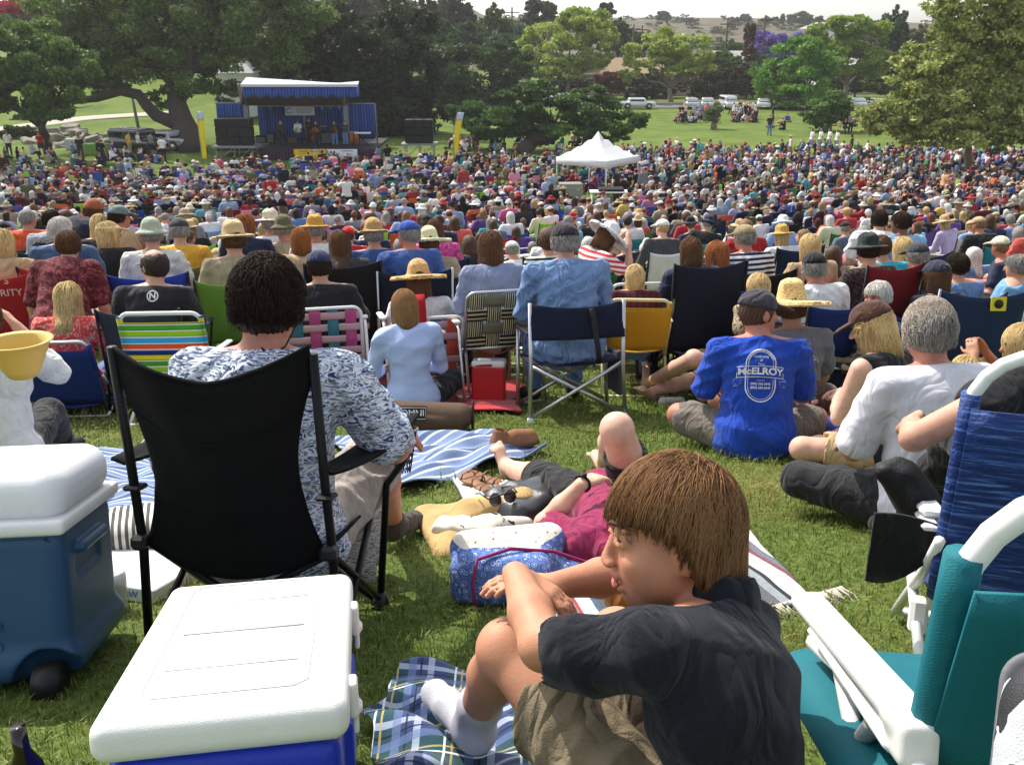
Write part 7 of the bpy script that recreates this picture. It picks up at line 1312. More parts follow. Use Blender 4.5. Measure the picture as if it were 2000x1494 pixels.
p = (2.94, 6.0, float(gz(2.94, 6.0))); q = quad_chair('navy and teal folding chair with a square yellow badge on its back', '#182c4e', p, .0, w_=.56, h_=.88, frame=mat('grey_tube', '#8c9096', .4, .5), group=None)
b = MB(); b.box((.06, -.40, .80), (.095, .006, .085), .0); bd = b.build('badge', mat('badge_yellow', '#cfc02c', .6, var=.1), q); b = MB(); b.lathe([(.001, 0), (.028, 0), (.028, .003), (.001, .003)], (0, 0, 0), 16, M4((.06, -.404, .80), rotx(R(90)))); b.build('badge_mark', black_plastic, bd)
b = MB(); b.sheet([[(-.36+q_, -.25+.02*math.sin(v*9), .70-.65*v) for q_ in(-.04, .04)] for v in np.linspace(0, 1, 8)], .02); o = b.build('umbrella', cloth('#2c64b4')); o.location = p; tag(o, 'furled blue umbrella leaning on the navy chair with yellow badge', 'umbrella')
T_('large man in pale blue shirt lounging at the right edge', 1985, 520, 'chair', 'short', 'grey', None, topm=cloth('#6fa0cc'), D=8.3, pk=dict(lean=-.4, arms='rest', wide=1.15), o=dict(girth=1.25, sleeve=2), chair=('quad', 'black chair under the man lounging at the right edge', 'black'), yaw=.6)
T_('man in sky blue shirt and sunglasses in the navy chair', 1757, 442, 'chair', 'short', 'dark', None, topm=cloth('#86b4dc'), skin='brown', D=9.4, pk=dict(hy=.5, wide=1.1), chair=('quad', 'navy folding chair under the man in sky blue', 'navy', dict(w_=.62)))
T_('person in bright white tee bending to the right', 1716, 442, 'chair', 'short', 'dark', None, top='white', D=9.8, pk=dict(lean=.3, wide=1.1), yaw=-.6)
T_('blond woman in coral dress holding food at the right edge', 1990, 690, 'cross', 'long', 'blond', None, top='coral', skin='tan', D=4.7, pk=dict(arms='up', hy=.6), o=dict(fem=True, sleeve=0, vox=.009), yaw=.6)
p = H(1925, 715, .42); t = thing('plate', 'paper plate with a sandwich held near the right edge', 'plate', p, .2); b = MB(); b.lathe([(.001, 0), (.08, .0), (.11, .018), (.112, .02), (.08, .006), (.001, .005)], n=24); b.build('plate', white_plastic, t); S = Sdf(); S.cap((-.05, 0, .03), (.05, .01, .03), .028, k=0); V, Q = S.build(.006, folds(.006, 2, 1)); npo('sandwich', V, Q, hm('sandwich', [(0., '#8c6a34'), (.5, '#c8a464'), (.58, '#6c8c34')], 40), t)
T_('child in white shirt just past the white polo man', 1880, 745, 'cross', 'bob', 'blond', None, top='white', D=4.5, pk=dict(s=.8), o=dict(vox=.009), yaw=-.2)
# plank, folded chair, table cloth
a_, c_ = G(1268, 645), G(1420, 662); t = MB(); t.box((0, 0, .02), (float(np.linalg.norm(c_-a_)), .10, .03), .004); o = t.build('plank', mat('raw_wood', '#c0a878', .8, var=.25)); o.location = tuple((a_+c_)/2+A(0, 0, .03)); o.rotation_euler = (0, .0, math.atan2(c_[1]-a_[1], c_[0]-a_[0])); tag(o, 'long pale wooden plank lying on the grass behind the blue tee man', 'plank')
p = G(1240, 690); t = thing('folded_chair', 'folded dark green camp chair lying on the grass right of the director chair', 'folded chair', p, .15); b = MB()
for i in range(6): b.tube([(-.30, -.05+.03*i, .04+.012*(i % 3)), (.25, -.03+.02*i, .06+.02*(i % 2))], .010, 6)
b.build('tube_frame', mat('grey_tube', '#8c9096'), t); S = Sdf(); S.cap((-.28, 0, .05), (.2, .02, .07), .055, .075, k=.02); V, Q = S.build(.009, folds(.012, 1.2, 3), 1); npo('fabric', V, Q, cloth('#1e3a34'), t); S = Sdf(); S.cap((.2, -.04, .06), (.36, -.02, .05), .05, .03, k=.02); S.cap((.3, .05, .05), (.42, .10, .06), .025, .02, k=.02); V, Q = S.build(.008, folds(.008, 1.5, 3), 1); npo('carry_bag', V, Q, cloth('#a8842c'), t)
# ================================================================ right foreground: woven blue chair, teal chair
def woven(nt, co):
    mp = N(nt, 'Mapping'); mp.inputs['Scale'].default_value = (3, 3, 60); mp.inputs['Rotation'].default_value = (0, .12, 0); nt.links.new(co, mp.inputs[0]); n = N(nt, 'TexNoise', i_Scale=2.2, i_Detail=4., i_Distortion=1.2); nt.links.new(mp.outputs[0], n.inputs[0]); return ramp(nt, n.outputs[0], [(.45, '#12285e'), (.56, '#1c3c80'), (.66, '#4c6ca8')])
wv = mat('woven_blue', rough=.6, var=.1, pat=woven, bump=.5, bs=90)
q = beach_chair('white tubed chair with deep blue woven back at the right edge', wv, (1.39, 2.22, float(gz(1.39, 2.22))), -.26, w_=.54, h_=.86, seat=.20, lean=.16, armh=.40, frame=white_tube, r=.017, group=None, name='lawn_chair', hoopr=.14, top=.10)
b = MB(); b.box((-.29, .04, .42), (.062, .40, .030), .012); b.build('arm_pad', white_plastic, q); b = MB(); b.box((-.285, -.09, .12), (.046, .046, .10), .01); b.build('folding_bracket', white_plastic, q)
J = pose('chair', seat=.30, arms='rest', s=1.0, wide=1.1); 
for k, x in(('L', -1), ('R', 1)): pass
J['elL'] = A(-.50, -.05, .60); J['wrL'] = A(-.40, .20, .60); J['shL'] = A(-.22, -.04, .74)
r = person('bare armed person in the deep blue woven chair resting an elbow on its arm', J, dict(vox=.008, sleeve=.3, hair='short', seed=2, fem=True, girth=1.1), dict(body=SKIN['fair'], shirt=cloth('#17181c'), trousers=cloth('#151517'), hair=HAIRC['brown'], shoe=cloth('#222222')), (1.62, 2.40, float(gz(1.62, 2.40))), .0); r['root'].rotation_euler[0] = -.2
p = W(1775, 965, 2.62); soft('black_pouch', 'black padded pouch hanging beside the white arm of the woven chair', 'pouch', [('cap', (-.03, 0, .05), (.03, .0, -.03), .055, .06), ('cap', (-.03, 0, .05), (-.08, 0, .07), .03, .03)], .006, mat('black_nylon', '#0e0e10', .6, bump=.3), .006, 1.5, 3, p)
p = W(1770, 1075, 2.50); b = MB(); b.sheet([[(lerp(-.09, .10, u), .02*math.sin(u*4), lerp(.10-.02*u, -.10+.16*u*u-.03*math.sin(u*3), v)) for v in np.linspace(0, 1, 8)] for u in np.linspace(0, 1, 10)], .008); o = b.build('black_cloth', cloth('#0d0d0f')); o.location = tuple(p); o.rotation_euler = (0, 0, -.2); tag(o, 'black skirt hem hanging below the white chair arm', 'skirt')
def teal(nt, co):
    mp = N(nt, 'Mapping'); mp.inputs['Scale'].default_value = (600, 600, 600); nt.links.new(co, mp.inputs[0]); c = N(nt, 'TexChecker', i_Scale=1.); nt.links.new(mp.outputs[0], c.inputs[0]); c.inputs[1].default_value = (*lin('#0f5f6c'), 1); c.inputs[2].default_value = (*lin('#1c8490'), 1); return c.outputs[0]
q = beach_chair('teal mesh sling chair with white tube and white arm in the bottom right corner', mat('teal_mesh', rough=.7, var=.12, vs=5, pat=teal, bump=.2, bs=300, trans=.25), (.86, 1.20, float(gz(.86, 1.20))), -.04, w_=.56, h_=.76, seat=.33, lean=.13, armh=.37, frame=white_tube, r=.019, group=None, hoopr=.15, top=.09)
b = MB(); b.sheet([[(u, y, .315-.03*math.sin(math.pi*(u+.37)/.62)-(.05*(-.28-u)/.09 if u < -.28 else 0)) for y in np.linspace(-.20, .33, 8)] for u in np.linspace(-.37, .25, 12)], .005); b.build('seat_sling', mat('teal_mesh'), q)
S = Sdf(); S.box((-.30, .06, .40), (.032, .28, .017), rnd=.015, rot=rotx(-.03), k=0); S.box((-.30, -.22, .385), (.028, .035, .035), rnd=.012, k=.02); V, Q = S.build(.006, None, 1); npo('arm_pad', V, Q, white_plastic, q)
sg = mat('shoe_grey_print', rough=.6, var=.05, pat=blotch([(0., '#b8bcc2'), (.5, '#c4c8cc'), (.53, '#2b2c30'), (.66, '#26272a')], 11, .6), bump=.3, bs=400)
rs = shoe('grey white and black running shoe of a crossed leg in the bottom right corner', 0, 0, -2.4, sg, name='running_shoe', dp=W(2020, 1465, 1.10)-A(0, 0, .06), solem=mat('grey_sole', '#6a6b70', .7), sc=.95)
rs.rotation_euler = (R(62), 0, R(-20))
b = MB(); b.tube([A(0, -.10, .09), A(.05, -.12, .30), A(.35, -.20, .52)], [.045, .048, .06], 14); b.build('lower_leg', SKIN['fair'], rs)
# ================================================================ stage
SX, SY = -13.6, 66.0                                   # stage centre front
kk_ = 66.5/F
def sx(px): return (px-1000)*kk_
def sz(py, D=66.): return float(atD(600, py, D)[2])

def wavepat(a, b_, sc, ax='X'):
    def pat(nt, co):
        w_ = N(nt, 'TexWave', i_Scale=sc, i_Distortion=1.2); w_.bands_direction = ax; nt.links.new(co, w_.inputs[0]); return ramp(nt, w_.outputs[0], [(.2, a), (.8, b_)])
    return pat
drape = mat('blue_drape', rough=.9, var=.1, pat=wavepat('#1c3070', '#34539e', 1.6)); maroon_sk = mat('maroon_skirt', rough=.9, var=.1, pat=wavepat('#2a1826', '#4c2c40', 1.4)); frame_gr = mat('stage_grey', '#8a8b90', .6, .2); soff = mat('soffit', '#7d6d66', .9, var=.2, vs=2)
st = thing('stage', 'covered outdoor stage with blue drapes and pleated blue valance', 'stage', (SX, SY, 0))
def L(px): return sx(px)-SX
zd = sz(290)
def pleat(x0, x1, z0, z1, y, amp=.07, n=None, scal=0):
    n = n or int(abs(x1-x0)/.12); return [[(lerp(x0, x1, i/n), y+amp*math.sin(i*1.25)+.02*math.sin(i*.37), lerp(z0-(scal*(.5+.5*math.sin(i*.9))), z1, j/3)) for j in range(4)] for i in range(n+1)]
b = MB(); b.box(((L(520)+L(742))/2, 3.4, zd-.1), (L(742)-L(520), 7.0, .2)); b.box(((L(425)+L(520))/2, 3.2, zd-.3), (L(520)-L(425), 3.0, .15)); b.build('deck', mat('stage_deck', '#2c2b2e', .7), st)
b = MB(); b.sheet(pleat(L(520), L(752), .0, zd-.02, -.18), .02); b.build('deck_skirt', maroon_sk, st)
b = MB()
for (x0, x1, z0, z1, y) in((L(487), L(690), zd, sz(207, 71), 5.2),): b.sheet(pleat(x0, x1, z0, z1, y, .10), .03)
b.build('back_drape', drape, st)
b = MB(); b.sheet(pleat(L(422), L(480), sz(233, 69), sz(203, 69), 3.0), .03); b.build('side_drape', drape, st)
b = MB(); b.sheet(pleat(L(676), L(730), sz(272, 69), sz(204, 69), 3.0), .03); b.build('side_drape', drape, st)
b = MB(); b.tube([(L(420), 3.05, sz(202, 69)), (L(480), 3.05, sz(202, 69))], .05, 6); b.tube([(L(676), 3.05, sz(203, 69)), (L(732), 3.05, sz(203, 69)), (L(734), 3.05, zd)], .06, 6); b.build('drape_frame', frame_gr, st)
xl, xr = L(512), L(718); zt = sz(170, 64.5); zb = sz(190, 64.5)
b = MB(); b.sheet(pleat(xl, xr, zb+.1, zt, -1.6, .06, scal=.18), .03); b.sheet([[(xr, -1.6+.05*math.sin(i)+i*.1, z) for z in(zb, zt)] for i in range(12)], .03); b.build('valance', drape, st)
rb = sz(163, 71)+.25
b = MB(); b.add([(xl-.1, -1.7, zt), (xr+.1, -1.7, zt), (xr-.9, 5.6, rb-.30), (L(478), 5.6, rb-.9), (L(500), 1.2, rb+.15), (xl-.1, -1.7, zt+.16), (xr+.1, -1.7, zt+.16), (xr-.9, 5.6, rb-.14), (L(478), 5.6, rb-.74), (L(500), 1.2, rb+.31)], [(0, 4, 3, 2, 1), (5, 6, 7, 8, 9), (0, 1, 6, 5), (1, 2, 7, 6), (2, 3, 8, 7), (3, 4, 9, 8), (4, 0, 5, 9)]); b.build('roof', mat('metal_roof', '#b9bcc2', .5, .1, var=.1), st)
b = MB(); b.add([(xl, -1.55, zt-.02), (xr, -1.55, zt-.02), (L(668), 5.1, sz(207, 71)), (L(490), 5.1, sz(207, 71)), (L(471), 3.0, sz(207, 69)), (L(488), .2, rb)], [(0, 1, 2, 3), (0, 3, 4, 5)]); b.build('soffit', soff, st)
b = MB(); b.box(((L(490)+L(670))/2, 5.0, sz(207, 71)+.1), (L(670)-L(490), .15, .35)); b.build('beam', frame_gr, st)
for px in(482, 676): b = MB(); b.box((L(px), 2.8, (zd+sz(205, 69))/2), (.32, .3, sz(205, 69)-zd)); b.build('column', frame_gr, st)
b = MB(); b.tube([(L(672), 2.6, sz(205, 69)), (xr-.8, -1.2, zt-.1)], .12, 6); b.tube([(L(486), 2.6, sz(205, 69)), (L(497), -.5, zt+.1)], .08, 6); b.build('strut', frame_gr, st)
b = MB(); b.box((L(579), -.9+4.9, sz(217.5, 70)), (58*kk_, .04, 16*kk_*1.02)); o = b.build('sign', mat('sign_white', '#c3c6cc', .7, var=.03), st)
text_on('sign_lettering', o, plane_M(A(L(584)+.1, 3.97, sz(217, 70)), A(1, 0, 0), A(0, 0, 1)), mat('sign_ink', '#2b3650', .8), ['GREEN SANTA ROSA', '& CONEJO VALLEY'], .155, sx=.78); b = MB(); b.tube([(L(558)+.2*math.cos(a), 3.96, sz(217, 70)+.17*math.sin(a)) for a in np.linspace(.6, 5.8, 16)], .025, 4); b.build('sign_swirl', mat('sign_ink', '#2b3650'), o)
b = MB(); b.box((L(581), 5.0, sz(232, 71)), (.16, .05, 1.3)); b.build('backdrop_post', frame_gr, st)
# banners on the skirt
def banner(lab, x0, x1, bgc, bits):
    t = thing('banner', lab, 'banner', (SX, SY, 0)); b = MB(); z0, z1 = .02, zd-.02; b.sheet([[(lerp(L(x0), L(x1), u), -.36+.02*math.sin(u*9), lerp(z0, z1, v)) for v in(0, 1)] for u in np.linspace(0, 1, 8)], .01); o = b.build('cloth', bgc, t)
    for nm, mt, lines, size, fx, fz in bits: text_on(nm, o, plane_M(A(lerp(L(x0), L(x1), fx), -.42, lerp(z0, z1, fz)), A(1, 0, 0), A(0, 0, 1)), mt, lines, size, sx=.9)
    return t
wt = mat('banner_white', '#d5d8de', .8, var=.05); ink = mat('banner_ink', '#6a6c74', .8); navy_i = mat('banner_navy', '#1c2a5c', .8)
banner('yellow and white banner hung on the stage skirt', 588, 650, mat('banner_yellow', rough=.8, var=.05, pat=blotch([(0., '#d9b322'), (.55, '#cfcfc4')], .6, .6)), [('lettering', ink, ['Pacific West End'], .27, .55, .83)])
banner('white banner with dark blue lettering beside the yellow one', 651, 708, wt, [('lettering', navy_i, ['We'], .62, .2, .55), ('small_lettering', navy_i, ['community', 'concert'], .2, .68, .72)])
# speakers
def speakers(lab, x0, x1, y0, y1, D, nc, nr):
    p = atD((x0+x1)/2, y1, D); k = D*1.01/F; w_ = (x1-x0)*k; h_ = float(atD(600, y0, D)[2]-atD(600, y1, D)[2]); t = thing('speaker_stack', lab, 'speaker stack', (p[0], D, p[2]))
    for i in range(nc):
        for j in range(nr):
            b = MB(); b.box((-w_/2+(i+.5)*w_/nc, 0, (j+.5)*h_/nr), (w_/nc-.03, .9, h_/nr-.03), .03); c = b.build('cabinet', mat('speaker_black', '#0d0d0f', .8), t)
    b = MB(); b.box((0, .1, -.08), (w_+.5, 1.6, .12))
    for x in(-w_/2, 0, w_/2):
        for y in(-.5, .7): b.tube([(x, y, -.1), (x, y, -float(p[2]))], .035, 5)
    for x in(-w_/2, 0): b.tube([(x, -.5, -float(p[2])), (x+w_/2, -.5, -.1)], .025, 4)
    b.build('platform', frame_gr, t)
speakers('wide black speaker stack on scaffolding left of the stage', 427, 495, 231, 283, 65.5, 3, 3); speakers('black speaker stack on a platform right of the stage', 793, 846, 233, 279, 67, 3, 3)
for i, (px, py0, py1, D, lab) in enumerate([(397, 218, 300, 64, 'tall yellow feather flag left of the stage'), (889, 220, 290, 66, 'curved yellow feather flag right of the speaker stack')]):
    p = atD(px, py1, D); z0 = float(gz(p[0], D)); zt_ = float(atD(px, py0, D)[2]); t = thing('feather_flag', lab, 'flag', (p[0], D, z0)); hh = zt_-z0; b = MB(); bend = .0 if i == 0 else .5
    b.sheet([[(bend*(v**2)*.7-.12+(w_*.42+.25*(1-v)*0)*(1 if v < .96 else .5)*(.75+.25*v), .03*math.sin(v*8), hh*(.10+.90*v)) for w_ in(0, .5, 1)] for v in np.linspace(0, 1, 14)], .01); b.build('cloth', mat('flag_yellow', rough=.8, var=.05, pat=lambda nt, co: ramp(nt, (lambda s_: s_.outputs[2])(sepz(nt, co)), [(0., '#dcc414'), (2.65/4, '#dcc414'), (2.7/4, '#c9d2e0')])), t) if False else b.build('cloth', mat('flag_yellow', '#e0c61a', .8, var=.05), t)
    b = MB(); b.sheet([[(bend*(v**2)*.7-.12+w_*.42*(.75+.25*v), .03*math.sin(v*8)-.02, hh*(.10+.90*v)) for w_ in(0, .5, 1)] for v in np.linspace(.82, 1.0, 4)], .02); b.build('tip', mat('flag_tip', '#b8c4d8', .8), t); b = MB(); b.tube([A(-.14, .02, -.0), A(-.14, .02, hh*.5), A(-.14+bend*.25, .02, hh*.75), A(-.12+bend*.7, .02, hh)], .03, 6); b.build('pole', frame_gr, t)
# amps, drums, keyboard
def boxthing(name, lab, cat, px, py, D, w_, h_, d_, m_, extra=None, zb_=None):
    p = atD(px, py, D); z = zd if zb_ is None else zb_; t = thing(name, lab, cat, (p[0], D, z)); b = MB(); b.box((0, 0, h_/2), (w_, d_, h_), .04); b.build('case', m_, t)
    if extra: extra(t, w_, h_, d_)
    return t
def grille(t, w_, h_, d_): b = MB(); b.box((0, -d_/2-.01, h_*.45), (w_*.86, .03, h_*.7), .02); b.build('grille', mat('amp_grille', '#5c5e60', .9), t)
def grille2(t, w_, h_, d_): b = MB(); b.box((0, -d_/2-.01, h_*.45), (w_*.86, .03, h_*.7), .02); b.build('grille', mat('amp_tweed', '#6a4f30', .9), t)
BK = mat('speaker_black', '#0d0d0f')
boxthing('amplifier', 'grey fronted guitar amplifier at stage left', 'amplifier', 511, 280, 69, .75, .55, .4, BK, grille); boxthing('amplifier', 'black guitar amplifier next to the grey one', 'amplifier', 530, 280, 69, .5, .8, .4, BK, grille); boxthing('amplifier', 'tan fronted amplifier behind the blond singer', 'amplifier', 573, 282, 69, .7, .55, .4, BK, grille2); boxthing('amplifier', 'tall black amplifier in front of the right guitarist', 'amplifier', 641, 282, 68.5, .9, .95, .5, BK, grille)
t = thing('keyboard', 'white electric keyboard on a stand at stage right', 'keyboard', (sx(712), 67.5, zd)); b = MB(); b.box((0, 0, .85), (1.1, .35, .10), .02); b.build('keys', white_plastic, t); b = MB(); b.tube([(-.4, 0, 0), (.4, 0, .8)], .03, 6); b.tube([(.4, 0, 0), (-.4, 0, .8)], .03, 6); b.build('stand', steel_dark, t)
for i, px in enumerate((685, 694)): t = thing('conga_drum', ['left wooden conga drum beside the keyboard', 'right wooden conga drum beside the keyboard'][i], 'drum', (sx(px), 68.5, zd)); b = MB(); b.lathe([(.14, 0), (.2, .45), (.17, .8)], n=14); b.build('shell', mat('conga_wood', '#a8642c', .5), t); b = MB(); b.lathe([(.175, .8), (.175, .84), (.001, .85)], n=14); b.build('drum_skin', mat('drum_skin', '#c8bca0'), t)
t = thing('drum_kit', 'red drum kit at centre stage', 'drum kit', (sx(610), 69.2, zd)); b = MB(); b.lathe([(.28, -.2), (.28, .2)], (0, 0, 0), 18, M4((0, 0, .3), rotx(R(90)))); b.lathe([(.16, 0), (.16, .25)], (-.25, 0, .62), 14); b.lathe([(.18, 0), (.18, .3)], (.3, 0, .6), 14); b.build('drum', mat('drum_red', '#8c2c24', .4), t); b = MB(); b.lathe([(.001, .03), (.25, 0), (.001, -.005)], (-.6, 0, 1.1), 16); b.lathe([(.001, .03), (.25, 0), (.001, -.005)], (.65, 0, 1.15), 16); b.tube([(-.6, 0, 0), (-.6, 0, 1.1)], .015, 5); b.tube([(.65, 0, 0), (.65, 0, 1.15)], .015, 5); b.build('cymbal', mat('brass', '#b89a50', .3, .8), t)
# performers
def performer(lab, px, D, top, leg, hair, hc, gtr=None, s=1., zbase=None, yaw=3.14, arms='fold', kind='stand', hat=None, hatc='straw', py=None, skin='fair', name='person', g=None, v=.035):
    J = pose(kind, arms=arms, s=s); p = atD(px, 280, D); z = zd if zbase is None else zbase
    r = person(lab, J, dict(vox=v, hair=hair, hat=hat, sleeve=2 if s == 1 else .7), dict(body=SKIN[skin], shirt=cloth(C(top)), trousers=cloth(C(leg)), hair=HAIRC[hc], shoe=cloth('#222222'), hat=cloth(C(hatc))), (p[0], D, z), yaw, g)
    if gtr: t = thing('guitar', f'{gtr[0]} guitar held by the {gtr[1]}', 'guitar', (p[0], D-.28 if abs(yaw) > 2 else D, z+1.02), 0); b = MB(); b.lathe([(.17, -.04), (.17, .04)], (0, 0, 0), 14, M4((.05, 0, 0), rotx(R(90)))); b.lathe([(.13, -.04), (.13, .04)], (0, 0, 0), 14, M4((-.12, 0, .05), rotx(R(90)))); b.build('body', mat('guitar_'+gtr[2].strip('#'), gtr[2], .3), t); b = MB(); b.box((.5, 0, .17), (.62, .03, .05), 0, rot=roty(-.28)); b.build('neck', mat('guitar_neck', '#3a2418'), t)
performer('blond singer in black with a guitar at centre left of the stage', 551, 67.5, 'black', 'black', 'long', 'blond', ('dark red', 'blond singer', '#3c1410')); performer('guitarist in white sleeves and dark vest', 584, 67.8, 'white', 'navy', 'short', 'dark', ('white', 'guitarist in white sleeves', '#c8c4b8'), hat='cap', hatc='black'); performer('drummer in dark shirt and red cap behind the kit', 606, 70, 'black', 'black', 'short', 'dark', hat='cap', hatc='red'); performer('guitarist in black jacket with an orange guitar', 619, 67.8, 'black', 'black', 'short', 'brown', ('orange', 'guitarist in black jacket', '#a85420')); performer('long haired bassist in black shirt and jeans', 655, 67.6, 'black', 'denim', 'long', 'dark', ('brown', 'long haired bassist', '#5c3018')); performer('percussionist in dark shirt beside the stage column', 675, 67.6, 'charcoal', 'denim', 'short', 'dark')
# ================================================================ white canopy over the sound desk
def canopy():
    c = G(1165, 388); cx, cy = float(c[0]), float(c[1]); z0 = float(gz(cx, cy)); t = thing('canopy', 'white pop up canopy over the sound desk in the middle of the crowd', 'canopy', (cx, cy, z0), R(52)); h = 1.5; wv_ = mat('canopy_white', '#e9e9ea', .8, var=.03, trans=.25); b = MB(); ze, zp = 2.12, 3.35
    n = 9; V = []; Fc = []
    for i in range(n):
        for j in range(n):
            u, v = -1+2*i/(n-1), -1+2*j/(n-1); m = max(abs(u), abs(v)); d = 1-.06*(1-m**2)*0; rr = (1-m); ss = zp-(zp-ze)*(m**.80); V.append((u*h, v*h, ss-.05*math.sin(math.pi*m)*(1-abs(abs(u)-abs(v)))))
    for i in range(n-1):
        for j in range(n-1): a = i*n+j; Fc.append((a, a+n, a+n+1, a+1))
    b.add(V, Fc, False)
    o = b.build('roof', wv_, t); o.modifiers.new('s', 'SOLIDIFY').thickness = .01
    b = MB()
    for k in range(4):
        R_ = rotz(k*math.pi/2); b.sheet([[R_@A(u*h, -h-.005, ze-.34*v) for v in(0, 1)] for u in(-1, 0, 1)], .01)
    b.build('valance', wv_, t)
    for x in(-1, 1):
        for y in(-1, 1): b = MB(); b.box((x*(h-.03), y*(h-.03), ze/2), (.045, .045, ze)); b.build('leg', white_tube, t)
    b = MB()
    for k in range(4):
        R_ = rotz(k*math.pi/2); b.tube([R_@A(-h, -h+.03, ze-.05), R_@A(0, -h+.03, ze-.38), R_@A(h, -h+.03, ze-.05)], .015, 4)
    b.build('truss', white_tube, t); return cx, cy, z0
TX, TY, TZ = canopy()
gq = G(1188, 404); t = thing('sound_desk', 'black mixing desk on a white table under the canopy', 'mixing desk', (gq[0], gq[1], gq[2])); b = MB(); b.box((0, 0, .72), (1.8, .8, .05)); b.box((-.8, 0, .35), (.05, .7, .7)); b.box((.8, 0, .35), (.05, .7, .7)); b.build('table', white_plastic, t); b = MB(); b.box((.1, 0, .82), (1.2, .6, .14), .03, rot=rotx(.1)); b.build('console', BK, t)
gq = G(1114, 398); t = thing('equipment_case', 'grey aluminium equipment case beside the canopy leg', 'case', (gq[0], gq[1], gq[2]), .1); b = MB(); b.box((0, 0, .5), (1.1, .7, 1.0), .03); b.build('case', mat('case_grey', '#8f8c88', .5, .3, var=.15), t); b = MB(); b.box((0, -.36, .8), (1.0, .02, .02)); b.box((.3, -.36, .72), (.10, .03, .08)); b.build('latch', alu, t)
# ================================================================ vehicles
def car(lab, px, py, rz, body, suv=True, sc=1., D=None, grp=None, low=False):
    p = G(px, py); t = thing('parked_car', lab, 'car', p, rz, grp); t.scale = (sc,)*3; L_, W_, Hh = 4.6, 1.8, (1.7 if suv else 1.42); bm = mat('paint_'+body.strip('#'), body, .25, .2, spec=.6, var=.03, coat=.6); h = .10 if low else .05
    S = Sdf(); S.box((0, 0, .62), (L_/2, W_/2, .30), rnd=.16, k=.0); S.box((-.35 if suv else -.15, 0, Hh*.60), ((L_*.36) if suv else L_*.25, W_/2-.10, Hh*.40-.02), rnd=.22, k=.12)
    for x in(-1.38, 1.42):
        for y in(-1, 1): S.cap((x, y*.95, .34), (x, y*.62, .34), .40, k=.0, mode='s')
    V, Q = S.build(h, None, 1); npo('body', V, Q, bm, t); gl = mat('car_glass', '#10161a', .08, 0, spec=.8, var=0)
    x0, x1 = (-2.0+.0, 1.25) if suv else (-1.25, 1.0); zc_ = Hh-.36
    for y in(-1, 1): b = MB(); b.box(((x0+x1)/2, y*(W_/2-.095), zc_), ((x1-x0)*.80, .02, .30), .01); b.build('side_window', gl, t)
    b = MB(); b.box(((1.22 if suv else .98), 0, zc_-.02), (.03, W_*.72, .42), .01, rot=roty(-.75)); b.build('windscreen', gl, t)
    for x in(-1.38, 1.42):
        for y in(-1, 1): b = MB(); b.lathe([(.001, -.10), (.33, -.10), (.34, -.06), (.34, .06), (.33, .10), (.001, .10)], (0, 0, 0), 20, M4((x, y*.80, .34), rotx(R(90)))); w_ = b.build('wheel', black_plastic, t); b = MB(); b.lathe([(.001, .0), (.20, .0), (.22, .02)], (0, 0, 0), 16, M4((x, y*.915, .34), rotx(R(90)*-y))); b.build('rim', alu, w_)
    for y in(-1, 1): b = MB(); b.box((L_/2-.03, y*.62, .72), (.06, .34, .14), .03); b.build('headlight', mat('lamp_glass', '#c9ccd0', .1), t)
    b = MB(); b.box((L_/2+.0, 0, .42), (.05, .5, .12), .01); b.build('number_plate', white_plastic, t); return t
car('black sport utility vehicle parked on the grass left of the stage', 268, 298, R(-28), '#0c0d0f'); car('silver sedan parked behind the black vehicle', 325, 293, R(-22), '#a9adb3', suv=False)
for i, (px, c, suv, lab) in enumerate([(1350, '#a9acb0', 0, 'white hatchback in the far row, leftmost on the right lawn'), (1381, '#b0b4b0', 0, 'pale grey car in the far row behind the picnic group'), (1422, '#c4c8cc', 1, 'white van in the far row left of the bright maple'), (1490, '#d0d2d0', 0, 'white car in the far row just left of the dark red truck'), (1525, '#42201e', 1, 'dark red truck in the far row under the bright maple'), (1560, '#b8bcc0', 0, 'silver car in the far row right of the dark red truck'), (1675, '#c0c4c8', 0, 'pale car behind the sycamore leaves'), (1715, '#a8acb0', 0, 'grey car behind the sycamore leaves'), (1245, '#c8ccd0', 0, 'white car above the white canopy on the far road'), (1085, '#c4c8cc', 0, 'white car glimpsed through the low oak'), (1115, '#b8bcc0', 1, 'silver van glimpsed through the low oak'), (1165, '#9aa0a6', 0, 'grey car glimpsed through the low oak'), (930, '#d8dadc', 1, 'white van beneath the rounded green oak'), (895, '#c8ccce', 0, 'white car beneath the rounded green oak')]):
    q = atD(px, 210, 117); car(lab, px, 213 if px > 1200 else 208, R(-90+random.uniform(-12, 12)) if px > 1300 else R(0), c, bool(suv), .86, grp='cars parked along the far road', low=True)
# white marquee seen between the trees left of the stage
p = gbase(478, 92); t = thing('marquee', 'bright white marquee tent behind the left side of the stage', 'tent', p); b = MB(); b.box((0, 0, 1.9), (3.2, 3, 3.8)); b.build('wall', mat('canopy_white', '#e9e9ea'), t); b = MB(); b.add([(-1.8, -1.7, 3.8), (1.8, -1.7, 3.8), (1.8, 1.7, 3.8), (-1.8, 1.7, 3.8), (0, 0, 5.6)], [(0, 1, 4), (1, 2, 4), (2, 3, 4), (3, 0, 4), (3, 2, 1, 0)]); b.build('roof', mat('canopy_white', '#e9e9ea'), t)
# tables at the far left
for i, (px, py, c, lab) in enumerate([(188, 302, '#7fb04c', 'table under a lime green cloth near the black vehicle'), (143, 292, '#c9ccd2', 'white cooler table beside the boulder pile')]):
    p = G(px, py); t = thing('table', lab, 'table', p); b = MB(); b.box((0, 0, .38), (2.0 if i == 0 else .8, .8, .76), .03); b.build('cloth', cloth(c), t)
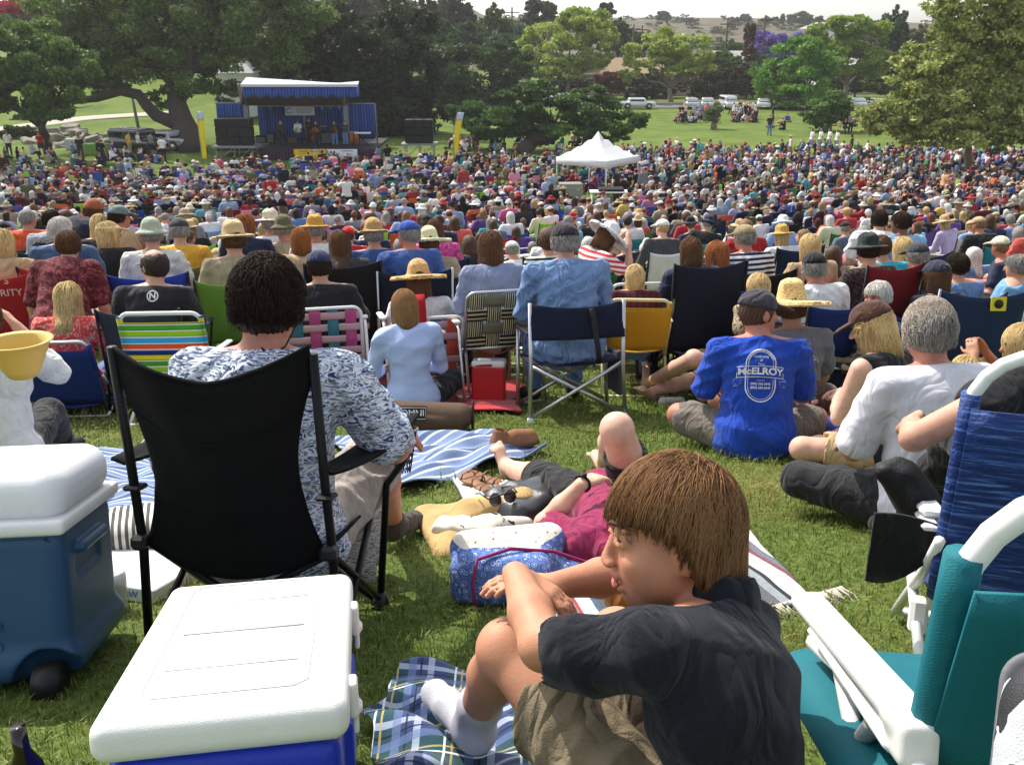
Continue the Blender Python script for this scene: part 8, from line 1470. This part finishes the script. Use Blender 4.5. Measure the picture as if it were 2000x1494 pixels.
# ================================================================ the audience behind
rg = np.random.default_rng(21)
TOPS = [('white', .19), ('cream', .04), ('black', .16), ('navy', .14), ('blue', .06), ('sky', .06), ('denim', .04), ('red', .05), ('maroon', .03), ('pink', .02), ('hotpink', .01), ('grey', .05), ('charcoal', .05), ('green', .02), ('olive', .02), ('teal', .02), ('turquoise', .01), ('khaki', .03), ('purple', .02), ('orange', .012), ('yellow', .012), ('lilac', .02), ('slate', .03), ('coral', .015)]
TN = [t[0] for t in TOPS]; TP = np.array([t[1] for t in TOPS]); TP /= TP.sum()
LEGS = ['navy', 'denim', 'khaki', 'black', 'charcoal', 'slate', 'tan', 'white']; CHC = ['navy', 'navy', 'blue', 'blue', 'red', 'maroon', 'black', 'black', 'green', 'teal', 'charcoal', 'lime', 'purple', 'orange', 'khaki', 'sky', 'white', 'pink', 'olive']
HA = ['dark', 'brown', 'light', 'blond', 'red', 'grey', 'white']; HP = np.array([.18, .28, .12, .16, .05, .12, .09]); HW = dict(dark='black haired', brown='brown haired', light='light brown haired', blond='blond', red='red haired', grey='grey haired', white='white haired')
STY = [('chair', 'short', None, 0), ('chair', 'bob', None, 1), ('chair', 'long', None, 1), ('chair', 'short', 'cap', 0), ('chair', 'bob', 'straw', 1), ('chair', 'short', 'straw', 0), ('chair', 'bob', 'sun', 1), ('chair', 'short', 'bucket', 0), ('chair', 'bald', None, 0), ('low', 'bob', None, 1), ('low', 'short', 'cap', 0), ('low', 'long', None, 1), ('cross', 'short', None, 0), ('cross', 'long', None, 1), ('cross', 'bob', 'cap', 1), ('knees', 'short', None, 0), ('knees', 'bob', None, 1), ('out', 'short', 'cap', 0), ('out', 'long', None, 1), ('stand', 'short', None, 0), ('stand', 'long', None, 1), ('stand', 'short', 'cap', 0)]
SW = np.array([11, 9, 6, 7, 2.5, 2.5, 2, 3, 3, 6, 5, 5, 5, 5, 3, 4, 4, 2, 2, .3, .3, .2]); SW /= SW.sum()
def proto(st, vox):
    k, hr, ht, fem = st; sl = .62 if (STY.index(st) % 3) else 1.9
    J = pose({'low': 'chair'}.get(k, k), seat=.19 if k == 'low' else .38, arms={'chair': 'lap', 'low': 'rest', 'cross': 'fold', 'knees': 'knee', 'out': 'back', 'stand': 'down'}[k], hy=(STY.index(st) % 5-2)*.25, lean=-.04 if k == 'out' else 0); J['hs'] = .92
    P = human(J, dict(vox=vox, hair=hr, hat=ht, fem=bool(fem), sleeve=sl, leg=2 if STY.index(st) % 2 else .8, bust=False)); Vs, Qs, Ms, b = [], [], [], 0
    for i, n in enumerate(('body', 'shirt', 'trousers', 'hair', 'hat', 'shoe')):
        if n not in P: continue
        for V, Q in(P[n] if isinstance(P[n], list) else [P[n]]): Vs.append(V); Qs.append(Q+b); Ms.append(np.full(len(Q), i)); b += len(V)
    return np.concatenate(Vs).astype(np.float32), np.concatenate(Qs).astype(np.int32), np.concatenate(Ms)
PB = {}
def crowd_line(px): return np.interp(px, [-200, 0, 200, 330, 400, 440, 760, 900, 1000, 1250, 1300, 1700, 1850, 2200], [322, 322, 337, 337, 326, 322, 318, 302, 306, 290, 285, 287, 292, 294])
spots = []; y = 10.2
while y < 79:
    dx = .66+.0030*min(y, 40); dyr = .84+.004*min(y, 50); x = -.60*y-1+rg.uniform(0, dx)
    while x < .60*y+1:
        jt = .14 if y < 20 else .24; X, Y = x+rg.normal()*jt, y+rg.normal()*jt; x += dx*rg.uniform(.85, 1.25)
        g_ = A(X, Y, float(gz(X, Y))); px, py = px_of(g_)
        if not(-50 < px < 2050) or py < crowd_line(px)+(13 if 418 < px < 790 else 18): continue
        if Y < 20 and rg.uniform() < .40: continue
        if Y > 14 and math.sin(X*.55+1.7*math.sin(Y*.21))*math.sin(Y*.33+1.1*math.sin(X*.27)) > (.62 if Y < 50 else .86): continue
        if px < 430 and py < 352 and rg.uniform() < .40+.35*math.sin(px*.05): continue
        if math.hypot(X-TX, Y-TY) < 1.6 or (abs(px-1165) < 62 and 388 < py < 440): continue
        if any((X-a)**2+(Y-b)**2 < .62**2 for a, b in PLACED if abs(b-Y) < .7): continue
        if Y < 30 and rg.uniform() < .07: continue
        
        spots.append((X, Y, g_[2], px, py))
    y += dyr*rg.uniform(.92, 1.08)
spots.sort(key=lambda q: q[1]); NP = 300-len(PLACED)-12
print('crowd spots', len(spots), 'placed near', len(PLACED))
def cm_(n, tr=0): return cloth(C(n), tr)
CH = {}
def pick():
    st = STY[rg.choice(len(STY), p=SW)]; return st, TN[rg.choice(len(TN), p=TP)], LEGS[rg.integers(len(LEGS))], HA[rg.choice(7, p=HP)], ['pale', 'fair', 'tan', 'ruddy', 'fair', 'brown'][rg.integers(6)], CHC[rg.integers(len(CHC))], ['straw', 'white', 'cream', 'tan', 'navy', 'white', 'khaki', 'black', 'red'][rg.integers(9)]
labels = []
PW = dict(cross='on the grass', knees='hugging knees on the grass', out='leaning back on the grass', stand='standing')
protoch = {}
for i, (X, Y, Z, px, py) in enumerate(spots[:NP]):
    st, top, leg, hc, sk, cc, htc = pick()
    if st[0] == 'stand' or (st[0] == 'chair' and Y < 15 and rg.uniform() < .4): st = STY[9+rg.integers(0, 6)]
    vox = .018 if Y < 13 else .024 if Y < 18 else .032; key = (st, vox)
    if key not in PB: V, Q, Mi = proto(st, vox); PB[key] = np_mesh('person', V, Q, (), True, mi=Mi); [PB[key].materials.append(None) for _ in range(6)]
    o = bpy.data.objects.new('person', PB[key]); COL.objects.link(o); o.location = (X, Y, Z); rz = yaw_to(X, Y)+rg.normal()*.22; s_ = rg.uniform(.93, 1.07)
    o.rotation_euler = ((slope(Y)*.8+rg.normal()*.07, rg.normal()*.06, rz) if st[0] != 'stand' else (0, 0, rz)); o.scale = (s_*rg.uniform(.96, 1.08), s_, s_)
    for sl, m_ in zip(o.material_slots, (SKIN[sk], cm_(top), cm_(leg), HAIRC[hc], cm_(htc), cm_('#2a2624'))): sl.link = 'OBJECT'; sl.material = m_
    hw = {'cap': f'{htc} capped', 'straw': f'{htc} brimmed hat', 'sun': f'wide {htc} hat', 'bucket': f'{htc} bucket hat'}.get(st[2], HW[hc] if st[1] != 'bald' else 'balding')
    who = f'{hw} person in {top} top' if st[2] in(None, 'cap') else f'person with {hw} and {top} top'
    ch = None
    if st[0] in('chair', 'low'):
        kind = 'low beach' if st[0] == 'low' else 'folding'; lod = Y < 15; ck = (st[0], lod, cc)
        if ck not in CH:
            fn = (lambda: beach_chair('x', fab(C(cc), .2), (0, 0, 0), 0, seat=.21, r=.014)) if st[0] == 'low' else (lambda: quad_chair('x', C(cc), (0, 0, 0), 0, detail=False, tr=.15))
            CH[ck] = fn(); CH[ck]['_p'] = 1; src = CH[ck]; c = src
        else:
            src = CH[ck]; c = src.copy(); COL.objects.link(c)
            for q in src.children: d = q.copy(); COL.objects.link(d); d.parent = c
        c.location = (X, Y, Z); c.rotation_euler = (slope(Y), 0, rz); ch = c; who += f' on {cc} {"beach" if st[0] == "low" else "folding"} chair'
        chlab = f'{cc} {kind} chair under {who.split(" on ")[0]}'
        labels.append((c, chlab, px, Y))
    else: who += ' '+PW[st[0]]
    tag(o, who, 'person', 'seated audience members'); labels.append((o, who, px, Y))
    if ch is None and rg.uniform() < .0: pass
for c, _, _, _ in labels:
    if '_p' in c: del c['_p']
from collections import defaultdict
byl = defaultdict(list)
ORD = ['leftmost', 'second from left', 'third from left', 'fourth from left', 'fifth from left', 'sixth from left', 'seventh from left', 'eighth from left', 'ninth from left']
for q in labels: byl[q[1]].append(q)
def zone(px, Y): return ('at far left' if px < 300 else 'left' if px < 700 else 'centre' if px < 1200 else 'right' if px < 1650 else 'at far right')
for lab, qs in byl.items():
    if len(qs) == 1: qs[0][0]['label'] = ' '.join(lab.split()[:16])
    else:
        qs.sort(key=lambda q: q[2])
        for i, q in enumerate(qs): q[0]['label'] = ' '.join((lab.split()[:12]+ORD[min(i, 8)].split()))
for c_, _, _, _ in labels:
    l_ = ' '+c_['label']+' '
    for a_, b_ in((' sky ', ' pale-blue '), (' hotpink ', ' hot-pink '), (' denim ', ' denim-blue '), (' straw capped', ' tan capped'), (' straw brimmed hat', ' straw hat')): l_ = l_.replace(a_, b_)
    c_['label'] = l_.strip()
# everyone further back: one uncountable mass each of people, chairs and blankets
def rgbc(n): return np.array(lin(C(n)))
SKC = [np.array(lin(c)) for c in('#e0ac92', '#cf9679', '#b87c5a', '#c4806a', '#8a5a40')]; HCC = {k: np.array(lin(c)) for k, c in dict(dark='#2a1d17', brown='#4d3423', light='#7d5c3f', blond='#b0915f', red='#6a3d24', grey='#9a958f', white='#d8d4cc').items()}
FP = {}
pv, pq, pc, nb = [], [], [], 0; cv, cq, cc_, nc = [], [], [], 0
def addm(V, Q, Cc, X, Y, Z, rz, s, tgt):
    global nb, nc
    c, sn = math.cos(rz), math.sin(rz); W_ = np.stack([V[:, 0]*c*s-V[:, 1]*sn*s+X, V[:, 0]*sn*s+V[:, 1]*c*s+Y, V[:, 2]*s+Z], 1)
    if tgt == 'p': pv.append(W_); pq.append(Q+nb); pc.append(Cc); nb += len(V)
    else: cv.append(W_); cq.append(Q+nc); cc_.append(Cc); nc += len(V)
def lowchair(h, seat):
    b = MB(); x = .27; b.box((0, -.28, (h+seat)/2), (.52, .03, h-seat), 0, rot=None); b.box((0, 0, seat), (.52, .48, .03))
    for a in(-1, 1):
        for y_ in(-.25, .25): b.box((a*x, y_, seat/2+(.12 if y_ > 0 else 0)), (.022, .022, seat+(.24 if y_ > 0 else 0)))
        b.box((a*x, 0, seat+.22), (.04, .5, .02))
    return np.array(b.v, np.float32), np.array(b.f, np.int32)
LCH = {'chair': lowchair(.84, .40), 'low': lowchair(.60, .20)}
for i, (X, Y, Z, px, py) in enumerate(spots[NP:]):
    st, top, leg, hc, sk, cc, htc = pick(); vox = .042 if Y < 34 else .055 if Y < 52 else .075; key = (st, vox)
    if key not in FP: FP[key] = proto(st, vox)
    V, Q, Mi = FP[key]; pal = np.array([SKC[rg.integers(5)], rgbc(top), rgbc(leg), HCC[hc], rgbc(htc), (.03, .03, .03)])*rg.uniform(.7, 1.05); pal = pal*.8+.2*pal.mean(1, keepdims=True)
    vc = np.zeros((len(V), 3)); vc[Q[:, 0]] = pal[Mi]; vc[Q[:, 1]] = pal[Mi]; vc[Q[:, 2]] = pal[Mi]; vc[Q[:, 3]] = pal[Mi]; rz = yaw_to(X, Y)+rg.normal()*.3
    addm(V, Q, vc, X, Y, Z, rz, rg.uniform(.9, 1.08), 'p')
    if st[0] in LCH: V2, Q2 = LCH[st[0]]; addm(V2, Q2, np.tile(rgbc(cc), (len(V2), 1)), X, Y, Z, rz, 1, 'c')
def extra(px, py, st, top, leg, hc='brown', htc='white', yaw=0., s=1.): g_ = G(px, py); V, Q, Mi = FP.get((st, .055)) or FP.setdefault((st, .055), proto(st, .055)); pal = np.array([SKC[1], rgbc(top), rgbc(leg), HCC[hc], rgbc(htc), (.03, .03, .03)]); vc = np.zeros((len(V), 3)); [vc.__setitem__(Q[:, j], pal[Mi]) for j in range(4)]; addm(V, Q, vc, g_[0], g_[1], g_[2], yaw_to(g_[0], g_[1])+yaw, s, 'p')
# picnickers on the far lawns
for k in range(150):
    z_ = rg.integers(0, 5); px, py = [(rg.uniform(1325, 1400), rg.uniform(228, 242)), (rg.uniform(1430, 1480), rg.uniform(222, 240)), (rg.uniform(1490, 1720), rg.uniform(225, 262)), (rg.uniform(880, 1240), rg.uniform(285, 300)), (rg.uniform(0, 330), rg.uniform(305, 330))][z_]
    extra(px, py, STY[rg.choice([12, 13, 15, 16, 19, 20, 0, 1])], TN[rg.choice(len(TN), p=TP)], 'navy', HA[rg.integers(7)], yaw=rg.uniform(-1.5, 1.5))
fm_ = mat('crowd_colours', rough=.9, spec=.15, var=.2, vs=9, attr=True)
o = npo('distant_crowd', np.concatenate(pv), np.concatenate(pq), fm_, col=np.concatenate(pc)); tag(o, 'dense far audience of hundreds sitting down the slope to the stage', 'crowd', kind='stuff')
o = npo('distant_chairs', np.concatenate(cv), np.concatenate(cq), fm_, None, False, col=np.concatenate(cc_)); tag(o, 'mixed coloured chairs of the far audience', 'chairs', kind='stuff')
# blankets and bags between them
b = []; bc_ = []; bq = []; n_ = 0
for k in range(420):
    X, Y, Z, px, py = spots[rg.integers(60, len(spots))]; a = rg.uniform(0, 3); w_, h_ = rg.uniform(.5, .95), rg.uniform(.5, .8); q = []
    for i in range(5):
        for j in range(5): u, v = (i/4-.5)*2*w_, (j/4-.5)*2*h_; x_, y_ = X+.3+u*math.cos(a)-v*math.sin(a), Y+.2+u*math.sin(a)+v*math.cos(a); q.append((x_, y_, float(gz(x_, y_))+.035+.02*math.sin(i*2.1+k)*math.sin(j*1.7)))
    b.append(q); bc_.append(np.tile(rgbc(['white', 'red', 'blue', 'navy', 'green', 'sky', 'khaki', 'maroon', 'cream', 'lilac', 'teal', 'white'][rg.integers(12)]), (25, 1))); bq.append(np.array([(n_+i*5+j, n_+i*5+j+5, n_+i*5+j+6, n_+i*5+j+1) for i in range(4) for j in range(4)])); n_ += 25
o = npo('picnic_blankets', np.concatenate([np.array(q) for q in b]), np.concatenate(bq), fm_, col=np.concatenate(bc_)); tag(o, 'picnic blankets of many colours spread among the far audience', 'blankets', kind='stuff')
# standing people singled out in the crowd
def stander(lab, px, py, top, leg, hair='short', hc='dark', hat=None, htc='white', arms='down', yaw=0., skin='fair', kind='stand', s=1., legl=2, slv=.62):
    p = G(px, py); J = pose(kind, arms=arms, s=s); o = dict(vox=.026 if p[1] < 45 else .035, hair=hair, hat=hat, sleeve=slv, leg=legl); person(lab, J, o, dict(body=SKIN[skin], shirt=cloth(C(top)), trousers=cloth(C(leg)), hair=HAIRC[hc], shoe=cloth('#222222'), hat=cloth(C(htc))), p, yaw_to(p[0], p[1])+yaw, 'people standing in the crowd')
stander('man in navy polo and white shorts walking through the right crowd', 1903, 400, 'navy', 'white', yaw=-.5, legl=.9, skin='tan'); stander('woman in grey top and white skirt following the navy polo man', 1952, 402, 'grey', 'white', 'long', 'brown', yaw=.6, legl=.8, arms='fold'); stander('person in peach top standing left of the navy polo man', 1838, 400, '#d8a070', 'denim', 'short', 'dark', yaw=.7); stander('woman in white top and black trousers raising both hands', 680, 428, 'white', 'black', 'short', 'brown', arms='up', slv=2); stander('person in light blue tee standing on the left slope', 256, 372, 'sky', 'black', 'short', 'dark', 'cap', 'denim'); stander('person in grey tee standing beside the light blue tee', 242, 371, 'slate', 'khaki', 'short', 'red', 'cap', 'maroon'); stander('woman in red shirt standing near the centre left', 532, 424, 'red', 'black', 'short', 'brown'); stander('long haired woman in beige top beside the sound desk', 1082, 398, 'khaki', 'white', 'long', 'brown', yaw=1.); stander('man in tan shirt beside the equipment case', 1072, 392, 'tan', 'khaki', 'short', 'grey', 'cap', 'khaki', yaw=.3); stander('sound engineer with long blond hair at the mixing desk', 1203, 396, 'black', 'black', 'long', 'blond'); stander('sound engineer in black at the right of the desk', 1240, 398, 'black', 'black', 'short', 'dark'); stander('bending person in pink and white hoodie left of the canopy', 985, 418, 'coral', 'tan', 'short', 'brown', kind='bend', yaw=-1.4)
stander('man in dark clothes walking on the right lawn', 1502, 265, 'black', 'denim', yaw=1.2); stander('woman in yellow top near the black vehicle', 255, 306, 'yellow', 'khaki', hc='dark'); stander('man carrying a green bag across the left lawn', 160, 315, 'black', 'charcoal', yaw=-1.4)
for i, (px, py, l_) in enumerate([(1583, 298, 'leftmost'), (1600, 298, 'second'), (1617, 298, 'third'), (1632, 300, 'rightmost')]): stander(f'{l_} of four people in white shirts standing at the back of the right crowd', px, py, 'white', 'denim', hc=['brown', 'grey', 'dark', 'light'][i])
# objects in the crowd
def post(): pass
p = G(298, 402); t = thing('litter_bin', 'white lined bin standing in the left crowd', 'bin', p); b = MB(); b.lathe([(.26, 0), (.33, .85), (.36, .88), (.35, .92), (.001, .90)], n=18); b.build('bin', mat('bin_white', '#d2d4e0', .7, trans=.1), t)
p = G(1010, 408); t = thing('litter_bin', 'white bin with blue stripes left of the canopy', 'bin', p); b = MB(); b.box((0, 0, .4), (.5, .5, .8), .05); b.build('bin', white_plastic, t); b = MB(); b.box((0, 0, .83), (.6, .6, .07), .02); b.build('lid', cloth('#2c4a9c'), t)
p = G(622, 440); t = thing('cooler', 'white and grey cooler on the grass at centre left', 'cooler', p, .2); b = MB(); b.box((0, 0, .16), (.5, .32, .32), .03); b.build('body', mat('grey_cooler', '#8a9aa8'), t); b = MB(); b.box((0, 0, .36), (.54, .35, .08), .03); b.build('lid', white_plastic, t)
for i, (px, py, w_, c, lab) in enumerate([(1005, 520, .5, 'white', 'low white chair with printed panel left of the denim shirt'), (1245, 500, .55, 'white', 'wide white chair with printed panel right of the white hat'), (1003, 448, .5, 'navy', 'navy jacket backed chair with pale lettering, left of the pair'), (1045, 444, .5, 'navy', 'navy jacket backed chair with pale lettering, right of the pair')]):
    D = 7.9 if i < 2 else 12.2; p = atD(px, py, D); z = float(gz(p[0], D)); q = beach_chair(lab, fab(C(c), .2), (p[0], D, z), .1, w_=w_, h_=.80, seat=.25, group=None)
    ln_ = [['I I I'], ['I I I'], ['USA'], ['USA']][i]; text_on('lettering', q, plane_M(A(0, -.50, .66), A(1, 0, 0), A(0, -.3, 1)), mat('navy_print', '#22263a') if i < 2 else white_plastic, ln_, .10)
grass()
# ---------------------------------------------------------------- air
hz_ = MB(); hz_.box((0, 420, 24), (1500, 880, 62)); ho = hz_.build('haze', None); ho.data.materials.clear()
hm_ = bpy.data.materials.new('haze'); hm_.use_nodes = True; nt = hm_.node_tree; nt.nodes.remove(nt.nodes['Principled BSDF']); pv_ = N(nt, 'VolumePrincipled'); pv_.inputs['Color'].default_value = (.86, .88, .9, 1); pv_.inputs['Density'].default_value = .00032; pv_.inputs['Anisotropy'].default_value = .3
nt.links.new(pv_.outputs[0], nt.nodes['Material Output'].inputs['Volume']); ho.data.materials.append(hm_); tag(ho, 'thin pale summer haze', 'haze', kind='stuff')
